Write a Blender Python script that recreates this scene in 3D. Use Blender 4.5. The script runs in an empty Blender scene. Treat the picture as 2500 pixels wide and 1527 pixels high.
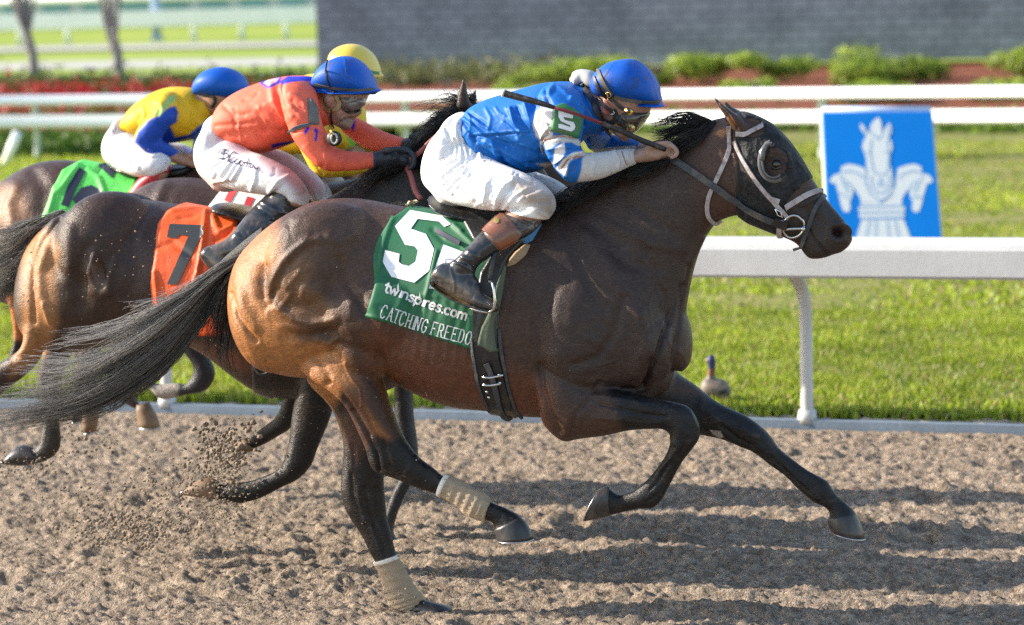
import bpy, bmesh, math, random
import numpy as np
from mathutils import Vector, Matrix
from mathutils.bvhtree import BVHTree
R = math.radians
random.seed(7); rng = np.random.default_rng(7)
sc = bpy.context.scene
COL = sc.collection

# ------------------------------------------------------------------ camera
FPX, CX, CY, K = 7680.0, 1250.0, 763.5, 1.01461
PIT, ROLL, CH = math.atan(883.5/7680.0), 0.03, 2.5
CAM = np.array([0, 0, CH])
FW = np.array([0, math.cos(PIT), -math.sin(PIT)])
r0 = np.array([1., 0, 0]); u0 = np.array([0, math.sin(PIT), math.cos(PIT)])
RT = math.cos(ROLL)*r0 - math.sin(ROLL)*u0
UP = math.sin(ROLL)*r0 + math.cos(ROLL)*u0
cd = bpy.data.cameras.new('camera'); cam = bpy.data.objects.new('camera', cd); COL.objects.link(cam)
cam.matrix_world = Matrix([[RT[i], UP[i], -FW[i], CAM[i]] for i in range(3)] + [[0, 0, 0, 1]])
cd.sensor_width = 36; cd.lens = 36*FPX/2500; cd.clip_start = 0.5; cd.clip_end = 2000
cd.dof.use_dof = True; cd.dof.focus_distance = 11.75; cd.dof.aperture_fstop = 2.7
sc.camera = cam

# ------------------------------------------------------------------ light
SUN_A, SUN_E = R(80), R(26)          # azimuth from +Y toward -X, elevation
sd = Vector((-math.sin(SUN_A)*math.cos(SUN_E), math.cos(SUN_A)*math.cos(SUN_E), math.sin(SUN_E)))
sl = bpy.data.lights.new('sun', 'SUN'); sl.energy = 5.0; sl.angle = R(0.5); sl.color = (1, .90, .75)
so = bpy.data.objects.new('sun', sl); COL.objects.link(so)
so.rotation_euler = sd.to_track_quat('Z', 'Y').to_euler()
w = bpy.data.worlds.new('World'); sc.world = w; w.use_nodes = True
nt = w.node_tree; nt.nodes.clear()
sky = nt.nodes.new('ShaderNodeTexSky'); sky.sky_type = 'NISHITA'; sky.sun_disc = False
sky.sun_elevation = SUN_E; sky.sun_rotation = -SUN_A; sky.air_density = 1.2; sky.dust_density = 1.0
bg = nt.nodes.new('ShaderNodeBackground'); bg.inputs[1].default_value = 0.15
wo = nt.nodes.new('ShaderNodeOutputWorld')
nt.links.new(sky.outputs[0], bg.inputs[0]); nt.links.new(bg.outputs[0], wo.inputs[0])
sc.view_settings.view_transform = 'Standard'; sc.view_settings.look = 'None'
sc.view_settings.exposure = 1.0; sc.view_settings.gamma = 1
sc.cycles.max_bounces = 6; sc.cycles.transparent_max_bounces = 8
try: sc.cycles.use_denoising = False
except Exception: pass

# ------------------------------------------------------------------ geometry of the view (turns measured places into points)
def rays(P):                      # P (n,2) in D units
    P = np.atleast_2d(np.asarray(P, float))*K
    d = FW*FPX + np.outer(P[:, 0]-CX, RT) - np.outer(P[:, 1]-CY, UP)
    return d
def at_z(x, y, z=0.0):
    d = rays((x, y))[0]; t = (z-CH)/d[2]; return CAM + d*t
def at_y(x, y, Y):
    d = rays((x, y))[0]; return CAM + d*(Y/d[1])
def proj(V):
    V = np.asarray(V) - CAM
    zf = V@FW
    return np.stack([(CX + FPX*(V@RT)/zf)/K, (CY - FPX*(V@UP)/zf)/K], 1)
class Plane:
    def __init__(s, org, yaw):
        s.o = np.array(org, float); s.n = np.array([math.sin(yaw), math.cos(yaw), 0.]); s.h = np.array([math.cos(yaw), -math.sin(yaw), 0.])
    def at(s, P, w):
        d = rays(P); w = np.broadcast_to(np.asarray(w, float), (len(d),))
        t = ((s.o-CAM)@s.n + w)/(d@s.n)
        return CAM + d*t[:, None]
YAW = R(16)
G0 = at_z(1040, 1468); _p = Plane(G0, YAW)
PM = Plane(G0 - _p.n*0.12, YAW)
def plane(off): return Plane(PM.o + PM.n*off, YAW)

def crop(x0, y0, s):              # places measured in an enlarged view; 2/3 numbers = point(+w), 5 or more = station
    def f(*L):
        out = []
        for p in L:
            q = list(p); n = 2 if len(p) < 4 else 4
            for i in range(0, n, 2): q[i] = (x0 + q[i]/s)/K; q[i+1] = (y0 + q[i+1]/s)/K
            out.append(tuple(q))
        return out
    return f
ZA = crop(0, 0, 3.01); ZB = crop(0, 300, 2.509); ZC = crop(850, 450, 2.315); Z2 = crop(500, 450, 2.315)
Z3 = crop(1680, 220, 3.421); Z4 = crop(1300, 900, 2.8988); Z5 = crop(400, 900, 2.4); Z6 = crop(0, 480, 2.28)
Z7 = crop(0, 900, 3.7625); ZR = crop(1000, 100, 3.01); ZH = crop(1350, 120, 5.79); ZS = crop(440, 100, 2.894); ZW = crop(1900, 240, 3.27)
ZX = crop(1600, 850, 7.527)

# ------------------------------------------------------------------ small numpy mesh kit
def mesh_obj(name, V, F, mat=None, parent=None, smooth=True):
    me = bpy.data.meshes.new(name)
    V = np.asarray(V, np.float32)
    if isinstance(F, np.ndarray):
        k = F.shape[1]; me.vertices.add(len(V)); me.vertices.foreach_set('co', V.ravel())
        me.loops.add(F.size); me.loops.foreach_set('vertex_index', F.astype(np.int32).ravel())
        me.polygons.add(len(F)); me.polygons.foreach_set('loop_start', np.arange(0, F.size, k, dtype=np.int32))
        me.update(calc_edges=True); me.validate()
    else:
        me.from_pydata([tuple(map(float, v)) for v in V], [], [tuple(int(i) for i in f) for f in F]); me.update()
    if smooth and len(me.polygons): me.polygons.foreach_set('use_smooth', [True]*len(me.polygons))
    o = bpy.data.objects.new(name, me); COL.objects.link(o)
    if mat: me.materials.append(mat)
    if parent: setp(o, parent)
    return o
def setp(o, parent):
    o.parent = parent; o.matrix_parent_inverse = parent.matrix_basis.inverted() if parent.parent is None else (parent.parent.matrix_basis @ parent.matrix_parent_inverse @ parent.matrix_basis).inverted()
def empty(name, loc):
    o = bpy.data.objects.new(name, None); o.location = tuple(map(float, loc)); o.empty_display_size = .2; COL.objects.link(o); return o
def tag(o, label=None, cat=None, group=None, kind=None):
    if label: o['label'] = label
    if cat: o['category'] = cat
    if group: o['group'] = group
    if kind: o['kind'] = kind
    return o
def arr(o):
    me = o.data; V = np.empty(len(me.vertices)*3, np.float32); me.vertices.foreach_get('co', V); return V.reshape(-1, 3).astype(float)
def put(o, V):
    o.data.vertices.foreach_set('co', np.asarray(V, np.float32).ravel()); o.data.update()
def edges(o):
    E = np.empty(len(o.data.edges)*2, np.int32); o.data.edges.foreach_get('vertices', E); return E.reshape(-1, 2)
def normals(o):
    N = np.empty(len(o.data.vertices)*3, np.float32); o.data.vertices.foreach_get('normal', N); return N.reshape(-1, 3).astype(float)
def polys(o):
    n = len(o.data.polygons); st = np.empty(n, np.int32); ct = np.empty(n, np.int32)
    o.data.polygons.foreach_get('loop_start', st); o.data.polygons.foreach_get('loop_total', ct)
    L = np.empty(len(o.data.loops), np.int32); o.data.loops.foreach_get('vertex_index', L)
    return st, ct, L
def lap(V, E, it, lam=.5, mu=None, mask=None):
    n = len(V); deg = np.bincount(E.ravel(), minlength=n).astype(float)[:, None]; deg[deg == 0] = 1
    for k in range(it):
        S = np.zeros_like(V)
        for a in range(3):
            S[:, a] = np.bincount(E[:, 0], V[E[:, 1], a], n) + np.bincount(E[:, 1], V[E[:, 0], a], n)
        l = lam if (mu is None or k % 2 == 0) else mu
        dV = l*(S/deg - V)
        V = V + (dV if mask is None else dV*mask[:, None])
    return V
def crom(S, m):
    S = np.asarray(S, float); n = len(S); P = np.vstack([2*S[0]-S[1], S, 2*S[-1]-S[-2]]); out = []
    for i in range(n-1):
        p0, p1, p2, p3 = P[i:i+4]
        for j in range(m):
            t = j/m
            out.append(.5*((2*p1)+(-p0+p2)*t+(2*p0-5*p1+4*p2-p3)*t*t+(-p0+3*p1-3*p2+p3)*t**3))
    out.append(S[-1]); return np.array(out)
def loft(pl, S, m=5, n=28, e=1.0, flat=(False, False), shrink=1.0, w=0.0, k=0.0):
    """stations (x1,y1,x2,y2,half_width[,w[,egg]]) -> closed tube"""
    T = [list(s) + [w]*(len(s) < 6) + [k]*(len(s) < 7) for s in S]
    T = crom(T, m); T[:, 4] = np.maximum(T[:, 4], .003)
    A = pl.at(T[:, :2], T[:, 5]); B = pl.at(T[:, 2:4], T[:, 5])
    C = (A+B)/2; a = (A-B)/2*shrink; hw = T[:, 4]*shrink
    rings = []
    th = np.linspace(0, 2*np.pi, n, endpoint=False); c = np.cos(th); s_ = np.sin(th)
    sp = lambda v: np.sign(v)*np.abs(v)**e
    def ring(Ci, ai, hi, ki, f=1.0): return Ci + np.outer(sp(c)*f, ai) + np.outer(hi*f*(1-ki*c)*sp(s_), pl.n)
    def cap(i, j):
        ax = C[i]-C[j]; ax /= (np.linalg.norm(ax)+1e-9)
        r = min(np.linalg.norm(a[i]), hw[i])*.8
        return [ring(C[i]+ax*r*math.sin(p), a[i], hw[i], T[i, 6], math.cos(p)) for p in (R(30), R(55), R(75))], C[i]+ax*r
    h0, t0 = ([], C[0]) if flat[0] else cap(0, 1)
    h1, t1 = ([], C[-1]) if flat[1] else cap(-1, -2)
    rings = h0[::-1] + [ring(C[i], a[i], hw[i], T[i, 6]) for i in range(len(C))] + h1
    V = np.vstack(rings + [t0[None], t1[None]]); nr = len(rings); F = []
    for i in range(nr-1):
        for j in range(n):
            j2 = (j+1) % n; F.append((i*n+j, i*n+j2, (i+1)*n+j2, (i+1)*n+j))
    q0, q1 = nr*n, nr*n+1
    for j in range(n):
        j2 = (j+1) % n; F.append((j2, j, q0)); F.append(((nr-1)*n+j, (nr-1)*n+j2, q1))
    return V, F
def tube3(P, rad, n=10, m=4, flat_n=None, fl=1.0):
    """tube through 3D points; flat_n/fl flattens it along a direction"""
    P = np.asarray(P, float); rad = np.broadcast_to(np.asarray(rad, float), (len(P),))
    Q = crom(np.hstack([P, rad[:, None]]), m) if len(P) > 2 or m > 1 else np.hstack([P, rad[:, None]])
    X = Q[:, :3]; r = np.maximum(Q[:, 3], 5e-4); V = []; prev = None
    for i in range(len(X)):
        t = X[min(i+1, len(X)-1)]-X[max(i-1, 0)]; t = t/(np.linalg.norm(t)+1e-9)
        if flat_n is not None:
            u = flat_n - t*(flat_n@t)
        else:
            u = prev - t*(prev@t) if prev is not None else np.cross(t, [0.13, .2, .97])
        u = u/(np.linalg.norm(u)+1e-9); prev = u; v = np.cross(t, u)
        for j in range(n):
            th = 2*math.pi*j/n; V.append(X[i] + r[i]*(math.cos(th)*u*fl + math.sin(th)*v))
    nr = len(X); V += [X[0], X[-1]]; F = []
    for i in range(nr-1):
        for j in range(n):
            j2 = (j+1) % n; F.append((i*n+j, i*n+j2, (i+1)*n+j2, (i+1)*n+j))
    for j in range(n):
        j2 = (j+1) % n; F.append((j2, j, nr*n)); F.append(((nr-1)*n+j, (nr-1)*n+j2, nr*n+1))
    return np.array(V), F
def tubepx(pl, P, rad, **k):      # points (x,y,w)
    P = np.asarray(P, float); return tube3(pl.at(P[:, :2], P[:, 2]), rad, **k)
def join(parts):
    V, F, o = [], [], 0
    for v, f in parts:
        V.append(v); F += [tuple(i+o for i in q) for q in f]; o += len(v)
    return np.vstack(V), F
def ellips(c, r, n=16, m=10, rot=None):
    V, F = [], []
    for i in range(1, m):
        p = math.pi*i/m
        for j in range(n):
            t = 2*math.pi*j/n; V.append((r[0]*math.sin(p)*math.cos(t), r[1]*math.sin(p)*math.sin(t), r[2]*math.cos(p)))
    V += [(0, 0, r[2]), (0, 0, -r[2])]; V = np.array(V)
    if rot is not None: V = V@np.array(rot).T
    for i in range(m-2):
        for j in range(n):
            j2 = (j+1) % n; F.append((i*n+j, (i+1)*n+j, (i+1)*n+j2, i*n+j2))
    a, b = (m-1)*n, (m-1)*n+1
    for j in range(n):
        j2 = (j+1) % n; F.append((a, j, j2)); F.append(((m-2)*n+j2, (m-2)*n+j, b))
    return V+np.asarray(c), F
def box(c, s, ax=None):
    ax = np.eye(3) if ax is None else np.asarray(ax)
    V = np.array([[x, y, z] for x in (-1, 1) for y in (-1, 1) for z in (-1, 1)])*np.asarray(s)/2
    return V@ax + np.asarray(c), [(0, 1, 3, 2), (4, 6, 7, 5), (0, 4, 5, 1), (2, 3, 7, 6), (0, 2, 6, 4), (1, 5, 7, 3)]
def skin(name, parts, voxel, it, mat, parent=None, taubin=False):
    """union of closed shapes into ONE continuous surface, then relaxed"""
    V, F = join(parts); o = mesh_obj(name, V, F)
    md = o.modifiers.new('r', 'REMESH'); md.mode = 'VOXEL'; md.voxel_size = voxel; md.adaptivity = 0
    dg = bpy.context.evaluated_depsgraph_get(); me = bpy.data.meshes.new_from_object(o.evaluated_get(dg))
    old = o.data; o.modifiers.clear(); o.data = me; me.name = name; bpy.data.meshes.remove(old)
    put(o, lap(arr(o), edges(o), it, .5, -.52 if taubin else None))
    me.polygons.foreach_set('use_smooth', [True]*len(me.polygons))
    me.materials.clear(); me.materials.append(mat)
    if parent: setp(o, parent)
    return o
def seg_dist(P, L):
    L = np.asarray(L, float); d = np.full(len(P), 1e9)
    for a, b in zip(L[:-1], L[1:]):
        ab = b-a; t = np.clip(((P-a)@ab)/(ab@ab+1e-9), 0, 1); q = P-a-np.outer(t, ab)
        d = np.minimum(d, np.hypot(q[:, 0], q[:, 1]))
    return d
def inside(P, L):
    L = np.asarray(L, float); r = np.zeros(len(P), bool); j = len(L)-1
    for i in range(len(L)):
        xi, yi = L[i]; xj, yj = L[j]
        c = ((yi > P[:, 1]) != (yj > P[:, 1])) & (P[:, 0] < (xj-xi)*(P[:, 1]-yi)/((yj-yi) if abs(yj-yi) > 1e-9 else 1e-9)+xi)
        r ^= c; j = i
    return r
def sdf(P, L):                    # positive inside
    d = seg_dist(P, list(L)+[L[0]]); return np.where(inside(P, L), d, -d)
def facing(o, V, N):
    d = V-CAM; d /= np.linalg.norm(d, axis=1)[:, None]; return np.clip(-(d*N).sum(1)*2.2, 0, 1)
def sculpt(o, strokes, both=False):
    """strokes: (polyline, width_px, height_m) raise or sink the surface"""
    V = arr(o); N = normals(o); P = proj(V); f = np.ones(len(V)) if both else facing(o, V, N)
    d = np.zeros(len(V)); lo = P.min(0); hi = P.max(0)
    for L, wd, h in strokes:
        if len(L) == 1: L = [L[0], (L[0][0]+.1, L[0][1])]
        L = np.asarray(L, float)
        m = (P[:, 0] > L[:, 0].min()-3*wd) & (P[:, 0] < L[:, 0].max()+3*wd) & (P[:, 1] > L[:, 1].min()-3*wd) & (P[:, 1] < L[:, 1].max()+3*wd)
        if m.any(): d[m] += h*np.exp(-(seg_dist(P[m], L)/wd)**2)
    put(o, V + N*(d*f)[:, None])
def hashn(ix, iy, s):
    h = (ix.astype(np.int64)*374761393 + iy.astype(np.int64)*668265263 + s*982451653) & 0x7fffffff
    h = ((h ^ (h >> 13))*1274126177) & 0x7fffffff
    return ((h ^ (h >> 16)) & 0xffff)/65535.0
def vnoise(x, y, s=0):
    ix = np.floor(x); iy = np.floor(y); fx = x-ix; fy = y-iy; fx = fx*fx*(3-2*fx); fy = fy*fy*(3-2*fy)
    a = hashn(ix, iy, s); b = hashn(ix+1, iy, s); c = hashn(ix, iy+1, s); d = hashn(ix+1, iy+1, s)
    return (a*(1-fx)+b*fx)*(1-fy)+(c*(1-fx)+d*fx)*fy
def paint(o, base, layers, noise=0.0, nsc=9.0):
    """real colour pattern of the thing: layers (polygon, colour, softness px[, strength][, 'near'])"""
    V = arr(o); P = proj(V); C = np.tile(np.array(base, float), (len(V), 1)); N = normals(o)
    fc = (-(V-CAM)*N).sum(1) > 0
    for ly in layers:
        L, col, soft = ly[0], ly[1], ly[2]; st = ly[3] if len(ly) > 3 else 1.0
        a = np.clip(sdf(P, L)/soft*.5+.5, 0, 1); a = a*a*(3-2*a)*st
        if len(ly) > 4: a = a*fc
        C = C*(1-a[:, None]) + np.array(col)*a[:, None]
    if noise:
        q = (vnoise(P[:, 0]/nsc, P[:, 1]/nsc, 3)+vnoise(P[:, 0]/nsc*2.3, P[:, 1]/nsc*2.3, 4))-1
        C *= (1+noise*q)[:, None]
    at = o.data.color_attributes.new('Col', 'FLOAT_COLOR', 'POINT')
    at.data.foreach_set('color', np.hstack([np.clip(C, 0, 1), np.ones((len(C), 1))]).astype(np.float32).ravel())
def overlay(name, src, poly, off, mat, parent=None, holes=(), dip=.004, grow=14, near=False, k=1/640., sm=2):
    """a layer of cloth or leather lying on src inside the outline; its rim dips under the surface"""
    V = arr(src); N = normals(src); P = proj(V); s = sdf(P, poly)
    for h in holes: s = np.minimum(s, -sdf(P, h))
    keep = s > -grow
    if near:
        keep &= ((-(V-CAM)*N).sum(1) > -.15*np.linalg.norm(V-CAM, axis=1))
    N = lap(N, edges(src), sm); N /= np.linalg.norm(N, axis=1)[:, None]+1e-9
    d = np.clip(s*k*1.3, -dip, off)
    V2 = V + N*d[:, None]
    st, ct, L = polys(src); ok = np.minimum.reduceat(keep[L].astype(int), st) > 0
    idx = -np.ones(len(V), int); F = []
    Lq = [L[a:a+c] for a, c in zip(st[ok], ct[ok])]
    if not Lq: return None
    used = np.unique(np.concatenate(Lq)); idx[used] = np.arange(len(used))
    F = [tuple(idx[q]) for q in Lq]
    return mesh_obj(name, V2[used], F, mat, parent)
_bv = {}
def bvh(o):
    if o.name not in _bv:
        st, ct, L = polys(o); V = arr(o)
        _bv[o.name] = BVHTree.FromPolygons([Vector(v) for v in V], [tuple(L[a:a+c]) for a, c in zip(st, ct)])
    return _bv[o.name]
def drape(P, srcs, off=.002, fallback=None):
    """lay places on the nearest visible surface of srcs"""
    out = []; last = fallback; org = Vector(CAM)
    for d in rays(P):
        d = Vector(d).normalized(); best = None
        for s in srcs:
            h = bvh(s).ray_cast(org, d)
            if h[0] is not None and (best is None or h[3] < best[3]): best = h
        if best is not None and (last is None or abs(best[3]-last) < .5):
            n = best[1] if best[1].dot(d) < 0 else -best[1]
            out.append(np.array(best[0]+n*off)); last = best[3]
        else: out.append(np.array(org+d*((last if last else 11.8)-off)))
    return np.array(out)
def dense(L, step=6):
    L = np.asarray(L, float); out = [L[0]]
    for a, b in zip(L[:-1], L[1:]):
        n = max(1, int(np.hypot(*(b[:2]-a[:2]))/step))
        for i in range(1, n+1): out.append(a+(b-a)*i/n)
    return np.array(out)
def strap(name, L, half, srcs, mat, parent, off=.004, thick=.003, step=5, smoothit=6, curve=True):
    """flat strap laid along a line on the surfaces; half width in px"""
    L = np.asarray(L, float)
    if curve and len(L) > 2: L = crom(L, 6)
    L = dense(L, step); T = np.gradient(L, axis=0); T /= np.linalg.norm(T, axis=1)[:, None]+1e-9
    Nn = np.stack([-T[:, 1], T[:, 0]], 1)
    C = drape(L, srcs, off)
    for k in range(smoothit): C[1:-1] = C[1:-1]*.5+(C[:-2]+C[2:])*.25
    A = drape(L+Nn*half, srcs, off); B = drape(L-Nn*half, srcs, off)
    for q in (A, B):
        dv = np.linalg.norm(q-C, axis=1); bad = dv > half*K/640*1.8
        q[bad] = 0
    wdir = np.where((A.sum(1) != 0)[:, None], A-C, 0) + np.where((B.sum(1) != 0)[:, None], C-B, 0)
    side = np.array([np.cross(C[min(i+1, len(C)-1)]-C[max(i-1, 0)], CAM-C[i]) for i in range(len(C))]); side /= np.linalg.norm(side, axis=1)[:, None]+1e-9
    ln = np.linalg.norm(wdir, axis=1)[:, None]; good = ln > 1e-6
    wd = np.where(good, wdir/np.maximum(ln, 1e-9), side); sgn = np.sign((wd*side).sum(1))[:, None]; sgn[sgn == 0] = 1; wd = wd*sgn
    for k in range(4): wd[1:-1] = wd[1:-1]*.5+(wd[:-2]+wd[2:])*.25
    wd /= np.linalg.norm(wd, axis=1)[:, None]; hw = half*K/640
    V, F = [], []
    for i in range(len(C)):
        t = C[min(i+1, len(C)-1)]-C[max(i-1, 0)]; nn = np.cross(wd[i], t); nn /= np.linalg.norm(nn)+1e-9
        if nn@(CAM-C[i]) < 0: nn = -nn
        for a, b in ((-1, 0), (-.9, 1), (.9, 1), (1, 0), (.9, -1), (-.9, -1)): V.append(C[i]+wd[i]*hw*a+nn*thick*b)
    for i in range(len(C)-1):
        for j in range(6): F.append((i*6+j, i*6+(j+1) % 6, (i+1)*6+(j+1) % 6, (i+1)*6+j))
    F += [tuple(range(6)), tuple((len(C)-1)*6+j for j in range(5, -1, -1))]
    return mesh_obj(name, np.array(V), F, mat, parent, smooth=False)
def decal(name, polysD, srcs, mat, parent, off=.003, cell=5.0):
    """flat lettering cut from thin sheet, laid on a surface"""
    bm = bmesh.new()
    for L in polysD:
        if len(L) < 3: continue
        vs = [bm.verts.new((x, y, 0)) for x, y in L]
        try: f = bm.faces.new(vs)
        except ValueError: continue
        f.normal_update()
    bmesh.ops.triangulate(bm, faces=bm.faces[:])
    for _ in range(4):
        es = [e for e in bm.edges if e.calc_length() > cell]
        if not es: break
        bmesh.ops.subdivide_edges(bm, edges=es, cuts=1, use_grid_fill=False); bmesh.ops.triangulate(bm, faces=bm.faces[:])
    P = np.array([(v.co.x, v.co.y) for v in bm.verts]); V = drape(P, srcs, off)
    F = [tuple(v.index for v in f.verts) for f in bm.faces]; bm.verts.index_update(); F = [tuple(v.index for v in f.verts) for f in bm.faces]
    bm.free(); return mesh_obj(name, V, F, mat, parent, smooth=True)
def stroke_poly(L, w):            # thick polyline -> list of quads
    out = []
    for a, b in zip(L[:-1], L[1:]):
        a = np.array(a, float); b = np.array(b, float); t = b-a; l = np.hypot(*t)
        if l < 1e-6: continue
        t /= l; n = np.array([-t[1], t[0]])*w/2; a = a-t*w*.2; b = b+t*w*.2
        out.append([tuple(a+n), tuple(b+n), tuple(b-n), tuple(a-n)])
    return out

# ------------------------------------------------------------------ materials
def M(name, col=(.5, .5, .5), rough=.6, attr=False, var=0., vscale=8., vcol=None, bump=0., bscale=60., bdist=.01, spec=.5, metal=0., sheen=0.,
      stretch=(1, 1, 1), trans=0., coat=0., dirt=None, detail=6, bump2=None, spots=None, fine=None):
    m = bpy.data.materials.new(name); m.use_nodes = True; t = m.node_tree; N = t.nodes; Lk = t.links
    b = N['Principled BSDF']; b.inputs['Roughness'].default_value = rough; b.inputs['Metallic'].default_value = metal
    b.inputs['Specular IOR Level'].default_value = spec; b.inputs['Sheen Weight'].default_value = sheen; b.inputs['Sheen Roughness'].default_value = .4
    b.inputs['Coat Weight'].default_value = coat; b.inputs['Coat Roughness'].default_value = .1
    tc = N.new('ShaderNodeTexCoord'); mp = N.new('ShaderNodeMapping'); mp.inputs['Scale'].default_value = stretch
    Lk.new(tc.outputs['Object'], mp.inputs[0])
    if attr:
        ca = N.new('ShaderNodeVertexColor'); ca.layer_name = 'Col'; cs = ca.outputs[0]
    else:
        cr = N.new('ShaderNodeRGB'); cr.outputs[0].default_value = (*col, 1); cs = cr.outputs[0]
    def nz(scale, det=detail, r=.6):
        n = N.new('ShaderNodeTexNoise'); n.inputs['Scale'].default_value = scale; n.inputs['Detail'].default_value = det; n.inputs['Roughness'].default_value = r
        Lk.new(mp.outputs[0], n.inputs['Vector']); return n.outputs['Fac']
    if var or vcol:
        f = nz(vscale); mr = N.new('ShaderNodeMapRange'); mr.inputs['From Min'].default_value = .35; mr.inputs['From Max'].default_value = .65; Lk.new(f, mr.inputs[0])
        mx = N.new('ShaderNodeMix'); mx.data_type = 'RGBA'; Lk.new(mr.outputs[0], mx.inputs['Factor'])
        if vcol: Lk.new(cs, mx.inputs['A']); mx.inputs['B'].default_value = (*vcol, 1)
        else:
            h1 = N.new('ShaderNodeHueSaturation'); h1.inputs['Value'].default_value = 1-var; h2 = N.new('ShaderNodeHueSaturation'); h2.inputs['Value'].default_value = 1+var
            Lk.new(cs, h1.inputs['Color']); Lk.new(cs, h2.inputs['Color']); Lk.new(h1.outputs[0], mx.inputs['A']); Lk.new(h2.outputs[0], mx.inputs['B'])
        cs = mx.outputs['Result']
    if fine:                       # short hair, crumbs: small light and dark flecks
        f = nz(fine[0], 2, .7); mr = N.new('ShaderNodeMapRange'); mr.inputs['From Min'].default_value = .3; mr.inputs['From Max'].default_value = .7; mr.inputs['To Min'].default_value = 1-fine[1]; mr.inputs['To Max'].default_value = 1+fine[1]*1.5
        Lk.new(f, mr.inputs[0]); hv = N.new('ShaderNodeHueSaturation'); Lk.new(mr.outputs[0], hv.inputs['Value']); Lk.new(cs, hv.inputs['Color']); cs = hv.outputs[0]
    if dirt:                       # (colour, scale, lo, hi, amount)
        f = nz(dirt[1], 8, .7); mr = N.new('ShaderNodeMapRange'); mr.inputs['From Min'].default_value = dirt[2]; mr.inputs['From Max'].default_value = dirt[3]; mr.inputs['To Max'].default_value = dirt[4]
        Lk.new(f, mr.inputs[0]); mx = N.new('ShaderNodeMix'); mx.data_type = 'RGBA'; Lk.new(mr.outputs[0], mx.inputs['Factor']); Lk.new(cs, mx.inputs['A']); mx.inputs['B'].default_value = (*dirt[0], 1)
        cs = mx.outputs['Result']
    if spots:                      # small splashes (colour, scale, threshold, amount)
        f = nz(spots[1], 3, .55); f2 = nz(spots[1]*.13, 3); md = N.new('ShaderNodeMath'); md.operation = 'ADD'; Lk.new(f, md.inputs[0]); Lk.new(f2, md.inputs[1])
        mr = N.new('ShaderNodeMapRange'); mr.inputs['From Min'].default_value = spots[2]; mr.inputs['From Max'].default_value = spots[2]+.03; mr.inputs['To Max'].default_value = spots[3]; Lk.new(md.outputs[0], mr.inputs[0])
        mx = N.new('ShaderNodeMix'); mx.data_type = 'RGBA'; Lk.new(mr.outputs[0], mx.inputs['Factor']); Lk.new(cs, mx.inputs['A']); mx.inputs['B'].default_value = (*spots[0], 1); cs = mx.outputs['Result']
    Lk.new(cs, b.inputs['Base Color'])
    if bump:
        f = nz(bscale, 5); bp = N.new('ShaderNodeBump'); bp.inputs['Strength'].default_value = bump; bp.inputs['Distance'].default_value = bdist
        Lk.new(f, bp.inputs['Height']); last = bp
        if bump2:
            n2 = N.new('ShaderNodeTexNoise'); n2.inputs['Scale'].default_value = bump2[0]; n2.inputs['Detail'].default_value = 3; Lk.new(tc.outputs['Object'], n2.inputs['Vector'])
            b2 = N.new('ShaderNodeBump'); b2.inputs['Strength'].default_value = bump2[1]; b2.inputs['Distance'].default_value = bump2[2]
            Lk.new(n2.outputs['Fac'], b2.inputs['Height']); Lk.new(bp.outputs[0], b2.inputs['Normal']); last = b2
        Lk.new(last.outputs[0], b.inputs['Normal'])
    if trans:
        tr = N.new('ShaderNodeBsdfTranslucent'); ms = N.new('ShaderNodeMixShader'); ms.inputs[0].default_value = trans; Lk.new(cs, tr.inputs[0])
        Lk.new(b.outputs[0], ms.inputs[1]); Lk.new(tr.outputs[0], ms.inputs[2]); Lk.new(ms.outputs[0], N['Material Output'].inputs[0])
    return m

# ================================================================== setting
mWhite = M('white_paint', (.56, .56, .56), .5, var=.06, vscale=3, bump=.1, bscale=30, dirt=((.35, .3, .24), 2.2, .55, .75, .45))
mWhite2 = M('white_plastic', (.9, .9, .9), .35, var=.04, vscale=2)
mPost = M('post_paint', (.5, .56, .5), .5, var=.06)
mDirt = M('track_dirt', (.33, .26, .2), .95, var=.34, vscale=14, vcol=None, bump=1., bscale=110, bdist=.02, spec=.15, fine=(95, .3), dirt=((.13, .09, .062), 38, .5, .66, .8), bump2=(45, .5, .02))
mCurb = M('kerb_board', (.17, .22, .29), .7, var=.12, vscale=5, bump=.2, bscale=40)
mSand = M('kerb_sand', (.42, .34, .25), .95, var=.2, vscale=8, bump=.8, bscale=90, spec=.1)
mTurf = M('turf', (.14, .17, .03), .9, vcol=(.26, .23, .09), vscale=2.2, bump=.6, bscale=60, spec=.15)
mTurfF = M('turf_far', (.22, .31, .05), .95, vcol=(.33, .38, .09), vscale=.12, spec=.1)
mPath = M('path_concrete', (.42, .4, .38), .85, var=.08, vscale=.5)
mMulch = M('mulch', (.16, .055, .035), .95, vcol=(.26, .1, .06), vscale=6, bump=1, bscale=30, bdist=.03, spec=.1)

CD = np.array([math.cos(R(20.6)), -math.sin(R(20.6)), 0.]); CN = np.array([-math.sin(R(20.6)), -math.cos(R(20.6)), 0.])   # along the rail, toward the track
CO = at_z(1943, 1026)
def rp(s_, t_, z=0.): return CO + CD*s_ + CN*t_ + np.array([0, 0, z])
def grid(name, sx, tx, zf, mat, label=None, kind='structure'):
    S, T = np.meshgrid(sx, tx, indexing='ij'); Z = zf(S, T) if callable(zf) else np.full(S.shape, float(zf))
    V = CO[None]*1.0 + S.ravel()[:, None]*CD + T.ravel()[:, None]*CN; V[:, 2] = Z.ravel()
    a, b = S.shape; I = np.arange(a*b).reshape(a, b)
    F = np.stack([I[:-1, :-1].ravel(), I[:-1, 1:].ravel(), I[1:, 1:].ravel(), I[1:, :-1].ravel()], 1)
    o = mesh_obj(name, V, F, mat); return tag(o, kind=kind)
# base ground to the horizon
grid('ground', np.linspace(-500, 500, 11), np.linspace(-700, 300, 11), -.05, mTurfF)
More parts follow.
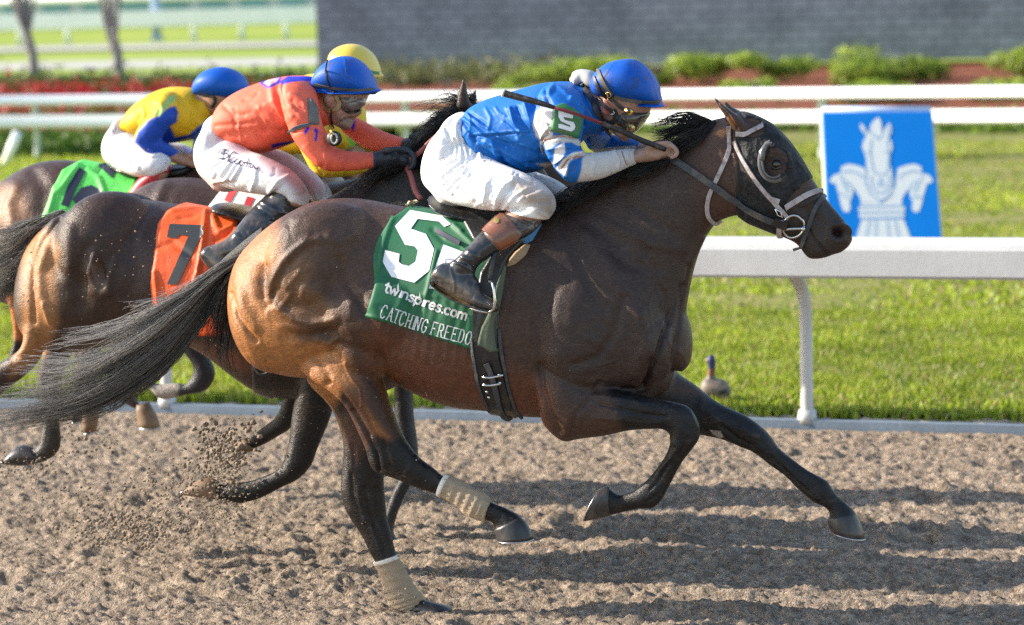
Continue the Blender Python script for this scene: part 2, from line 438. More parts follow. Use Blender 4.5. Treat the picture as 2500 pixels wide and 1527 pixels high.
# raked dirt with clods, hoof marks and harrow ridges
fs = np.concatenate([[-60, -20, -9, -6.2], np.arange(-5.6, 2.6, .0125), [3, 5, 10, 30, 60]])
ft = np.concatenate([np.arange(.06, 6.6, .0125), [6.8, 8, 12, 25, 40]])
def dirtz(S, T):
    x, y = S, T
    z = (vnoise(x*6, y*7, 1)-.5)*.018 + (vnoise(x*1.1, y*3, 2)-.5)*.03
    z += .014*(vnoise(x*.5, y*7, 21)-.5)
    for yc, a_ in ((1.15, .035), (1.72, .03), (2.5, .022), (3.2, .025), (4.3, .03), (5.0, .02)):    # harrow-like furrows along the rail, shaped to mimic long shadow bands
        yy = y-yc-.05*(vnoise(x*.7, y*0+yc, 31)-.5); z += a_*(-np.exp(-(yy/.10)**2)+.7*np.exp(-((yy-.16)/.09)**2))*(.5+.8*vnoise(x*.9, y*0+yc*3, 32))
    c = vnoise(x*16+2*vnoise(x*8, y*8, 9), y*30, 3); z += np.clip(c-.45, 0, 1)*.024
    c = vnoise(x*30+1.5*vnoise(x*20, y*20, 12), y*56, 4); z += np.clip(c-.38, 0, 1)*.028
    c = vnoise(x*58, y*92, 5); z += (c-.5)*.019
    z += vnoise(x*3, y*5, 15)*(hashn(np.round(x*80), np.round(y*80), 7)-.5)*.006
    z += .012*np.sin(y*2*np.pi/.34+1.5*vnoise(x*.8, y*1.2, 6))*(.4+.6*vnoise(x*1.3, y*1.3, 8))
    r = np.random.default_rng(5)
    for _ in range(60):            # hoof prints
        hx, hy = r.uniform(-5, 2.4), r.uniform(.9, 6); d = np.hypot((x-hx)/.09, (y-hy)/.07)
        m = d < 3; z[m] += (-.05*np.exp(-d[m]**2*1.3)+.022*np.exp(-((d[m]-1.35)/.4)**2))*r.uniform(.5, 1.1)
    return z*np.clip((y-.04)/.12, 0, 1) - .012
grid('dirt_track', fs, ft, dirtz, mDirt)
for nm, V, mt in (('kerb', box(rp(-20, .02, -.02), (90, .05, .115), [CD, CN, [0, 0, 1]]), mCurb),):
    tag(mesh_obj(nm, *V, mt, smooth=False), kind='structure')
grid('sandy_verge', np.arange(-8, 5, .04), np.linspace(-.22, -.002, 8), lambda S, T: .022+.03*(vnoise(S*14, T*14, 3)-.5)+(vnoise(S*40, T*40, 5)-.5)*.02, mSand)
grid('verge_ground', np.concatenate([np.arange(-12, 8, .1)]), -np.concatenate([np.arange(.19, 6, .1), np.arange(6, 24.9, .5)]),
     lambda S, T: .02+.03*vnoise(S*1.5, T*1.5, 2), mTurf)
# beds and far turf, each sheet above the one below
P2a = at_z(0, 300); P2b = at_z(2464, 298)
grid('mulch_bed', np.linspace(-40, 40, 120), -np.linspace(24.6, 43.6, 50), lambda S, T: .03+.12*vnoise(S*.5, T*.5, 4), mMulch)
grid('turf_strip', np.linspace(-45, 40, 30), -np.linspace(43, 47, 6), .17, mTurfF)
grid('service_path', np.linspace(-60, 40, 6), -np.linspace(47, 56.5, 3), .0, mPath)
grid('far_path', np.linspace(-80, 60, 6), -np.linspace(66, 70.5, 3), .0, mPath)

# ---- grass blades
def grass(name, n, srange, trange, h, wd, mat, seed, clump=1.2, z0=.03, powr=1.0):
    g = np.random.default_rng(seed)
    s_ = g.uniform(*srange, n); t_ = -(trange[0] + (trange[1]-trange[0])*g.uniform(0, 1, n)**powr)
    cl = vnoise(s_*clump, t_*clump, seed)*.6+vnoise(s_*clump*4, t_*clump*4, seed+1)*.6
    keep = g.uniform(0, 1, n) < .35+cl*.9; s_, t_, cl = s_[keep], t_[keep], cl[keep]; n = len(s_)
    B = CO + s_[:, None]*CD + t_[:, None]*CN; B[:, 2] = z0-.01
    hh = h*(.45+.9*cl)*g.uniform(.5, 1.3, n); a = g.uniform(0, 2*np.pi, n); lean = g.uniform(.1, .75, n)*hh
    D = np.stack([np.cos(a), np.sin(a), 0*a], 1); b2 = a+np.pi/2+g.uniform(-.6, .6, n); Wd = np.stack([np.cos(b2), np.sin(b2), 0*a], 1)*(wd*g.uniform(.6, 1.4, n))[:, None]
    up = np.array([0, 0, 1.])
    M1 = B + D*(lean*.35)[:, None] + up*(hh*.6)[:, None]; T1 = B + D*lean[:, None] + up*hh[:, None]
    V = np.stack([B-Wd, B+Wd, M1+Wd*.8, M1-Wd*.8, T1], 1).reshape(-1, 3); i = np.arange(n)*5
    F = np.concatenate([np.stack([i, i+1, i+2], 1), np.stack([i, i+2, i+3], 1), np.stack([i+3, i+2, i+4], 1)])
    o = mesh_obj(name, V, F, mat)
    c = np.repeat(cl, 5)[:, None]; v = np.repeat(g.uniform(.7, 1.3, n), 5)[:, None]
    yel = np.repeat((g.uniform(0, 1, n) < .10).astype(float), 5)[:, None]
    C = (np.array([.13, .185, .018])*(1-c*.8)+np.array([.42, .50, .045])*c*.8)*v; C = C*(1-yel)+np.array([.42, .34, .13])*yel
    at = o.data.color_attributes.new('Col', 'FLOAT_COLOR', 'POINT'); at.data.foreach_set('color', np.hstack([C, np.ones((len(C), 1))]).astype(np.float32).ravel())
    return tag(o, kind='stuff')
mGrass = M('grass_blades', rough=.45, attr=True, trans=.5, spec=.35)
grass('grass', 190000, (-9, 3.6), (.17, 4.6), .05, .005, mGrass, 11, z0=.035)
grass('grass', 170000, (-22, 7), (4.4, 22), .05, .012, mGrass, 12, clump=.7, powr=1.2)
grass('weeds', 9000, (-6, 3.6), (.1, .75), .05, .011, mGrass, 13, clump=3, z0=.035)

# ---- near running rail
rl = tag(empty('running_rail', rp(0, -.02)), 'white running rail with a deep rounded beam beside the dirt, behind the leading horse', 'rail')
prof = [(-.13, 0), (-.13, .10), (-.10, .135), (-.02, .155), (.06, .15), (.105, .128), (.118, .10), (.118, -.03), (.105, -.045), (.06, -.045), (.05, -.01), (-.08, 0)]
def extr(pr, s0, s1, base, seg=1):
    V, F = [], []; n = len(pr)
    for s_ in np.linspace(s0, s1, seg+1):
        for t_, z_ in pr: V.append(rp(s_, t_+base[0], z_+base[1]))
    for k in range(seg):
        for i in range(n): j = (i+1) % n; F.append((k*n+i, k*n+j, (k+1)*n+j, (k+1)*n+i))
    F += [tuple(range(n-1, -1, -1)), tuple(range(seg*n, seg*n+n))]; return np.array(V), F
for s0 in np.arange(-30, 18, 3.7):
    mesh_obj('beam', *extr(prof, s0-.42, s0+3.7-.424, (.14, .845)), mWhite, rl, smooth=False)
for s0 in (-11.1, -7.4, -3.7, 0, 3.7, 7.4):
    V, F = join([tube3([rp(s0, .0, -.05), rp(s0, 0, .25), rp(s0+.002, 0, .55), rp(s0-.005, .01, .69), rp(s0-.035, .05, .79), rp(s0-.07, .12, .87)], [.033, .033, .034, .036, .04, .05], n=16),
                 tube3([rp(s0, 0, .02), rp(s0, 0, .085)], [.055, .045], n=16, m=1)])
    mesh_obj('post', V, F, mWhite, rl)

# ---- double rail of the inner course
A2 = at_z(82/K, 394/K); B2 = at_z(2001/K, 396/K); D2 = (B2-A2)/np.linalg.norm(B2-A2); N2 = np.array([D2[1], -D2[0], 0.])
L2 = np.linalg.norm(B2-A2)
r2 = tag(empty('course_rail', A2+D2*L2/2), 'white double rail with two horizontal pipes in front of the flower bed', 'rail')
def rail2(z, r):
    pr = [(-.05, -r), (-.07, r*.5), (-.045, r*.9), (0, r), (.04, r*.8), (.075, r*.2), (.10, -r*.55), (.085, -r)]; V = [o_+N2*(-a if (N2@(CAM-B2)) < 0 else a)+np.array([0, 0, z+b]) for o_ in (A2-D2*8, B2+D2*9) for a, b in pr]; n = len(pr)
    return np.array(V), [(i, (i+1) % n, n+(i+1) % n, n+i) for i in range(n)]+[tuple(range(n)), tuple(range(2*n-1, n-1, -1))]
zz = lambda o, z: o+np.array([0, 0, z])
mesh_obj('upper_rail', *rail2(.785, .062), mWhite2, r2); mesh_obj('lower_rail', *rail2(.515, .078), mWhite2, r2)
for k in range(-1, 5):
    p = A2+D2*(L2/2*k)
    mesh_obj('post', *tube3([zz(p-N2*.0, -.05)-N2*.1, zz(p-N2*.1, .4), zz(p-N2*.08, .78)], [.045]*3, n=12), mPost, r2)
pb = at_z(10, 402, 0.); pt = at_y(42, 320, pb[1]-.1)
mesh_obj('brace', *tube3([pb, pt], [.06, .06], n=12, m=1), mWhite2, r2)

# ---- blue sign with the three horse heads
mBlue = M('sign_blue', (.0, .19, .72), .7, spec=.15, var=.05, vscale=2); mEm = M('sign_white', (.66, .70, .80), .7, spec=.15); mEmL = M('sign_line', (.16, .36, .72), .7, spec=.1)
Ys = 25.4
cor = [at_y(1980, 271, Ys), at_y(2241, 270, Ys-.22), at_y(2268, 606, Ys-.38), at_y(1998, 607, Ys-.17)]
SN0 = np.cross(cor[1]-cor[0], cor[3]-cor[0]); SN0 /= np.linalg.norm(SN0); _d = rays((2268, 606))[0]; cor[2] = CAM+_d*(((cor[0]-CAM)@SN0)/(_d@SN0))
sg = tag(empty('sign_board', (cor[2]+cor[3])/2), 'blue rectangular board with three white horse heads standing on the grass behind the running rail', 'sign')
bk = np.array([.0, .04, 0.])
V = np.array(cor+[c+bk for c in cor]); F = [(0, 1, 2, 3), (7, 6, 5, 4), (0, 4, 5, 1), (1, 5, 6, 2), (2, 6, 7, 3), (3, 7, 4, 0)]
bd = mesh_obj('panel', V, F, mBlue, sg, smooth=False)
for a, b in ((0, 3), (1, 2)):
    mesh_obj('leg', *tube3([cor[a]+[0, .06, 0], cor[b]+[0, .1, -.02], [cor[b][0], cor[b][1]+.1, -.02]], [.02]*3, n=8, m=1), mPost, sg)
top = [at_y(1980, 262, Ys+.08), at_y(2239, 260, Ys+.13)]
mesh_obj('top_edge', *tube3([cor[0]+[0, .04, .015], cor[1]+[0, .04, .015]], [.03, .03], n=8, m=1), M('sign_edge', (.5, .6, .85), .4), sg)
SP = np.array(cor[:1])[0]; sn = SN0
if sn@(CAM-SP) < 0: sn = -sn
def onsign(P, off):
    d = rays(P); t = ((SP-CAM)@sn+off)/(d@sn); return CAM+d*t[:, None]
def signpoly(name, Ls, off, mat):
    bm = bmesh.new()
    for L in Ls:
        vs = [bm.verts.new(tuple(v)) for v in onsign(np.array(L), off)]
        try: bm.faces.new(vs).normal_update()
        except ValueError: pass
    bmesh.ops.triangulate(bm, faces=bm.faces[:]); me = bpy.data.meshes.new(name); bm.to_mesh(me); bm.free(); me.materials.append(mat)
    o = bpy.data.objects.new(name, me); COL.objects.link(o); setp(o, bd); return o
mid = ZW((655, 195), (700, 240), (725, 290), (740, 210), (770, 170), (800, 152), (822, 190), (828, 270), (835, 290), (850, 240), (888, 195), (905, 240), (900, 290), (880, 320), (905, 350), (912, 400), (895, 450), (890, 520), (905, 600), (918, 640), (905, 720), (880, 790), (820, 830), (760, 800), (715, 740), (700, 660), (705, 560), (700, 480), (685, 430), (668, 390), (680, 340), (700, 310), (675, 270), (655, 240))
lf = ZW((412, 650), (440, 615), (495, 598), (505, 545), (560, 525), (620, 535), (690, 560), (712, 700), (760, 790), (815, 835), (660, 835), (655, 800), (620, 740), (600, 730), (590, 790), (570, 830), (578, 880), (560, 912), (520, 905), (500, 850), (480, 760), (458, 685), (415, 672))
rt = [(2*822-x, y) for x, y in [(412, 650), (440, 615), (495, 598), (505, 545), (560, 525), (620, 535), (690, 560), (712, 700), (760, 790), (815, 835), (660, 835), (655, 800), (620, 740), (600, 730), (590, 790), (570, 830), (578, 880), (560, 912), (520, 905), (500, 850), (480, 760), (458, 685), (415, 672)]]
rt = ZW(*rt[::-1])
crown = ZW((640, 870), (1012, 860), (1005, 955), (650, 965)); skirt = ZW((665, 970), (1000, 965), (1060, 1120), (620, 1120)); nk = ZW((655, 840), (990, 835), (985, 865), (660, 870))
signpoly('horse_head', [lf], .0015, mEm); signpoly('horse_head', [rt], .0015, mEm); signpoly('horse_head', [mid], .003, mEm); signpoly('crown', [crown, skirt, nk], .002, mEm)
ln = []
for L in ([(700, 560), (700, 680), (740, 770), (820, 820), (900, 770), (918, 680), (905, 560)], [(745, 330), (735, 440), (760, 580), (790, 610), (850, 610), (875, 580), (885, 440), (870, 330)], [(745, 620), (745, 700), (790, 760), (850, 755), (885, 700), (885, 620)],
          [(700, 430), (735, 440)], [(850, 432), (890, 430)], [(740, 270), (800, 330), (835, 290)], [(640, 868), (1012, 860)], [(645, 915), (1008, 908)], [(655, 962), (1002, 952)], [(780, 975), (775, 1110)], [(870, 975), (880, 1110)], [(730, 975), (700, 1110)], [(930, 975), (960, 1110)],
          [(505, 590), (570, 580), (640, 600), (680, 640)], [(1140, 590), (1070, 580), (1000, 600), (960, 640)], [(495, 610), (520, 680), (560, 760)], [(1150, 610), (1120, 680), (1085, 760)], [(820, 640), (845, 700), (790, 700), (820, 640)], [(540, 660), (600, 730)], [(1100, 660), (1040, 730)], [(490, 760), (570, 800)], [(1070, 790), (1150, 790)], [(690, 300), (690, 230)], [(880, 300), (880, 230)]):
    ln += stroke_poly(ZW(*L), 2.6)
signpoly('emblem_line', ln, .0045, mEmL)

# ---- dark block wall
Wl = at_z(766, 192); WD = np.array([math.cos(R(16)), -math.sin(R(16)), 0]); WNn = np.array([WD[1], -WD[0], 0])
mWall = bpy.data.materials.new('block_wall'); mWall.use_nodes = True; t = mWall.node_tree; N_ = t.nodes; b_ = N_['Principled BSDF']; b_.inputs['Roughness'].default_value = .9
tc = N_.new('ShaderNodeTexCoord'); mp = N_.new('ShaderNodeMapping'); mp.inputs['Scale'].default_value = (1, 1, 1); t.links.new(tc.outputs['UV'], mp.inputs[0])
br = N_.new('ShaderNodeTexBrick'); br.inputs['Scale'].default_value = 1; br.inputs['Color1'].default_value = (.15, .18, .235, 1); br.inputs['Color2'].default_value = (.115, .14, .185, 1); br.inputs['Mortar'].default_value = (.06, .077, .105, 1)
br.inputs['Brick Width'].default_value = .4; br.inputs['Row Height'].default_value = .2; br.inputs['Mortar Size'].default_value = .016; t.links.new(mp.outputs[0], br.inputs['Vector'])
nz_ = N_.new('ShaderNodeTexNoise'); nz_.inputs['Scale'].default_value = 1.2; nz_.inputs['Detail'].default_value = 6; t.links.new(mp.outputs[0], nz_.inputs['Vector'])
mx = N_.new('ShaderNodeMix'); mx.data_type = 'RGBA'; mx.blend_type = 'SOFT_LIGHT'; mx.inputs['Factor'].default_value = .8
t.links.new(br.outputs['Color'], mx.inputs['A']); t.links.new(nz_.outputs['Fac'], mx.inputs['B']); t.links.new(mx.outputs['Result'], b_.inputs['Base Color'])
V, F = box(Wl+WD*16+WNn*-.2+np.array([0, 0, 2.9]), (32, .4, 6), [WD, WNn, [0, 0, 1]])
wl = mesh_obj('block_wall', V, F, mWall, smooth=False); tag(wl, 'tall dark grey blue block wall at the back right of the track', 'wall')
uv = wl.data.uv_layers.new(name='UVMap')
for lp in wl.data.loops:
    c = np.array(wl.data.vertices[lp.vertex_index].co)-Wl; uv.data[lp.index].uv = (float(c@WD)+float(c@WNn), float(c[2]))

# ---- shrubs: many small leaves round a few stems
def leafball(name, c, r, n, mat, parent=None, ls=.05, lobes=6, seed=0, flat=.8, cols=None):
    g = np.random.default_rng(seed)
    L = np.stack([g.uniform(-1, 1, lobes)*r[0]*.75, g.uniform(-1, 1, lobes)*r[1]*.6, g.uniform(.25, .9, lobes)*r[2]], 1); lr = g.uniform(.3, .55, lobes)
    k = g.integers(0, lobes, n); d = g.normal(size=(n, 3)); d /= np.linalg.norm(d, axis=1)[:, None]
    rad = g.uniform(.35, 1.05, n)**.6
    P = L[k] + d*(lr[k]*rad)[:, None]*np.array([min(r[0], .9), min(r[1], .9), r[2]*.75]); P[:, 2] = np.abs(P[:, 2])*flat+.02
    a = g.normal(size=(n, 3)); a /= np.linalg.norm(a, axis=1)[:, None]; b = np.cross(a, d); b /= np.linalg.norm(b, axis=1)[:, None]+1e-9
    sz = ls*g.uniform(.6, 1.4, n)[:, None]; C = P+np.asarray(c)
    V = np.stack([C-b*sz*.5, C+a*sz, C+b*sz*.5, C-a*sz*.6], 1).reshape(-1, 3); i = np.arange(n)*4
    o = mesh_obj(name, V, np.stack([i, i+1, i+2, i+3], 1), mat, parent)
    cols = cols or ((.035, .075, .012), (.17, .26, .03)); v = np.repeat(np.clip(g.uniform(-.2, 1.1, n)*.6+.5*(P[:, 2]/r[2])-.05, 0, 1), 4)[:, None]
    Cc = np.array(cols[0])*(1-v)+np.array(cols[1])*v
    at = o.data.color_attributes.new('Col', 'FLOAT_COLOR', 'POINT'); at.data.foreach_set('color', np.hstack([Cc, np.ones((len(Cc), 1))]).astype(np.float32).ravel())
    return o
mLeaf = M('leaf', rough=.5, attr=True, trans=.4, spec=.3); mBark = M('bark', (.22, .21, .21), .9, var=.2, bump=.6, bscale=40)
def stems(c, r, n, parent, seed, rad=.012):
    g = np.random.default_rng(seed); parts = []
    for _ in range(n):
        e = np.array(c)+np.array([g.uniform(-1, 1)*r[0]*.6, g.uniform(-1, 1)*r[1]*.5, r[2]*g.uniform(.5, .8)])
        parts.append(tube3([np.array(c)+[0, 0, -.03], (np.array(c)+e)/2+g.normal(size=3)*.03, e], [rad, rad*.8, rad*.4], n=6, m=2))
    mesh_obj('stem', *join(parts), mBark, parent)
shr = [  # base x,y, half width m, height, what singles it out
 (1330, 222, .72, .80, 'wide leafy green shrub behind the rider in blue and white'), (1420, 205, .5, .62, 'rounded green shrub just left of the front blue helmet'),
 (1600, 212, .75, .72, 'broad green shrub just right of the front blue helmet'), (1850, 205, .8, .75, 'bushy green shrub behind the ears of the leading horse'),
 (1800, 232, .35, .32, 'small low green shrub above the leading horse\'s ears'), (2040, 218, .95, .62, 'dense spreading green shrub behind the blue sign'),
 (2150, 208, .75, .98, 'tallest pale green shrub rising above the blue sign'), (2100, 250, .42, .42, 'small green shrub showing between the rails above the blue sign'),
 (2460, 216, .85, .98, 'big dark green shrub at the right edge of the photo'), (2420, 244, .5, .42, 'small green shrub between the rails at the right edge'),
 (1170, 190, .3, .3, 'small dark green shrub at the foot of the block wall'), (960, 215, .5, .45, 'grey green sparse shrub right of the yellow cap'), (1080, 212, .45, .62, 'thin upright grey green shrub near the foot of the wall'), (1270, 250, .35, .35, 'low green shrub between the rails left of the rider in blue and white')]
for i, (x, y, hw, hh, lb) in enumerate(shr):
    c = at_z(x, y, .05); e = tag(empty('shrub', c), lb, 'shrub', 'shrubs in the mulch bed')
    grey = i in (11, 12)
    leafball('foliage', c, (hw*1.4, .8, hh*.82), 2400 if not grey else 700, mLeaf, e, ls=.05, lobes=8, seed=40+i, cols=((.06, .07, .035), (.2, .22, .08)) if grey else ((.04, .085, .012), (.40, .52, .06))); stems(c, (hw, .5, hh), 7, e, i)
# small green tufts at the front of the bed, red flowers at the left
leafy = []
g = np.random.default_rng(3)
def scatter(name, boxpx, n, ls, hgt, cols, seed, blob=.18):
    g = np.random.default_rng(seed); Vs, Fs, Cs = [], [], []; (x0, y0, x1, y1) = boxpx
    x = g.uniform(x0, x1, n); y = g.uniform(y0, y1, n); m = 14
    base = np.array([at_z(a, b, .05) for a, b in zip(x, y)])
    P = np.repeat(base, m, 0) + g.normal(size=(n*m, 3))*[blob, blob, 0]; P[:, 2] += np.abs(g.normal(size=n*m))*hgt*.5
    a = g.normal(size=(n*m, 3)); a /= np.linalg.norm(a, axis=1)[:, None]; b = np.cross(a, g.normal(size=(n*m, 3))); b /= np.linalg.norm(b, axis=1)[:, None]
    V = np.stack([P-b*ls*.5, P+a*ls, P+b*ls*.5, P-a*ls], 1).reshape(-1, 3); i = np.arange(n*m)*4
    o = mesh_obj(name, V, np.stack([i, i+1, i+2, i+3], 1), mLeaf); v = g.uniform(0, 1, n*m)[:, None]; C = np.repeat(np.array(cols[0])*(1-v)+np.array(cols[1])*v, 4, 0)
    at = o.data.color_attributes.new('Col', 'FLOAT_COLOR', 'POINT'); at.data.foreach_set('color', np.hstack([C, np.ones((len(C), 1))]).astype(np.float32).ravel())
    return tag(o, kind='stuff')
scatter('red_flowers', (-80, 228, 700, 246), 210, .07, .25, ((.3, .008, .015), (.6, .03, .05)), 1)
scatter('red_flowers', (-80, 285, 330, 305), 110, .06, .2, ((.3, .01, .015), (.55, .04, .05)), 2)
scatter('flower_leaves', (-80, 205, 760, 244), 360, .07, .3, ((.02, .05, .012), (.09, .14, .03)), 3)
scatter('flower_leaves', (-80, 290, 700, 312), 260, .06, .22, ((.04, .06, .015), (.12, .16, .03)), 4)
scatter('ground_cover', (850, 300, 2560, 318), 420, .06, .18, ((.06, .13, .015), (.22, .32, .04)), 5)
scatter('ground_cover', (-80, 345, 330, 375), 330, .05, .2, ((.04, .09, .012), (.12, .2, .03)), 7)
scatter('ground_cover', (850, 172, 1500, 205), 330, .07, .3, ((.08, .08, .04), (.22, .24, .09)), 6)

# ---- young trees on the left
for i, (x, y, sd_, lb) in enumerate(((80, 207, 1, 'bare young tree with grey bark near the left edge'), (284, 209, 2, 'bare dark young tree forking upward left of the yellow and blue rider'))):
    b = at_z(x, y); e = tag(empty('tree', b), lb, 'tree', 'bare young trees behind the flowers'); g = np.random.default_rng(sd_)
    k = .0102/1.0
    tp = b+np.array([-.1 if i else -.12, 0, 1.25]); parts = [tube3([b-[0, 0, .1], b+[.02, 0, .6], tp], [.13, .10, .085], n=10)]
    mesh_obj('trunk', *join(parts), mBark, e); br_ = []
    for a in range(8):
        st = b+(tp-b)*g.uniform(.45, 1); dx = g.uniform(-1, 1)*.5; en = st+np.array([dx*.75, g.uniform(-.5, .5), 2.3+g.uniform(-.6, .8)])
        md = (st+en)/2+np.array([dx*.25, 0, -.25]); br_.append(tube3([st, md, en], [.05, .032, .014], n=7))
        for q in range(4):
            s2 = md+(en-md)*g.uniform(0, .9); e2 = s2+np.array([g.uniform(-.5, .5), g.uniform(-.3, .3), g.uniform(.3, .9)]); br_.append(tube3([s2, (s2+e2)/2+g.normal(size=3)*.03, e2], [.014, .01, .004], n=5, m=2))
    mesh_obj('crown', *join(br_), mBark, e)
bp = at_z(378, 98); tag(mesh_obj('marker_pole', *join([tube3([bp, bp+[0, 0, 1.4], bp+[0, 0, 3.2]], [.14, .14, .14], n=12, m=1), tube3([bp, bp+[0, 0, .12]], [.24, .2], n=12, m=1)]), M('pole_blue', (.3, .42, .62), .5)), 'pale blue marker pole standing by the far rail', 'pole')

# ---- far rail and grandstand
F1 = at_z(0, 108); F2 = at_z(768, 88); DF = (F2-F1)/np.linalg.norm(F2-F1)
fr = tag(empty('far_rail', F1), 'far white rail with broad beam across the far grass at top left', 'rail')
mesh_obj('beam', *box((F1+F2)/2+DF*3+np.array([0, 0, .70]), (np.linalg.norm(F2-F1)+24, .3, .5), [DF, np.cross([0, 0, 1], DF), [0, 0, 1]]), mWhite2, fr, smooth=False)
mesh_obj('top_rail', *tube3([F1-DF*8+[0, 2.5, 1.35], F2+DF*14+[0, 2.5, 1.35]], [.13, .13], n=12, m=1), mWhite2, fr)
for x in (-60, 50, 165, 270, 470, 585, 690, 790):
    p = F1+(F2-F1)*(x/768); mesh_obj('post', *tube3([p-[0, 0, .1], p+[0, 0, .8]], [.11, .11], n=8, m=1), mWhite2, fr)
Bf = at_z(0, 60); bx = at_y(0, 40, Bf[1]); gs = tag(empty('grandstand', (at_y(380, 30, 125)[0], 125, 0)), 'distant white building with teal windows between white columns at top left', 'building')
mTeal = M('teal_glass', (.18, .36, .36), .25, var=.2, vscale=.3); mBw = M('building_white', (.78, .78, .76), .6)
gy = 125.; xl = at_y(-200, 30, gy)[0]; xr = at_y(1500, 30, gy)[0]; zc = (xl+xr)/2
mesh_obj('wall', *box((zc, gy+6, 6), (xr-xl, 12, 12)), mBw, gs, smooth=False)
for x in range(-180, 1000, 95):
    a = at_y(x, 20, gy)[0]; b2 = at_y(x+62, 20, gy)[0]
    mesh_obj('window', *box(((a+b2)/2, gy-.1, 2.98), (b2-a, .3, 5.)), mTeal, gs, smooth=False)

# ---- duck on the verge
mDuck = M('duck_feathers', rough=.55, attr=True)
pd = Plane(at_z(1735, 988), YAW)
duck = skin('duck', [loft(pd, ZX((840, 800, 900, 930, .02), (830, 680, 1010, 950, .05), (930, 540, 1100, 960, .062), (1120, 560, 1220, 950, .06), (1270, 590, 1310, 940, .045), (1340, 680, 1350, 880, .02))),
                     loft(pd, ZX((940, 640, 1120, 650, .034), (955, 480, 1100, 480, .03), (965, 360, 1105, 360, .028), (955, 260, 1110, 260, .03), (955, 190, 1100, 190, .03), (985, 145, 1070, 145, .018))),
                     tubepx(pd, ZX((975, 200, -.0), (925, 225, -.01), (900, 235, -.01)), [.011, .01, .006])], .006, 5, mDuck)
paint(duck, (.17, .14, .12), [(ZX((900, 100), (1150, 100), (1150, 385), (900, 385)), (.03, .035, .12), 3), (ZX((900, 385), (1150, 385), (1130, 500), (930, 510)), (.2, .07, .04), 4), (ZX((1150, 820), (1310, 740), (1330, 850), (1170, 870)), (.01, .01, .01), 3), (ZX((1100, 880), (1400, 860), (1380, 990), (1100, 990)), (.25, .2, .18), 8), (ZX((960, 680), (1260, 700), (1150, 760), (1040, 700)), (.35, .25, .18), 8), (ZX((880, 200), (940, 200), (940, 260), (880, 260)), (.4, .3, .05), 2)])
tag(duck, 'duck with dark blue head and pale body on the grass behind the running rail', 'duck')

# ================================================================== horses
def hair_mat(name, rough=.34, dust=.35, bump=.25, spec=.45, dcol=(.17, .13, .11)):
    m = M(name, rough=rough, attr=True, fine=(75, .28), bump=.55, bscale=95, bdist=.006, spec=spec, stretch=(1, 1, 2.6), dirt=(dcol, 11, .48, .74, dust), bump2=(14, .35, .018), spots=((.10, .07, .055), 60, 1.17, .3))
    return m
mCoat = hair_mat('bay_coat', .40, .16, spec=.36, dcol=(.085, .06, .048))
mCoat7 = hair_mat('dark_bay_coat', .38, .10, spec=.35, dcol=(.07, .05, .04))
mHoof = M('hoof_horn', (.035, .032, .034), .35, var=.3, vscale=20, bump=.2, bscale=60, stretch=(1, 1, .3), dirt=((.2, .15, .11), 14, .5, .72, .6))
mShoe = M('shoe_steel', (.45, .45, .46), .35, metal=.9)
mHoofB = M('hoof_brown', (.2, .12, .07), .6, var=.2, vscale=20, dirt=((.25, .19, .14), 10, .45, .7, .6))
mHair = M('mane_hair', rough=.42, attr=True, spec=.5)
mBand = M('bandage_cloth', (.36, .275, .19), .9, var=.15, vscale=18, bump=.6, bscale=55, bdist=.01, stretch=(1, 1, 3), dirt=((.2, .15, .11), 9, .5, .75, .5))
mBandW = M('bandage_edge', (.7, .66, .6), .85, var=.1)

def strands(name, roots, dirs, lens, rad, mat, parent, seed=0, sag=.0, curl=.02, segs=10, cols=((.006, .005, .005), (.05, .045, .042)), tipcol=None):
    """hair: thin three-sided tapering strands; dirs is a function (root index, t) -> point offset"""
    g = np.random.default_rng(seed); n = len(roots); V = np.zeros((n, segs+1, 3, 3)); ph = g.uniform(0, 6.28, (n, 3)); fr = g.uniform(1.5, 4, (n, 3))
    prev = None
    for k in range(segs+1):
        t = k/segs; P = roots + dirs(t)
        P = P + (np.sin(ph+fr*t*3)*curl*t); 
        V[:, k] = P[:, None, :]
    d = np.gradient(V[:, :, 0], axis=1); d /= np.linalg.norm(d, axis=2)[:, :, None]+1e-9
    u = np.cross(d, np.array([.1, .9, .3])); u /= np.linalg.norm(u, axis=2)[:, :, None]+1e-9; v = np.cross(d, u)
    rr = (rad*g.uniform(.6, 1.4, n))[:, None]*np.linspace(1, .25, segs+1)[None]
    for j in range(3):
        a = 2*math.pi*j/3; V[:, :, j] += (u*math.cos(a)+v*math.sin(a))*rr[:, :, None]
    base = np.arange(n)[:, None]*(segs+1)*3 + np.arange(segs)[None]*3; F = []
    for j in range(3):
        j2 = (j+1) % 3; F.append(np.stack([base+j, base+j2, base+3+j2, base+3+j], -1).reshape(-1, 4))
    o = mesh_obj(name, V.reshape(-1, 3), np.concatenate(F), mat, parent)
    q = g.uniform(0, 1, n)[:, None, None]**1.5; C = np.array(cols[0])*(1-q)+np.array(cols[1])*q
    tt = np.linspace(0, 1, segs+1)[None, :, None]; tc_ = np.array(tipcol if tipcol is not None else cols[1])
    qq = getattr(dirs, 'q', np.full(n, .5))[:, None, None]; mixv = tt**.7*g.uniform(.3, 1, n)[:, None, None]*np.clip(1.5-1.35*qq, .05, 1); C = np.repeat(C*(1-mixv)+tc_*mixv, 3, axis=1)  # paler on the first guides; on the tail this paints its sunlit top
    at = o.data.color_attributes.new('Col', 'FLOAT_COLOR', 'POINT'); C = C.reshape(-1, 3)
    at.data.foreach_set('color', np.hstack([C, np.ones((len(C), 1))]).astype(np.float32).ravel())
    return o
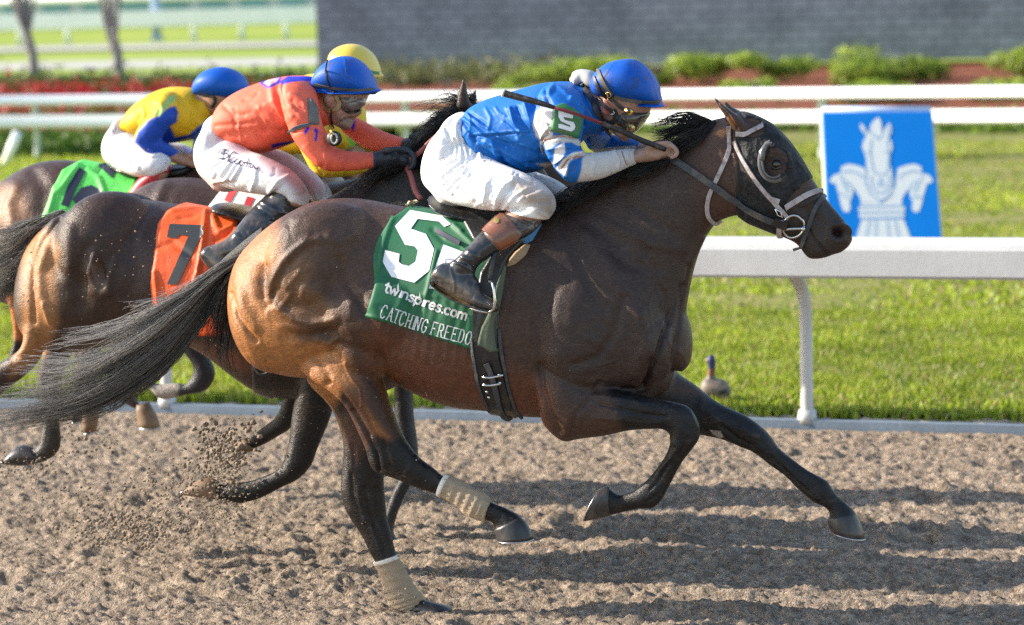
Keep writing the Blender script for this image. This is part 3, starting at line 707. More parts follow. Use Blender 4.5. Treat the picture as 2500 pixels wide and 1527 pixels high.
def flow(pl, lines, n, seed, spread=.03, wv=.06, a0=0.0, bias=1.0):
    """hair roots + paths interpolated between guide lines ((x,y,w)...)"""
    g = np.random.default_rng(seed); m = 24
    G = []
    for L in lines:
        L = np.asarray(L, float); C = crom(L, 8); s = np.concatenate([[0], np.cumsum(np.hypot(*np.diff(C[:, :2], axis=0).T))]); s /= s[-1]
        C = np.stack([np.interp(np.linspace(0, 1, m), s, C[:, i]) for i in range(3)], 1); G.append(pl.at(C[:, :2], C[:, 2]))
    G = np.array(G)                                   # guides,m,3
    nl = max(6, n//22); lk = g.integers(0, nl, n); lq = g.uniform(0, 1, nl)**bias*(len(G)-1); lo = g.normal(size=(nl, 3))*spread*1.5; lw = g.normal(size=(nl, 3))*np.array([.25, 1, .25])*wv
    q = np.clip(lq[lk]+g.normal(size=n)*.10, 0, len(G)-1.001); i = np.minimum(q.astype(int), len(G)-2); f = (q-i)[:, None, None]
    Pth = G[i]*(1-f)+G[i+1]*f
    grow = np.linspace(.2, 1, m)[None, :, None]; t_ = np.linspace(0, 1, m)[None, :, None]
    Pth = Pth + ((lo+lw)[lk])[:, None, :]*grow + g.normal(size=(n, 1, 3))*spread*(.35+.5*t_)
    wph = g.uniform(0, 6.28, (nl, 3))[lk][:, None, :]; Pth = Pth + np.sin(wph+t_*g.uniform(3, 7, nl)[lk][:, None, None])*spread*1.9*t_
    lnl = g.uniform(.55, 1.0, nl)[lk]
    ln = np.clip(lnl*g.uniform(.82, 1.08, n), .3, 1.0)
    def dirs(t):
        x = t*ln*(m-1); k = np.minimum(x.astype(int), m-2); ff = (x-k)[:, None]; ar_ = np.arange(n)
        return Pth[ar_, k]*(1-ff)+Pth[ar_, k+1]*ff - Pth[:, 0]
    dirs.q = q/(len(G)-1); return Pth[:, 0].copy(), dirs

BLK = (.006, .0055, .0065)
# --------------------------- leading horse
h5 = tag(empty('horse', PM.at((1000, 1480), 0)[0]), 'dark bay horse galloping in front in black blinker hood and green saddle cloth', 'horse')
torso = [(560, 690, 566, 770, .07), (578, 622, 598, 845, .17), (620, 570, 640, 885, .235), (680, 522, 710, 905, .275), (750, 487, 780, 905, .29), (820, 477, 860, 885, .29), (880, 481, 925, 893, .28), (960, 496, 1000, 942, .275),
         (1060, 508, 1085, 975, .295), (1160, 500, 1180, 988, .30), (1250, 488, 1275, 1002, .285), (1330, 476, 1365, 1002, .255), (1420, 500, 1450, 985, .235), (1510, 540, 1535, 965, .22), (1585, 610, 1595, 945, .18), (1628, 720, 1622, 890, .10)]
neck = [(1240, 492, 1560, 880, .16), (1330, 473, 1640, 800, .155), (1405, 452, 1652, 735, .135), (1480, 418, 1668, 655, .112), (1555, 378, 1690, 590, .095), (1635, 328, 1722, 540, .085), (1700, 293, 1768, 520, .082), (1760, 278, 1805, 520, .08)]
head = [(1752, 278, 1765, 505, .07), (1790, 270, 1795, 533, .085), (1845, 293, 1832, 549, .10), (1885, 327, 1862, 561, .10), (1920, 372, 1886, 572, .085), (1950, 423, 1910, 583, .07), (1975, 460, 1925, 596, .058), (2003, 497, 1936, 612, .052), (2028, 526, 1952, 624, .053), (2044, 550, 1984, 621, .048), (2047, 566, 2008, 612, .03)]
nf = Z4((130, -150, 60, 250, .12, -.13), (300, -60, 90, 400, .115, -.15), (400, 80, 215, 515, .09, -.17), (520, 135, 330, 500, .078, -.17), (680, 165, 520, 476, .068, -.17), (850, 205, 680, 440, .058, -.165), (1000, 238, 830, 430, .048, -.16), (1105, 272, 915, 430, .044, -.16),
        (1168, 365, 962, 455, .045, -.16), (1186, 480, 975, 495, .043, -.16), (1130, 575, 958, 575, .034, -.16), (1060, 665, 915, 655, .028, -.155), (1003, 770, 860, 727, .026, -.15), (955, 865, 795, 800, .028, -.15), (915, 935, 715, 862, .035, -.15), (855, 990, 655, 885, .034, -.15), (790, 992, 622, 893, .028, -.15),
        (700, 1005, 600, 893, .027, -.15), (600, 1030, 560, 860, .034, -.15), (548, 1042, 540, 842, .04, -.15))
ff = Z4((900, -160, 700, 150, .10, .10), (1010, 15, 840, 320, .092, .12), (1150, 115, 1000, 430, .075, .13), (1300, 232, 1190, 470, .06, .13), (1420, 292, 1340, 502, .052, .13), (1520, 340, 1480, 560, .047, .13), (1605, 400, 1560, 592, .045, .13), (1682, 475, 1625, 640, .042, .13),
        (1742, 560, 1695, 695, .033, .13), (1842, 642, 1785, 760, .027, .125), (1950, 720, 1872, 850, .026, .12), (2042, 770, 1945, 912, .03, .12), (2092, 803, 1993, 952, .034, .12), (2142, 880, 2052, 975, .029, .12), (2205, 942, 2100, 1010, .029, .12), (2260, 990, 2098, 1045, .036, .12), (2296, 1040, 2090, 1062, .045, .12))
nh = Z5((1230, -330, 860, -180, .09, -.08), (1240, -140, 790, -60, .115, -.12), (1262, 0, 850, 45, .115, -.15), (1295, 120, 965, 115, .105, -.165), (1340, 250, 1062, 210, .085, -.165), (1380, 350, 1125, 335, .068, -.165), (1425, 430, 1182, 470, .055, -.165), (1482, 505, 1203, 555, .05, -.165),
        (1535, 550, 1245, 610, .046, -.16), (1590, 590, 1350, 645, .038, -.16), (1640, 632, 1480, 700, .033, -.155), (1700, 662, 1610, 742, .031, -.15), (1765, 685, 1715, 798, .032, -.15), (1855, 730, 1795, 862, .038, -.15), (1912, 778, 1882, 888, .035, -.15), (1990, 812, 1930, 905, .032, -.15), (2065, 850, 1935, 935, .038, -.15), (2105, 885, 1942, 962, .044, -.15))
fh = Z5((1240, -120, 820, -80, .12, .10), (1250, 30, 850, 75, .11, .13), (1285, 150, 975, 215, .09, .14), (1300, 300, 1040, 370, .075, .14), (1296, 450, 1055, 480, .065, .14), (1288, 580, 1045, 600, .056, .14), (1290, 690, 1035, 700, .05, .14), (1300, 790, 1058, 812, .046, .14), (1308, 870, 1100, 892, .04, .14),
        (1330, 950, 1160, 982, .034, .135), (1350, 1040, 1202, 1072, .03, .13), (1370, 1100, 1240, 1140, .03, .13), (1420, 1200, 1275, 1232, .032, .13), (1472, 1290, 1308, 1335, .036, .13), (1512, 1345, 1342, 1402, .038, .13), (1560, 1375, 1420, 1425, .034, .13), (1610, 1392, 1500, 1440, .034, .13))
leg_m = dict(m=4, n=20)
parts = [loft(PM, torso, n=36, k=.12, e=.95), loft(PM, neck, n=32, k=.18), loft(PM, head, n=28, e=.9), loft(PM, nf, **leg_m), loft(PM, ff, **leg_m), loft(PM, nh, **leg_m), loft(PM, fh, **leg_m)]
# hip, stifle, shoulder, croup masses
def blob(pl, x, y, w, rx, ry, rw):
    c = pl.at((x, y), w)[0]; return ellips(c, (rx, rw, ry), 20, 14, rot=np.array([[pl.h[0], pl.h[1], 0], [pl.n[0], pl.n[1], 0], [0, 0, 1]]))
parts += [blob(PM, 800, 640, -.13, .26, .24, .17), blob(PM, 800, 640, .13, .26, .24, .17), blob(PM, 660, 760, -.12, .17, .22, .14), blob(PM, 660, 760, .12, .17, .22, .14), blob(PM, 1430, 800, -.12, .22, .26, .13), blob(PM, 1430, 800, .12, .22, .26, .13),
          blob(PM, 1555, 830, -.09, .11, .15, .11), blob(PM, 1560, 830, .09, .11, .15, .11), blob(PM, 880, 830, -.17, .12, .14, .10), blob(PM, 1010, 740, -.02, .4, .22, .27)]
parts += [loft(PM, [(x1, y1, x2, y2, hw, ww) for x1, y1, x2, y2, hw, ww in Z3((345, 330, 520, 335, .03, -.055), (310, 230, 470, 255, .032, -.065), (250, 130, 370, 180, .026, -.07), (212, 65, 262, 100, .014, -.07), (212, 52, 228, 68, .006, -.07))]),
          loft(PM, Z3((400, 260, 560, 260, .03, .05), (330, 160, 480, 200, .03, .06), (302, 115, 380, 150, .02, .065), (300, 92, 330, 105, .008, .065)))]
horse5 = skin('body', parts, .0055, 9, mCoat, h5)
z2 = Z2
S = [ (z2((640, 312), (560, 335), (500, 380), (440, 440), (400, 510), (368, 580), (358, 655)), 10, .011), (z2((610, 345), (530, 400), (450, 490), (400, 590), (385, 640)), 8, -.006),
      (z2((335, 470), (320, 560), (330, 640), (355, 680)), 12, -.014), (z2((190, 420), (188, 560), (220, 700), (290, 800)), 14, .008), (z2((250, 470), (250, 560), (290, 660)), 14, .006),
      (z2((150, 620), (185, 740), (240, 830), (290, 885)), 6, -.012), (z2((400, 700), (500, 760), (600, 790), (740, 765)), 9, .010), (z2((480, 850), (600, 865), (720, 830)), 16, -.014), (z2((420, 800), (560, 830), (700, 800)), 10, .004),
      (z2((560, 600), (640, 620), (700, 680), (720, 720)), 22, .012), (z2((540, 560), (500, 640), (470, 700)), 12, -.006), (z2((700, 300), (760, 330), (830, 290)), 14, .010), (z2((650, 380), (700, 480), (720, 560)), 25, -.008),
      (z2((760, 420), (800, 560), (870, 650), (900, 740)), 14, -.010), (z2((870, 650), (930, 760), (980, 900), (1000, 1000)), 14, -.010), (z2((795, 1010), (810, 1060), (835, 1110), (872, 1150), (882, 1200), (886, 1255)), 3.2, .007),
      (z2((690, 900), (730, 960), (760, 1020)), 12, .004), (z2((640, 880), (700, 900), (740, 880)), 7, .007), (z2((540, 930), (640, 990), (700, 1080), (690, 1130)), 10, -.008), (z2((700, 1120), (780, 1190), (860, 1300), (930, 1420)), 6, -.010),
      (Z5((1100, 250), (1180, 380), (1245, 500), (1262, 600)), 4, -.016), (Z5((1290, 420), (1300, 500), (1330, 600)), 5, -.007), (Z5((1180, 700), (1210, 850), (1260, 1000), (1300, 1090)), 5, -.008), (Z5((1100, 620), (1110, 760), (1170, 860)), 5, -.006),
      (Z5((1480, 520), (1440, 590), (1400, 640)), 6, .004),
      ([(1640, 690), (1612, 760), (1590, 830), (1572, 890), (1548, 935)], 8, -.022), ([(1655, 640), (1640, 720), (1632, 800), (1618, 870)], 6, -.010), ([(1690, 575), (1655, 640), (1622, 720), (1600, 790)], 10, .010),
      ([(1300, 880), (1305, 940), (1325, 1000), (1345, 1040)], 9, -.014), ([(1340, 860), (1360, 950), (1380, 1000)], 30, .010), (Z4((480, 100), (430, 160), (380, 230), (300, 330), (290, 420)), 6, -.010), (Z4((640, 150), (780, 150), (830, 60), (840, -60)), 7, -.012),
      ([(1420, 560), (1470, 640), (1540, 760), (1560, 840)], 26, .012), ([(1350, 520), (1400, 640), (1450, 740)], 16, -.008), ([(1560, 610), (1590, 700), (1600, 760)], 12, -.006), ([(1500, 720), (1480, 800), (1440, 860), (1380, 880)], 12, -.009), ([(1540, 760), (1550, 830), (1530, 900)], 20, .010),
      (Z4((480, 250), (640, 290), (800, 330), (950, 340)), 5, -.008), (Z4((440, 350), (620, 360), (800, 390), (900, 385)), 5, .006), (Z4((420, 190), (600, 215), (800, 250)), 7, .005), (Z4((1060, 470), (1080, 540), (1030, 640)), 5, -.006), (Z4((960, 480), (1030, 560), (980, 640), (900, 720)), 4, .006), (Z4((1010, 600), (960, 690), (880, 800)), 4, -.005),
      (Z4((1330, 400), (1450, 500), (1550, 550)), 7, -.010), (Z4((1480, 420), (1580, 480)), 9, .007), (Z4((1700, 640), (1850, 780), (1960, 880)), 4, -.005), (Z4((1650, 560), (1700, 600)), 6, .005), (Z4((1200, 260), (1350, 400)), 14, .007),
      ([(1500, 470), (1560, 520), (1620, 560)], 14, -.006), ([(1420, 520), (1500, 560), (1580, 590), (1640, 600)], 14, .007), ([(1720, 545), (1690, 610), (1668, 680)], 8, -.008), ([(1450, 600), (1520, 640), (1590, 650)], 14, -.005),
      # head
      (Z3((1010, 1170), (1045, 1230), (1090, 1290), (1140, 1350), (1165, 1395)), 2.8, -.011), (Z3((1165, 1180), (1160, 1240), (1200, 1290)), 4, .006), (Z3((1270, 1130), (1330, 1160), (1345, 1220), (1320, 1260)), 5, .010),
      (Z3((1240, 1190), (1275, 1200)), 9, -.036), (Z3((1170, 1150), (1230, 1118), (1310, 1140), (1345, 1190)), 4.5, .008), (Z3((1165, 1180), (1200, 1250), (1270, 1270)), 4.5, .007), (Z3((1100, 1000), (1180, 1090)), 8, .006), (Z3((1040, 1190), (1100, 1260), (1180, 1330)), 6, .004), (Z3((880, 960), (1000, 1010), (1060, 1080)), 8, -.005), (Z3((840, 980), (960, 960), (1060, 900)), 6, .005),
      (Z3((660, 540), (720, 500), (800, 540), (840, 640)), 9, .010), (Z3((735, 615)), 8, -.006), (Z3((500, 560), (560, 720), (660, 850)), 16, .010), (Z3((420, 500), (430, 700), (440, 900), (470, 1040)), 7, -.009), (Z3((330, 330), (360, 500), (370, 700)), 10, -.006),
      (Z3((240, 120), (330, 230), (400, 330)), 4, -.022), (Z3((480, 420), (620, 440)), 9, -.004)]
g = np.random.default_rng(9)
for i in range(16):                # ribs and small muscle flutter
    x = 1290-i*24; S.append(([(x, 700+i*3), (x-18, 800), (x-30, 900-i*3)], 7, .0022))
for i in range(26):
    x, y = g.uniform(1340, 1600), g.uniform(560, 900); a = g.uniform(.3, 1.2); l = g.uniform(20, 60); S.append(([(x, y), (x+math.cos(a)*l, y+math.sin(a)*l)], g.uniform(4, 9), g.uniform(-.003, .0035)))
for i in range(22):
    x, y = g.uniform(620, 860), g.uniform(520, 760); a = g.uniform(1.2, 2.6); l = g.uniform(20, 60); S.append(([(x, y), (x+math.cos(a)*l, y+math.sin(a)*l)], g.uniform(5, 10), g.uniform(-.003, .0045)))
vein = [(Z2((1000, 700), (1050, 790), (1140, 850), (1200, 940)), 2.2, .0035), ([(1000, 850), (1050, 885), (1110, 900), (1160, 920)], 2.2, .003), ([(1320, 820), (1345, 870), (1330, 930), (1350, 980)], 2.2, .003), ([(1400, 860), (1440, 880), (1480, 870)], 2.2, .003), ([(1560, 620), (1575, 680), (1560, 740), (1570, 800)], 2.4, .004), ([(1620, 600), (1600, 680), (1580, 760)], 2.2, .003),
        (Z4((700, 200), (760, 260), (860, 290)), 2.2, .004), (Z4((560, 300), (640, 340), (760, 350)), 2.2, .003), (Z2((600, 1080), (660, 1150), (740, 1230)), 2.2, .004), (Z2((930, 1260), (960, 1350), (1010, 1420)), 2.4, .005), (Z3((880, 1000), (960, 1060), (1010, 1040)), 2, .003), (Z3((600, 900), (680, 980), (760, 1020)), 2, .003),
        (Z4((830, 640), (920, 560)), 3, .005), (Z4((1120, 330), (1165, 420)), 4, .005), (Z4((1080, 400), (1120, 440), (1110, 500)), 5, -.005), (Z4((880, 900), (800, 950)), 4, -.004), (Z4((950, 690), (890, 800), (830, 860)), 3, -.006), (Z4((1960, 790), (2010, 860), (2060, 930)), 4, -.005), (Z4((1790, 690), (1900, 800)), 3, .005), (Z4((1620, 520), (1670, 580)), 5, -.005),
        (Z5((1540, 600), (1600, 660)), 4, -.005), (Z5((1490, 560), (1560, 620), (1640, 680)), 3.5, .005), (Z5((1140, 700), (1150, 800), (1180, 900)), 5, .007), (Z5((1240, 700), (1250, 800)), 5, -.006), (Z5((1220, 930), (1270, 1060)), 3.5, .006), (Z5((1110, 450), (1120, 560)), 6, -.005), (Z5((1990, 830), (1960, 900)), 4, -.004)]
sculpt(horse5, [(a, b*.92, c*.95) for a, b, c in S]+vein)
V_ = arr(horse5); put(horse5, lap(V_, edges(horse5), 1, .35))
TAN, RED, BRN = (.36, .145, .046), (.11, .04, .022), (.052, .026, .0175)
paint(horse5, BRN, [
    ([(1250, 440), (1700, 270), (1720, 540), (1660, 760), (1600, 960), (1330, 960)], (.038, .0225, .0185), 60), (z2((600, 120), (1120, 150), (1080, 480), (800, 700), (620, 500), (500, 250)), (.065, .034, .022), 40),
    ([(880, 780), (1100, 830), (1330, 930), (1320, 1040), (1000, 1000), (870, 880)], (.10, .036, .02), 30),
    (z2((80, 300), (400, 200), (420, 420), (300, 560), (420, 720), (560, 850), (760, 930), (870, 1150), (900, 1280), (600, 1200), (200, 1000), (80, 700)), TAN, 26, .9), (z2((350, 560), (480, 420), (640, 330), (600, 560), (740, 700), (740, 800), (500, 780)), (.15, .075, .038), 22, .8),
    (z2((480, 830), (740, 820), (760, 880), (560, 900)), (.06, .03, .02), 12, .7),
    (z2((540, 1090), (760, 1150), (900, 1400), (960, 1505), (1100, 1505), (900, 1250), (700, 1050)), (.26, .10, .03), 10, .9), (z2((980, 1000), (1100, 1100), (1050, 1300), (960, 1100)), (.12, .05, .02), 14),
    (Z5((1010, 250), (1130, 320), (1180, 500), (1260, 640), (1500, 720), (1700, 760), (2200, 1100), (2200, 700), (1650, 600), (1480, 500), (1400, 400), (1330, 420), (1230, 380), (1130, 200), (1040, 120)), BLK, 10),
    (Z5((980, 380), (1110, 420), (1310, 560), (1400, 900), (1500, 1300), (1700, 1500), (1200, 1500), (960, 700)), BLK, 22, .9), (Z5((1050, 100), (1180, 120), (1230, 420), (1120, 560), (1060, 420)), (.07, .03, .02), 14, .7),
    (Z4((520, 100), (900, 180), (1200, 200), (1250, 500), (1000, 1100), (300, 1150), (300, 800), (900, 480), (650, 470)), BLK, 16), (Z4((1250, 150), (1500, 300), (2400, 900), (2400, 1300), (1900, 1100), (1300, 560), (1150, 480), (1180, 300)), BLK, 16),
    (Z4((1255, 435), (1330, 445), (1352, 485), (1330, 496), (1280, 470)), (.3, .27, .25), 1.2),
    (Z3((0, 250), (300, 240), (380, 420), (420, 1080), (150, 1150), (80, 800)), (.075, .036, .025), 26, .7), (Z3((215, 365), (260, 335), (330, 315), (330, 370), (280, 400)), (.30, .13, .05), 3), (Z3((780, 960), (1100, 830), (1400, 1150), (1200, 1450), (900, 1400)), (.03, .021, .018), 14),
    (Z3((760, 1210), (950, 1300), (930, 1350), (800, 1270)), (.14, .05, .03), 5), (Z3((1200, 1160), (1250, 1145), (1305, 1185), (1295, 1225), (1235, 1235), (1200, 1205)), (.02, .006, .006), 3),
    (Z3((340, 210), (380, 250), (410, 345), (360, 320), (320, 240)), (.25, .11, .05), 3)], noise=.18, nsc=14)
# hooves and shoes
def hoof(pl, S, mat, parent, n=22, m=2, shoe=True):
    V, F = loft(pl, S, m=m, n=n, flat=(True, True)); o = mesh_obj('hoof', V, F, mat, parent)
    if shoe:
        a, b = S[-2], S[-1]; e = [b[i]+(b[i]-a[i])*.16 for i in range(4)]
        sh = mesh_obj('horseshoe', *loft(pl, [(b[0], b[1], b[2], b[3], b[4]*1.03, b[5]), (e[0], e[1], e[2], e[3], b[4]*1.03, b[5])], m=1, n=n, flat=(True, True)), mShoe, o)
    return o
hoof(PM, Z4((560, 1038, 548, 838, .044, -.15), (520, 1052, 532, 835, .047, -.15), (440, 1070, 508, 838, .052, -.15), (372, 1082, 482, 848, .056, -.15)), mHoof, h5)
hoof(PM, Z4((2280, 1020, 2092, 1052, .046, .12), (2302, 1060, 2090, 1078, .05, .12), (2332, 1125, 2098, 1112, .055, .12), (2354, 1205, 2112, 1148, .058, .12)), mHoof, h5)
hoof(PM, Z5((2085, 868, 1936, 945, .043, -.15), (2120, 900, 1942, 968, .047, -.15), (2150, 955, 1948, 985, .052, -.15), (2166, 1000, 1956, 1008, .057, -.15)), mHoof, h5)
hoof(PM, Z5((1540, 1362, 1440, 1425, .04, .13), (1580, 1372, 1480, 1437, .045, .13), (1650, 1392, 1560, 1452, .05, .13), (1690, 1410, 1610, 1462, .053, .13)), mHoof, h5, shoe=False)
# bandages with wrapped ridges
def bandage(pl, S, parent, seed, horse):
    T = crom([list(s) for s in S], 10); g = np.random.default_rng(seed); parts_ = []
    for i in range(len(T)): T[i, 4] *= 1+.05*math.sin(i*1.3+g.uniform(-.5, .5))
    V, F = loft(pl, [tuple(t) for t in T], m=1, n=32, flat=(True, True)); n = len(V)
    o = mesh_obj('bandage', V, F, mBand, parent)
    c = V.mean(0); N = normals(o); P = V@np.array([3., 1, 7]); put(o, V + N*(.0022*np.sin(P*38+vnoise(V[:, 0]*14, V[:, 2]*14, seed)*5))[:, None]); return o
S1 = [tuple(list(a[:4])+[a[4]*1.1+.004, a[5]]) for a in Z5((1662, 622, 1606, 748, .031, -.15), (1765, 672, 1712, 808, .032, -.15), (1860, 722, 1792, 872, .038, -.15), (1920, 775, 1885, 898, .035, -.15))]
S2 = [tuple(list(a[:4])+[a[4]*1.1+.004, a[5]]) for a in Z5((1374, 1098, 1232, 1142, .03, .13), (1424, 1196, 1270, 1236, .032, .13), (1478, 1286, 1302, 1342, .036, .13), (1522, 1345, 1336, 1408, .038, .13), (1500, 1392, 1390, 1430, .036, .13))]
b1 = bandage(PM, S1, h5, 1, horse5); b2 = bandage(PM, S2, h5, 2, horse5)
for bnd, S_ in ((b1, Z5((1650, 618, 1600, 745, .041, -.15), (1676, 628, 1622, 758, .042, -.15))), (b2, Z5((1370, 1090, 1228, 1136, .04, .13), (1382, 1112, 1240, 1160, .041, .13)))):
    mesh_obj('bandage_edge', *loft(PM, S_, m=2, n=28, flat=(True, True)), mBandW, bnd)
# tail and mane
dk = [(612, 600, 0), (590, 612, 0)]
lines = [[(612, 600, -.02), (540, 630, -.03), (470, 676, -.03), (400, 718, -.05), (310, 742, -.08), (180, 742, -.1)],
         [(608, 604, -.03), (530, 648, -.04), (450, 705, -.05), (360, 760, -.08), (260, 800, -.1), (110, 828, -.12)],
         [(606, 610, -.02), (530, 664, -.04), (445, 738, -.06), (330, 820, -.08), (200, 872, -.1), (30, 880, -.1)],
         [(604, 612, 0), (520, 670, -.03), (430, 770, -.05), (300, 860, -.08), (150, 920, -.1), (-60, 960, -.1)],
         [(604, 618, .02), (525, 690, 0), (440, 800, -.03), (330, 900, -.06), (180, 970, -.08), (-70, 1010, -.08)],
         [(606, 624, .03), (540, 700, .02), (470, 790, 0), (370, 910, -.04), (230, 985, -.05), (-10, 1025, -.05)]]
rt_, dr_ = flow(PM, lines, 1800, 21, spread=.011, wv=.04, bias=.6)
strands('tail', rt_, dr_, None, .0016, mHair, h5, 21, curl=.016, segs=20, cols=((.008, .007, .007), (.06, .055, .05)), tipcol=(.55, .52, .5))  # silver tint puts the sunlit look of the upper strands into the colour
lines = [[(604, 612, -.03), (575, 660, -.06), (545, 720, -.08), (525, 790, -.08), (505, 850, -.08)], [(606, 612, -.02), (590, 670, -.05), (572, 740, -.07), (565, 810, -.08), (570, 880, -.08)], [(608, 612, 0), (560, 640, -.03), (520, 680, -.05), (480, 760, -.06), (470, 800, -.06)]]
rt_, dr_ = flow(PM, lines, 900, 22, spread=.012, wv=.03)
strands('tail', rt_, dr_, None, .0018, mHair, h5, 22, curl=.008, segs=14, cols=((.006, .006, .006), (.015, .013, .012)))
dock = skin('dock', [tubepx(PM, [(650, 570, 0), (615, 592, 0), (580, 615, 0), (545, 640, 0), (510, 670, -.01)], [.05, .045, .038, .03, .012], n=14)], .008, 4, M('dock_hair', (.01, .009, .009), .5, bump=.6, bscale=160), h5)
mlines = [[(1725, 298, 0), (1690, 286, -.02), (1640, 284, -.03), (1580, 296, -.04)], [(1720, 302, 0), (1680, 290, -.02), (1630, 290, -.03), (1560, 312, -.04)], [(1715, 300, 0), (1670, 285, -.02), (1620, 292, -.03), (1555, 325, -.04)],
          [(1690, 312, 0), (1640, 305, -.03), (1600, 320, -.04), (1550, 338, -.04)], [(1650, 330, 0), (1610, 325, -.03), (1580, 345, -.05), (1560, 370, -.05)]]
rt_, dr_ = flow(PM, mlines, 260, 31, spread=.008, wv=.012)
strands('mane', rt_, dr_, None, .0017, mHair, h5, 31, curl=.006, segs=12, cols=((.006, .005, .005), (.014, .012, .012)), tipcol=(.01, .01, .01))
mlines = [[(1720, 296, -.03), (1690, 330, -.06), (1650, 352, -.08), (1610, 370, -.09)], [(1640, 330, -.03), (1610, 362, -.06), (1590, 385, -.08), (1550, 400, -.09)], [(1560, 375, -.02), (1530, 400, -.06), (1490, 425, -.08), (1450, 440, -.09)], [(1480, 418, -.02), (1440, 440, -.07), (1400, 458, -.1), (1350, 475, -.11)], [(1400, 450, -.02), (1360, 470, -.07), (1330, 500, -.12), (1300, 520, -.14)], [(1350, 470, -.02), (1320, 500, -.1), (1300, 530, -.15), (1280, 560, -.17)]]
rt_, dr_ = flow(PM, mlines, 1500, 32, spread=.011, wv=.015)
strands('mane', rt_, dr_, None, .0018, mHair, h5, 32, curl=.005, segs=10, cols=((.006, .005, .005), (.016, .014, .013)))

# --------------------------- tack of the leading horse
mHood = M('hood_fabric', (.012, .012, .014), .6, spec=.3, var=.45, vscale=24, fine=(60, .5), bump=.8, bscale=45, bdist=.01, sheen=.1, dirt=((.12, .10, .085), 16, .54, .70, .55), bump2=(18, .7, .02))
mRub = M('blinker_rubber', (.11, .11, .115), .25, dirt=((.12, .10, .08), 20, .55, .7, .5)); mEye = M('eye', (.01, .006, .004), .04, coat=1.)
mStrapW = M('bridle_pale', (.42, .37, .38), .6, var=.15, vscale=30, bump=.3, bscale=120, dirt=((.16, .11, .09), 22, .48, .66, .75))
mStrapB = M('rein_rubber', (.04, .045, .055), .6, bump=.4, bscale=130, dirt=((.16, .14, .12), 18, .48, .66, .6)); mLea = M('black_leather', (.015, .015, .017), .3, bump=.2, bscale=90, dirt=((.12, .09, .07), 12, .52, .7, .6))
mSteel = M('bit_steel', (.6, .6, .6), .2, metal=1.)
hood_poly = Z3((420, 185), (470, 175), (640, 180), (800, 240), (960, 480), (1070, 740), (1030, 740), (950, 790), (860, 880), (810, 950), (800, 1000), (815, 1080), (800, 1170), (745, 1190), (735, 1230), (690, 1215), (520, 1135), (455, 1115), (415, 1060), (400, 1000), (405, 800), (415, 560), (400, 430), (385, 350), (450, 380), (520, 330), (540, 300))
ear_hole = Z3((470, 235), (540, 240), (610, 270), (642, 320), (625, 370), (560, 395), (500, 392), (445, 370), (400, 345), (330, 330), (200, 60), (260, 30), (380, 90), (430, 190))
eye_hole = [(Z3((722+98*math.cos(a)+12, 612+128*math.sin(a)))[0]) for a in np.linspace(0, 2*math.pi, 26)[:-1]]
hood = overlay('hood', horse5, hood_poly, .005, mHood, h5, holes=(ear_hole, eye_hole), dip=.004)
tag(hood, 'black mud streaked blinker hood')
g = np.random.default_rng(4); wr = []
for i in range(34):
    x, y = g.uniform(640, 980), g.uniform(230, 830); a = g.uniform(.7, 1.5); l = g.uniform(30, 110); wr.append((Z3((x, y), (x+math.cos(a)*l*.5, y+math.sin(a)*l*.5+6), (x+math.cos(a)*l, y+math.sin(a)*l)), g.uniform(2, 3.5), g.uniform(-.006, .006)))
sculpt(hood, wr)
# blinker cup: C-shaped flange with a raised lip round the eye
def ering(rx, ry, a0, a1, off, n=30): return drape(np.array([Z3((712+rx*math.cos(a), 612+ry*math.sin(a)))[0] for a in np.linspace(a0, a1, n)]), [horse5], off)
a0, a1 = R(58), R(262)
fo = ering(132, 168, a0, a1, .012); fi = ering(88, 128, a0, a1, .010); n_ = len(fo)
V = np.vstack([fo, fi, ering(128, 162, a0, a1, .018), ering(90, 130, a0, a1, .018)]); F = []
for i in range(n_-1):
    F += [(2*n_+i, 2*n_+i+1, 3*n_+i+1, 3*n_+i), (i, i+1, 2*n_+i+1, 2*n_+i), (3*n_+i, 3*n_+i+1, n_+i+1, n_+i)]
cup = mesh_obj('blinker', V, F, mRub, h5)
li = ering(84, 124, a0, a1, .008); lo_ = ering(72, 110, a0, a1, .046)
ww = [li, ering(92, 132, a0, a1, .010), ering(84, 124, a0, a1, .049), lo_]; V = np.vstack(ww); F = []
for i in range(n_-1):
    for r_ in range(3): F.append((r_*n_+i, r_*n_+i+1, (r_+1)*n_+i+1, (r_+1)*n_+i))
    F.append((3*n_+i, 3*n_+i+1, i+1, i))
mesh_obj('blinker_lip', V, F, mRub, cup)
pe = drape([Z3((735, 618))[0]], [horse5], -.008)[0]
mesh_obj('eye', *ellips(pe, (.021, .017, .019), 20, 14), mEye, h5)
for L, wd in ((Z3((680, 590), (720, 572), (770, 585), (795, 615)), 2.6), (Z3((690, 650), (735, 662), (785, 645)), 2.4)):
    mesh_obj('eyelid', *tube3(drape(dense(L, 3), [horse5], .006), .0035, n=8, m=2), M('eyelid', (.03, .024, .022), .5), h5)
br5 = tag(empty('bridle', drape([(1850, 520)], [horse5])[0]), 'pale mud stained bridle with steel ring bit on the blinkered head of the leading horse', 'bridle')
bsrc = [horse5, hood]
strap('cheek_strap', Z3((392, 430), (430, 520), (500, 650), (590, 790), (700, 920), (770, 1000), (835, 1075)), 5.2, bsrc, mStrapW, br5, off=.006)
strap('keeper', Z3((690, 905), (760, 930)), 6, bsrc, mStrapW, br5, off=.010, curve=False)
strap('throat_lash', Z3((352, 300), (350, 420), (345, 500), (300, 620), (235, 760), (180, 870), (158, 960), (160, 1040), (190, 1090), (235, 1108), (280, 1090)), 5.2, bsrc, mStrapW, br5, off=.008)
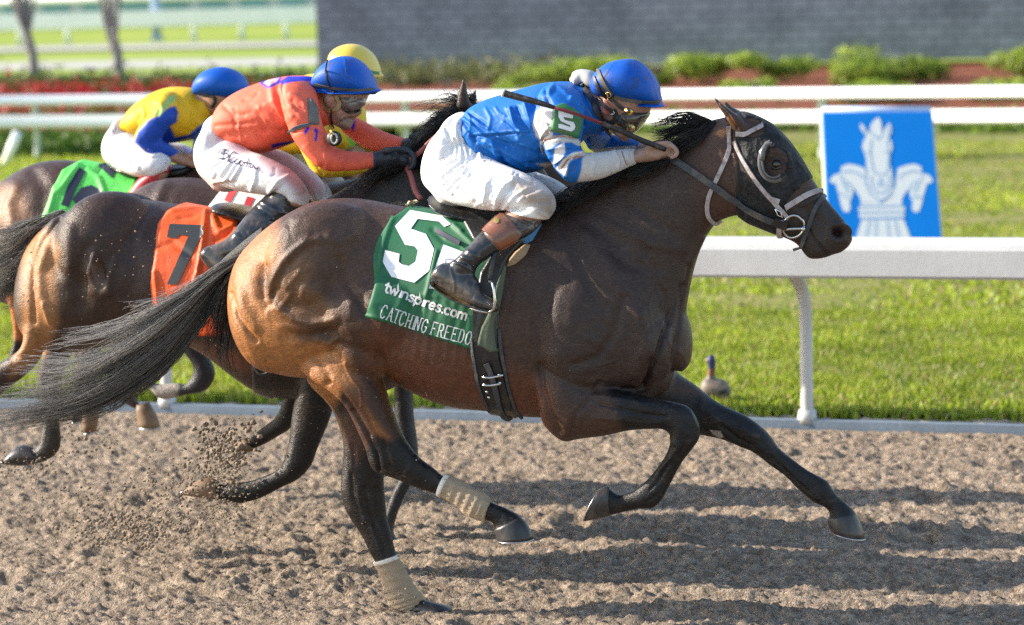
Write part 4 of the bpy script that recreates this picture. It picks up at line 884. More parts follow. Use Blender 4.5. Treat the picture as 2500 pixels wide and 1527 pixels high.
strap('brow_band', Z3((400, 372), (470, 370), (560, 335), (632, 300)), 5.6, bsrc, mStrapW, br5, off=.008)
strap('nose_band', Z3((815, 985), (880, 940), (980, 880), (1080, 845), (1130, 850)), 6.5, bsrc, mStrapW, br5, off=.006)
strap('grackle_strap', Z3((1145, 880), (1100, 920), (1050, 1010), (1010, 1120), (975, 1220), (950, 1310)), 5.2, bsrc, mStrapB, br5, off=.006)
strap('chin_tab', Z3((960, 1310), (915, 1325), (875, 1338)), 3, bsrc, mStrapB, br5, off=.004, curve=False)
rc = Z3((882, 1130))[0]
ringP = drape([Z3((882+88*math.cos(a), 1130+88*math.sin(a)))[0] for a in np.linspace(0, 2*math.pi, 33)], [horse5], .012)
mesh_obj('bit_ring', *tube3(ringP, .0042, n=10, m=1), mSteel, br5)
mesh_obj('bit', *tube3(drape(Z3((790, 1150), (860, 1145), (965, 1148)), [horse5], .016), .005, n=10, m=2), mSteel, br5)
mesh_obj('bit_knob', *ellips(drape([Z3((962, 1150))[0]], [horse5], .018)[0], (.009, .009, .009)), mSteel, br5)
mesh_obj('buckle', *tube3(drape(Z3((728, 985), (768, 1010), (790, 1050), (750, 1030), (728, 985)), [horse5], .018), .0028, n=8, m=1), mSteel, br5)
rein = strap('rein', [Z3((-330, 480))[0], Z3((-250, 520))[0], Z3((-120, 585))[0], Z3((20, 670))[0], Z3((200, 790))[0], Z3((380, 910))[0], Z3((560, 1020))[0], Z3((735, 1100))[0]], 8.2, bsrc, mStrapB, None, off=.016)
setp(rein, br5)
strap('rein_loop', Z3((720, 1080), (770, 1110), (830, 1120)), 11, bsrc, mLea, br5, off=.020, curve=False)
strap('bit_strap', Z3((775, 1075), (765, 1160), (770, 1235)), 6, bsrc, mStrapW, br5, off=.018, curve=False)
# saddle cloth, girth, saddle
mGreen = M('cloth_green', (.006, .115, .045), .6, var=.12, vscale=5, bump=.3, bscale=400, bdist=.002, sheen=.05, dirt=((.05, .07, .05), 4, .55, .75, .5))
mNum = M('number_white', (.78, .78, .86), .5, var=.04); mEmb = M('embroidery', (.62, .62, .64), .7, var=.2, vscale=60)
cloth_poly = ZC((385, 95), (470, -40), (640, -60), (900, -60), (1000, 200), (900, 400), (890, 470), (860, 640), (830, 760), (700, 935), (500, 870), (300, 800), (95, 750), (130, 640), (150, 560), (143, 480), (140, 400), (170, 300), (250, 190))
cloth = overlay('saddle_cloth', horse5, cloth_poly, .009, mGreen, None, dip=.003, sm=6)
tag(cloth, 'green saddle cloth with a big white 5 on the leading horse', 'saddle cloth')
g = np.random.default_rng(6)
sculpt(cloth, [(ZC((250, 190), (200, 330), (180, 470)), 6, .005), (ZC((150, 560), (300, 590), (500, 640)), 6, .003), (ZC((500, 380), (460, 560), (440, 640)), 6, .006), (ZC((560, 200), (640, 260)), 6, .006), (ZC((480, 260), (540, 320), (630, 350)), 8, -.006), (ZC((600, 240), (700, 330)), 5, .006), (ZC((100, 740), (400, 830), (690, 925)), 3, .004), (ZC((300, 640), (280, 760)), 8, .003), (ZC((560, 700), (540, 860)), 8, .003), (ZC((420, 660), (400, 800)), 7, -.003)])
five = ZC((350, 150), (530, 182), (582, 228), (545, 245), (515, 215), (393, 200), (355, 255), (440, 285), (487, 370), (460, 490), (375, 558), (245, 525), (195, 440), (208, 374), (292, 396), (287, 440), (305, 455), (345, 465), (382, 440), (395, 377), (378, 355), (322, 345), (265, 240))
decal('number', [five], [cloth, horse5], mNum, cloth, .003)
decal('number', [ZC((540, 345), (650, 385), (590, 470), (560, 600), (455, 590), (500, 450))], [cloth, horse5], mNum, cloth, .003)
for L in (ZC((555, 425), (550, 455), (600, 462)), ZC((555, 425), (610, 432)), ZC((500, 470), (535, 465))): decal('patch_mark', stroke_poly(L, 1.6), [cloth, horse5], M('patch_blue', (.1, .12, .3), .6), cloth, .0045)
# lettering drawn as strokes
GL = {'A': [[(0, 0), (.4, 1), (.8, 0)], [(.15, .35), (.65, .35)]], 'C': [[(.75, .8), (.55, 1), (.25, 1), (0, .75), (0, .25), (.25, 0), (.55, 0), (.75, .2)]], 'T': [[(0, 1), (.8, 1)], [(.4, 1), (.4, 0)]],
      'H': [[(0, 0), (0, 1)], [(.7, 0), (.7, 1)], [(0, .5), (.7, .5)]], 'I': [[(.15, 0), (.15, 1)]], 'N': [[(0, 0), (0, 1), (.7, 0), (.7, 1)]], 'G': [[(.75, .8), (.55, 1), (.25, 1), (0, .75), (0, .25), (.25, 0), (.6, 0), (.75, .15), (.75, .45), (.45, .45)]],
      'F': [[(0, 0), (0, 1), (.65, 1)], [(0, .52), (.5, .52)]], 'R': [[(0, 0), (0, 1), (.5, 1), (.65, .85), (.65, .62), (.5, .5), (0, .5)], [(.35, .5), (.7, 0)]], 'E': [[(.65, 0), (0, 0), (0, 1), (.65, 1)], [(0, .52), (.5, .52)]],
      'D': [[(0, 0), (0, 1), (.45, 1), (.7, .75), (.7, .25), (.45, 0), (0, 0)]], 'O': [[(.25, 0), (0, .25), (0, .75), (.25, 1), (.5, 1), (.75, .75), (.75, .25), (.5, 0), (.25, 0)]],
      't': [[(.2, .95), (.2, .15), (.32, 0), (.45, .03)], [(0, .68), (.42, .68)]], 'w': [[(0, .68), (.2, 0), (.4, .65), (.6, 0), (.8, .68)]], 'i': [[(.1, 0), (.1, .68)]], 'n': [[(0, 0), (0, .68)], [(0, .5), (.2, .68), (.4, .66), (.5, .5), (.5, 0)]],
      's': [[(.45, .58), (.3, .68), (.12, .66), (.03, .52), (.15, .38), (.35, .32), (.45, .18), (.33, .02), (.12, 0), (0, .12)]], 'p': [[(0, -.3), (0, .68)], [(0, .5), (.2, .68), (.42, .62), (.52, .35), (.42, .06), (.2, 0), (0, .15)]],
      'r': [[(0, 0), (0, .68)], [(0, .5), (.15, .66), (.32, .66)]], 'e': [[(0, .36), (.5, .36), (.45, .6), (.25, .68), (.06, .58), (0, .34), (.08, .08), (.28, 0), (.48, .1)]], '.': [[(.05, 0), (.05, .1)]],
      'c': [[(.45, .56), (.25, .68), (.06, .58), (0, .34), (.08, .08), (.25, 0), (.45, .1)]], 'o': [[(.25, 0), (.06, .1), (0, .34), (.06, .58), (.25, .68), (.45, .58), (.5, .34), (.45, .1), (.25, 0)]], 'm': [[(0, 0), (0, .68)], [(0, .5), (.18, .68), (.35, .6), (.38, .45), (.38, 0)], [(.38, .5), (.55, .68), (.72, .6), (.76, .45), (.76, 0)]]}
ADV = {'I': .32, 'i': .24, '.': .22, ' ': .42, 't': .5, 'r': .42, 'w': .95, 'm': .95, 'n': .68, 's': .6, 'e': .66, 'o': .66, 'c': .6, 'p': .68, 'A': .86, 'T': .86}
def lettering(txt, path, h, sw, xs=1.0, serif=False, slant=0.0, gap=1.0):
    L = crom(np.array(path, float), 12); s = np.concatenate([[0], np.cumsum(np.hypot(*np.diff(L, axis=0).T))]); tot = s[-1]
    need = sum(ADV.get(c, .95) for c in txt); u = tot/need; x = 0; out = []
    def pos(a, b):
        q = np.clip(a, 0, tot-1e-3); p = np.array([np.interp(q, s, L[:, 0]), np.interp(q, s, L[:, 1])]); p2 = np.array([np.interp(q+2, s, L[:, 0]), np.interp(q+2, s, L[:, 1])]); p1 = np.array([np.interp(max(q-2, 0), s, L[:, 0]), np.interp(max(q-2, 0), s, L[:, 1])])
        t = (p2-p1)/(np.hypot(*(p2-p1))+1e-9); n = np.array([t[1], -t[0]]); return tuple(p + n*b*h + t*slant*b*h)
    for c in txt:
        for st in GL.get(c, []):
            pts = [pos(x+px*u*xs, py) for px, py in st]; out += stroke_poly(pts, sw)
            if serif:
                for px, py in (st[0], st[-1]):
                    if py in (0, 1): out += stroke_poly([pos(x+(px-.14)*u, py), pos(x+(px+.14)*u, py)], sw*.55)
        x += ADV.get(c, .95)*u
    return out
cs = [cloth, horse5]
decal('lettering', lettering('twinspires.com', ZC((200, 608), (330, 655), (500, 718), (675, 775)), 24, 4.6, xs=.95), cs, mEmb, cloth, .003, 4)
for L in (ZC((282, 600), (283, 566)), ZC((405, 655), (407, 615))): decal('spire', [[(L[0][0]-3, L[0][1]), (L[0][0]+3, L[0][1]), (L[1][0], L[1][1]-2)]], cs, mEmb, cloth, .003)
decal('lettering', lettering('CATCHING FREEDO', ZC((178, 752), (300, 795), (470, 850), (698, 912)), 31, 3.0, xs=.8, serif=True), cs, mEmb, cloth, .003, 4)
sad = tag(empty('saddle', PM.at((1240, 500), 0)[0]), 'small black racing saddle under the rider in blue and white', 'saddle')
seat = skin('seat', [loft(PM, ZC((475, 58, 478, 105, .07), (500, 75, 530, 150, .13), (560, 95, 600, 185, .15), (660, 120, 700, 215, .15), (780, 140, 800, 240, .15), (900, 120, 920, 260, .15), (1000, 90, 1020, 240, .13), (1060, 60, 1080, 180, .10)), n=28)], .008, 5, mLea, sad)
flap = overlay('saddle_flap_and_shade', horse5, ZC((640, 100), (900, 60), (1090, 200), (1000, 330), (920, 420), (890, 470), (830, 640), (770, 700), (700, 700), (740, 500), (800, 400), (700, 330), (640, 220)), .016, mLea, sad, near=True)  # black leather; its lower tongue also stands in for shade beside the boot
overlay('pad', horse5, ZC((935, 380), (1000, 330), (1030, 345), (1005, 400), (945, 452), (897, 467), (900, 425)), .028, M('pad_foam', (.38, .27, .17), .9, var=.1, bump=.5, bscale=150), sad, near=True)
overlay('pad_cover', horse5, ZC((950, 340), (1010, 260), (1100, 220), (1040, 320), (1010, 335)), .024, M('pad_blue', (.05, .22, .5), .6), sad, near=True)
decal('tail_piece', [ZC((320, 130), (340, 95), (385, 88), (400, 100), (350, 125))], [horse5, cloth], M('pad_cream', (.6, .48, .34), .9), sad, .012)
strap('girth_point', ZC((505, 268), (560, 300), (640, 340)), 6, cs, M('navy_strap', (.02, .02, .05), .5), sad, off=.012)
girth = tag(empty('girth', drape([ZC((830, 1100))[0]], [horse5])[0]), 'wide black girth with buckled centre strap round the belly of the leading horse', 'girth')
gb = overlay('band', horse5, ZC((690, 690), (850, 690), (850, 950), (885, 1100), (925, 1240), (975, 1330), (860, 1330), (790, 1290), (745, 1200), (705, 1010), (695, 860)), .010, mLea, girth, sm=4)
tail_ = overlay('cloth_flap', horse5, ZC((895, 420), (893, 480), (868, 640), (838, 790), (852, 948), (800, 962), (770, 935), (715, 916), (745, 800), (800, 700), (825, 560)), .017, M('flap_grey_green', (.085, .11, .075), .8, var=.2, bump=.3, bscale=60), girth, near=True, sm=4)
strap('edge', ZC((702, 880), (715, 1010), (750, 1170), (800, 1280)), 4, [gb, horse5], mStrapB, girth, off=.005); strap('edge', ZC((848, 820), (870, 960), (900, 1120), (945, 1270), (985, 1325)), 4, [gb, horse5], mStrapB, girth, off=.005)
strap('centre_strap', ZC((780, 1010), (815, 1080), (840, 1180), (870, 1290), (920, 1335)), 7, [gb, horse5], mStrapB, girth, off=.010)
for y_ in (1072, 1115):
    mesh_obj('buckle', *tube3(drape(ZC((765, y_+5), (810, y_+8), (862, y_-2)), [gb, horse5], .018), .0045, n=8, m=2), mSteel, girth)
for q in ((768, 1080), (858, 1070), (775, 1120), (862, 1112), (788, 1160), (800, 1190)): mesh_obj('stud', *ellips(drape([ZC(q)[0]], [gb, horse5], .014)[0], (.006, .006, .006), 8, 6), mSteel, girth)

# ================================================================== riders
mSkin = M('skin', rough=.5, attr=True, spots=((.12, .07, .05), 90, 1.2, .7), bump=.15, bscale=120, dirt=((.16, .10, .075), 16, .54, .7, .65))
mSilk = M('silk', rough=.55, spec=.3, attr=True, sheen=.0, bump=.25, bscale=22, bdist=.012, stretch=(1, 1, 1), bump2=(500, .12, .001))
mPants = M('white_breeches', rough=.6, attr=True, bump=.25, bscale=26, bdist=.010, dirt=((.25, .17, .12), 9, .62, .76, .5), bump2=(300, .1, .001), spots=((.14, .10, .07), 95, 1.235, .8))
mBoot = M('boot_leather', (.016, .018, .024), .2, bump=.35, bscale=30, bdist=.008, coat=.3, dirt=((.17, .13, .10), 9, .46, .66, .75))
mBootC = M('boot_cuff', (.24, .07, .03), .3, bump=.2, bscale=50, coat=.3, dirt=((.14, .10, .08), 8, .45, .62, .8))
mHelB = M('helmet_blue', (.002, .085, .47), .5, spec=.3, bump=.15, bscale=200, dirt=((.02, .03, .05), 7, .54, .68, .6), spots=((.10, .08, .06), 90, 1.17, .8))
mHelB2 = M('helmet_blue_plain', (.002, .09, .47), .5, spec=.3); mHelY = M('helmet_yellow', (.72, .52, .07), .4)
mBlk = M('black_strap', (.012, .012, .013), .5, dirt=((.14, .12, .09), 24, .5, .66, .7)); mGold = M('gold_trim', (.65, .42, .12), .3, metal=.9)
mGog = M('goggle_lens', (.06, .045, .035), .12, coat=.5, dirt=((.22, .16, .1), 22, .5, .68, .7)); mGlove = M('glove', (.016, .022, .035), .5, bump=.4, bscale=60, dirt=((.12, .10, .09), 14, .55, .7, .5))
mCapW = M('pale_goggle_pack', (.6, .56, .52), .6, dirt=((.2, .15, .12), 16, .5, .68, .7)); mPlate = M('plate_green', (.03, .17, .06), .5, dirt=((.13, .10, .06), 14, .5, .68, .7))
def rloft(pl, S, w, **k):
    return loft(pl, [tuple(list(s)+([w] if len(s) == 5 else [])) for s in S], **k)
def shrinkS(S, f=.86): # same limb, slimmer
    out = []
    for s in S:
        cx, cy = (s[0]+s[2])/2, (s[1]+s[3])/2; out.append((cx+(s[0]-cx)*f, cy+(s[1]-cy)*f, cx+(s[2]-cx)*f, cy+(s[3]-cy)*f, s[4]*f)+tuple(s[5:]))
    return out
def fist(pl, f, pts_fn, w0, ws=.019, r=.0095, side=1):
    """four curled fingers of unequal length and a thumb; pts_fn(i) gives the bend points"""
    parts = []
    for i in range(4):
        P = f(*pts_fn(i)); ww = w0+ws*i; parts.append(tubepx(pl, [(x, y, ww) for x, y in P], [r*1.05, r*1.08, r, r*.95, r*.85][:len(P)] if len(P) <= 5 else r, n=10, m=4))
    return parts
def wrinkle_set(seed, n, region, ang, spread, L, wd, h):
    g = np.random.default_rng(seed); out = []
    for _ in range(n):
        x, y = g.uniform(region[0], region[2]), g.uniform(region[1], region[3]); a = ang+g.normal()*spread; l = g.uniform(*L); b = g.normal()*.3
        out.append(([(x, y), (x+math.cos(a)*l*.5, y+math.sin(a)*l*.5), (x+math.cos(a+b)*l, y+math.sin(a+b)*l)], g.uniform(*wd), g.uniform(-h, h)))
    return out
# ---------------------------------------------------------------- rider on the leading horse
r5 = tag(empty('person', PM.at((1200, 500), 0)[0]), 'crouching rider in blue and white silks with muddy goggles, on the leading horse', 'person')
tor = ZR((395, 560, 500, 800, .125, 0), (450, 490, 590, 915, .155, 0), (560, 432, 720, 965, .165, 0), (700, 386, 855, 975, .175, 0), (830, 350, 985, 945, .185, 0), (960, 315, 1080, 880, .19, 0), (1080, 300, 1200, 800, .185, 0), (1180, 302, 1290, 720, .16, 0), (1260, 330, 1370, 680, .12, 0))
ua = ZR((960, 380, 1270, 430, .09, -.14), (930, 500, 1290, 500, .085, -.19), (915, 600, 1280, 590, .075, -.21), (955, 695, 1268, 690, .066, -.22), (978, 780, 1255, 765, .062, -.225), (1030, 870, 1282, 830, .058, -.225), (1075, 940, 1290, 880, .055, -.22))
fa = ZR((1200, 830, 1085, 960, .055, -.22), (1240, 825, 1165, 1035, .055, -.22), (1300, 822, 1250, 1040, .052, -.21), (1390, 818, 1400, 1018, .048, -.19), (1500, 802, 1535, 965, .043, -.15), (1570, 796, 1600, 935, .042, -.12), (1632, 793, 1655, 912, .042, -.10))
fua = ZR((1100, 420, 1350, 500, .08, .14), (1180, 560, 1400, 560, .07, .2), (1260, 700, 1440, 640, .062, .22), (1330, 800, 1480, 700, .055, .22)); ffa = ZR((1400, 680, 1330, 800, .055, .22), (1490, 690, 1450, 830, .05, .2), (1590, 700, 1560, 830, .043, .16), (1690, 740, 1660, 840, .038, .12))
pel = ZR((400, 560, 250, 650, .12, 0), (450, 640, 160, 760, .15, 0), (500, 760, 108, 900, .165, 0), (560, 880, 110, 1030, .16, 0), (560, 1000, 180, 1120, .14, 0))
nth = ZR((470, 700, 130, 1000, .085, -.07), (560, 815, 170, 1110, .10, -.10), (640, 885, 290, 1185, .10, -.14), (740, 930, 430, 1222, .095, -.18), (850, 975, 560, 1245, .088, -.2), (950, 1030, 690, 1248, .08, -.21), (1020, 1090, 790, 1240, .072, -.22), (1066, 1160, 850, 1250, .07, -.22), (1068, 1240, 800, 1250, .074, -.225), (1020, 1318, 700, 1238, .076, -.228))
fth = ZR((560, 815, 250, 1080, .10, .10), (740, 900, 500, 1150, .095, .16), (900, 955, 700, 1200, .088, .2), (1050, 1010, 900, 1220, .075, .22), (1150, 1075, 1060, 1230, .066, .22), (1205, 1140, 1120, 1260, .06, .22), (1190, 1230, 1060, 1270, .06, .22))
bn = ZC((1090, 175, 945, 150, .042, -.225), (1088, 228, 888, 165, .054, -.24), (1030, 285, 830, 175, .060, -.265), (965, 322, 780, 235, .060, -.285), (880, 365, 735, 285, .055, -.31), (800, 415, 680, 350, .046, -.335), (735, 465, 625, 405, .040, -.35), (715, 510, 580, 440, .040, -.355))
ft_ = ZC((565, 445, 478, 550, .032, -.355), (612, 440, 500, 592, .038, -.355), (690, 490, 570, 632, .042, -.36), (735, 545, 640, 668, .043, -.365), (768, 615, 700, 695, .042, -.37), (815, 650, 770, 716, .037, -.37), (845, 682, 832, 716, .024, -.37))
fb = ZC((1180, 150, 1000, 120, .06, .22), (1080, 300, 900, 200, .055, .26), (900, 420, 760, 320, .05, .28), (760, 520, 640, 440, .04, .3))
neckS = ZR((1200, 330, 1330, 640, .075, 0), (1300, 330, 1440, 640, .065, 0), (1370, 330, 1500, 640, .064, 0))
headS = [tuple(list(s)) for s in ZH((640, 330, 1180, 200, .078, 0), (560, 520, 1420, 500, .088, 0), (600, 690, 1400, 760, .085, 0), (640, 800, 1370, 880, .082, 0), (650, 900, 1300, 1010, .078, 0), (680, 990, 1210, 1110, .07, 0), (740, 1080, 1130, 1200, .058, 0), (820, 1150, 1070, 1280, .045, 0), (900, 1210, 1040, 1300, .03, 0))]
hnd = [rloft(PM, ZR((1625, 808, 1648, 900, .028, -.10), (1700, 790, 1720, 895, .034, -.09), (1790, 765, 1800, 885, .038, -.085), (1870, 755, 1870, 865, .04, -.08), (1915, 765, 1905, 850, .034, -.08)), 0, m=4, n=20)]
hnd += fist(PM, ZR, lambda i: [(1850-6*i, 785), (1915-4*i, 768), (1958-6*i, 800+4*i), (1962-8*i, 838+2*i), (1915-6*i, 862)], -.115)
hnd += [tubepx(PM, ZR((1740, 800, -.115), (1800, 768, -.125), (1870, 752, -.12), (1925, 756, -.11)), [.013, .012, .0105, .009], n=10)]
farhand = [rloft(PM, ZR((1690, 750, 1670, 830, .026, .11), (1780, 745, 1770, 830, .034, .09), (1860, 760, 1850, 830, .034, .08)), 0, m=4, n=18)] + fist(PM, ZR, lambda i: [(1840, 770), (1900, 770), (1930, 800), (1910, 830)], .055, r=.009) + [tubepx(PM, ZR((1780, 760, .06), (1840, 745, .05), (1890, 755, .05)), [.012, .011, .009], n=10)]
body5 = skin('body', [loft(PM, shrinkS(S_), n=22, m=4) for S_ in (tor, ua, fa, fua, ffa, pel, nth, fth, bn, fb)]+[loft(PM, shrinkS(ft_, .8), m=4, n=18), loft(PM, neckS, n=22), loft(PM, headS[1:], n=26, flat=(True, False))]+hnd+farhand
     + [loft(PM, ZH((690, 760, 760, 745, .010, -.082), (670, 830, 810, 800, .014, -.088), (690, 900, 800, 890, .012, -.086), (730, 925, 780, 925, .006, -.084)))], .0048, 5, mSkin, r5)
sculpt(body5, [(ZH((700, 790), (730, 870), (770, 900)), 4, -.010), (ZH((900, 1190), (1000, 1200)), 3, -.006), (ZH((1080, 1180), (1120, 1240)), 6, .010), (ZR((1700, 800), (1760, 840), (1830, 860)), 5, .003)] + [(ZR((1740+50*i, 790), (1800+50*i, 775)), 2.2, .0016) for i in range(3)])
paint(body5, (.36, .19, .14), [(ZH((660, 740), (830, 740), (830, 950), (660, 950)), (.45, .16, .14), 4), (ZR((1640, 780), (1980, 740), (1990, 900), (1640, 930)), (.34, .22, .18), 8)], noise=.12, nsc=8)
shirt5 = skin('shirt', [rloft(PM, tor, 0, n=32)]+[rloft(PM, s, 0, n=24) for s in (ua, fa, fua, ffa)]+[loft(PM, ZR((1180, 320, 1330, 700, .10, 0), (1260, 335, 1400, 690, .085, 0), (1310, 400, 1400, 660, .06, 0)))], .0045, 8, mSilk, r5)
W = [(ZR((375, 560), (430, 600), (500, 660), (540, 690)), 5, .008), (ZR((400, 600), (460, 690), (480, 740)), 5, -.008), (ZR((420, 540), (520, 620), (640, 680)), 4, .006), (ZR((430, 520), (560, 610)), 4, -.006), (ZR((690, 600), (790, 680)), 5, .006), (ZR((740, 500), (770, 600), (830, 680)), 6, .009), (ZR((790, 490), (830, 600), (870, 660)), 5, -.008),
     (ZR((850, 470), (880, 560), (910, 620)), 6, .010), (ZR((900, 440), (920, 520)), 6, -.010), (ZR((940, 440), (930, 560), (915, 660), (960, 740)), 8, -.016), (ZR((1000, 360), (1010, 420), (1040, 480)), 6, -.008), (ZR((1060, 320), (1010, 400)), 7, .008), (ZR((440, 690), (600, 680), (760, 665), (880, 665)), 2.6, .005), (ZR((440, 700), (600, 695), (760, 678), (880, 678)), 2.6, -.006),
     (ZR((560, 740), (700, 800), (860, 900)), 9, .010), (ZR((520, 800), (650, 880), (800, 960)), 8, -.008), (ZR((640, 740), (800, 790), (960, 830)), 9, -.008), (ZR((800, 720), (900, 800), (1020, 860)), 8, .008), (ZR((700, 900), (840, 940), (980, 910)), 7, .006), (ZR((620, 760), (640, 880)), 7, .006),
     (ZR((985, 735), (1100, 700), (1240, 720)), 4, -.010), (ZR((1020, 800), (1120, 780), (1250, 790)), 4, .006), (ZR((1080, 900), (1140, 850), (1270, 815)), 4, .010), (ZR((1110, 940), (1160, 880), (1280, 840)), 4, -.010), (ZR((1200, 850), (1160, 940), (1140, 1000)), 4, .007), (ZR((1240, 850), (1200, 960)), 4, -.006),
     (ZR((1340, 830), (1360, 900), (1340, 1000)), 4, .004), (ZR((1500, 810), (1540, 880), (1530, 950)), 4, .005), (ZR((1560, 800), (1580, 860), (1600, 920)), 3, -.005), (ZR((1590, 800), (1600, 860), (1625, 910)), 3, .005), (ZR((1180, 430), (1240, 470), (1260, 560)), 5, .009), (ZR((1200, 460), (1250, 500), (1280, 620)), 5, -.008), (ZR((1090, 330), (1180, 420), (1280, 480)), 5, .005), (ZR((1290, 380), (1330, 480), (1370, 560)), 5, -.010)]
W = [(a, b*.85, c*1.25) for a, b, c in W]
sculpt(shirt5, W + wrinkle_set(51, 26, ZR((420, 480))[0]+ZR((1000, 700))[0], 1.0, .45, (14, 60), (2.6, 4.6), .0045) + wrinkle_set(52, 30, ZR((600, 720))[0]+ZR((1000, 940))[0], .5, .5, (20, 60), (2.6, 5), .006))
BL, WH = (.006, .125, .47), (.70, .68, .70)
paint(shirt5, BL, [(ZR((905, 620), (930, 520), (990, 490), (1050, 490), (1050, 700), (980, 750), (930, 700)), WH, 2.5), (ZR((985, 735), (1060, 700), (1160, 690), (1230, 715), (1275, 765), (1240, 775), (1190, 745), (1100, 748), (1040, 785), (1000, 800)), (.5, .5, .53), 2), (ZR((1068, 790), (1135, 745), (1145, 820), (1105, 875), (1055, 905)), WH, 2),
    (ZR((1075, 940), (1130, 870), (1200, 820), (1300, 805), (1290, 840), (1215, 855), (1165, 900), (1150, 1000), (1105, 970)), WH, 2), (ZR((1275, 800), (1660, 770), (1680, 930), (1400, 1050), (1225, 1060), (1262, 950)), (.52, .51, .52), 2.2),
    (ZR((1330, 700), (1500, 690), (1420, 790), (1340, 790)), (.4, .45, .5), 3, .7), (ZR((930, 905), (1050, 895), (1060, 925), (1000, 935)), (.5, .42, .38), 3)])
shirt5.data.materials[0] = M('silk_muddy', rough=.55, fine=(80, .08), attr=True, sheen=.0, bump=.3, bscale=18, bdist=.012, dirt=((.10, .075, .06), 11, .60, .74, .6), bump2=(500, .12, .001), spots=((.09, .065, .05), 95, 1.22, .7), spec=.3)
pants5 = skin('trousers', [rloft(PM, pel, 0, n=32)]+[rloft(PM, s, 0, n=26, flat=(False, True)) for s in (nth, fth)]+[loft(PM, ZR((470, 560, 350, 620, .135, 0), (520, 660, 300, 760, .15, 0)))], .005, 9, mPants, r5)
W = [(ZR((240+i*24, 640+i*6), (300+i*20, 760+i*16), (290+i*20, 820+i*16)), 3.2, .004*(-1)**i) for i in range(8)]+[(ZR((180+i*16, 980+i*18), (280+i*18, 900+i*12), (380+i*10, 850+i*8)), 3.6, .0055*(-1)**i) for i in range(9)]
W += [(ZR((390, 890), (520, 910), (660, 960), (760, 1010)), 3.5, .008), (ZR((390, 905), (520, 930), (660, 985)), 4, -.008), (ZR((620, 1250), (640, 1150), (700, 1060), (780, 1010)), 5, .010), (ZR((660, 1230), (700, 1130), (760, 1060)), 5, -.010), (ZR((690, 1240), (760, 1150), (860, 1090)), 5, .007), (ZR((740, 1230), (840, 1150), (960, 1120)), 5, .007), (ZR((760, 1240), (900, 1190), (1040, 1180)), 5, -.007),
      (ZR((600, 1000), (560, 1080), (540, 1180)), 4, .006), (ZR((470, 900), (540, 1000), (560, 1080)), 8, .006), (ZR((220, 1090), (320, 1110), (460, 1160)), 6, .005), (ZR((800, 1240), (900, 1230), (1010, 1290)), 4, .008), (ZR((500, 800), (470, 860), (400, 880)), 6, -.012), (ZR((430, 690), (480, 780), (520, 850)), 4, .008)]
W = [(a, b*.95, c*.85) for a, b, c in W]
sculpt(pants5, W + wrinkle_set(53, 50, ZR((560, 960))[0]+ZR((1030, 1260))[0], 2.4, .5, (14, 44), (2.4, 4.2), .0036)+wrinkle_set(54, 30, ZR((200, 760))[0]+ZR((500, 1100))[0], -.6, .4, (14, 56), (2.4, 4.4), .003))
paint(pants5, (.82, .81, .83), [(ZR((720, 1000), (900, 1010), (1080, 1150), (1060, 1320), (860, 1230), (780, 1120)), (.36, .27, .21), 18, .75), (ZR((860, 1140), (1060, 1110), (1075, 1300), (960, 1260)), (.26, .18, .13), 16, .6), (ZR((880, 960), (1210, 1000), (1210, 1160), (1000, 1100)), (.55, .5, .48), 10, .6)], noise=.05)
boot = skin('boot', [loft(PM, bn, n=28), loft(PM, ft_, n=26)], .0055, 5, mBoot, r5)
sculpt(boot, [(ZC((590, 440), (640, 450), (700, 490)), 3, .006), (ZC((600, 430), (660, 440), (715, 480)), 3, -.006), (ZC((640, 410), (700, 430)), 3, .006), (ZC((660, 370), (740, 420)), 5, .004), (ZC((580, 480), (600, 560), (600, 610)), 2, .003), (ZC((900, 180), (1040, 260)), 4, .004), (ZC((960, 160), (1060, 230)), 4, -.005), (ZC((1000, 150), (1090, 200)), 4, .005), (ZC((720, 560), (700, 640)), 4, -.004)] + wrinkle_set(55, 20, ZC((900, 130))[0]+ZC((1100, 260))[0], .6, .4, (10, 40), (2, 4), .003))
overlay('cuff', boot, ZC((748, 255), (860, 160), (885, 165), (985, 285), (960, 320), (865, 380)), .004, mBootC, boot, dip=.003)
decal('emblem', [ZC((825, 195), (838, 188), (855, 200), (852, 218), (838, 225), (822, 214))], [boot]+[o for o in boot.children], mGold, boot, .003)
decal('cuff_trim', stroke_poly(ZC((750, 258), (800, 320), (865, 382)), 1.6)+stroke_poly(ZC((812, 285), (870, 225), (890, 205)), 1.2), [boot]+[o for o in boot.children], mBootC, boot, .006)
decal('heel_plate', stroke_poly(ZC((478, 560), (560, 615), (650, 660), (690, 682)), 3.2), [boot], mGold, boot, .003)
sole = mesh_obj('sole', *loft(PM, ZC((470, 548, 482, 574, .036, -.355), (560, 612, 560, 636, .04, -.36), (655, 655, 655, 684, .043, -.365), (720, 676, 720, 704, .043, -.37), (800, 702, 800, 722, .04, -.37), (840, 702, 838, 722, .024, -.37)), n=20), mBlk, boot)
bootf = skin('boot', [loft(PM, fb, n=22)], .008, 3, mBoot, r5)
# stirrup
st = tag(empty('stirrup', PM.at(ZC((830, 690))[0], -.25)[0]), 'metal stirrup iron on a black strap under the boot of the leading rider', 'stirrup')
mesh_obj('iron', *tubepx(PM, ZC((795, 552, -.36), (815, 560, -.41), (826, 620, -.42), (828, 690, -.42), (800, 722, -.40), (740, 716, -.40), (690, 700, -.38), (740, 712, -.33), (828, 690, -.32), (826, 620, -.32), (815, 560, -.33), (795, 552, -.36)), .0055, n=8), mSteel, st)
mesh_obj('strap', *tubepx(PM, ZC((830, 360, -.33), (815, 450, -.35), (797, 555, -.36)), .009, n=8, flat_n=PM.n, fl=.25), mLea, st)
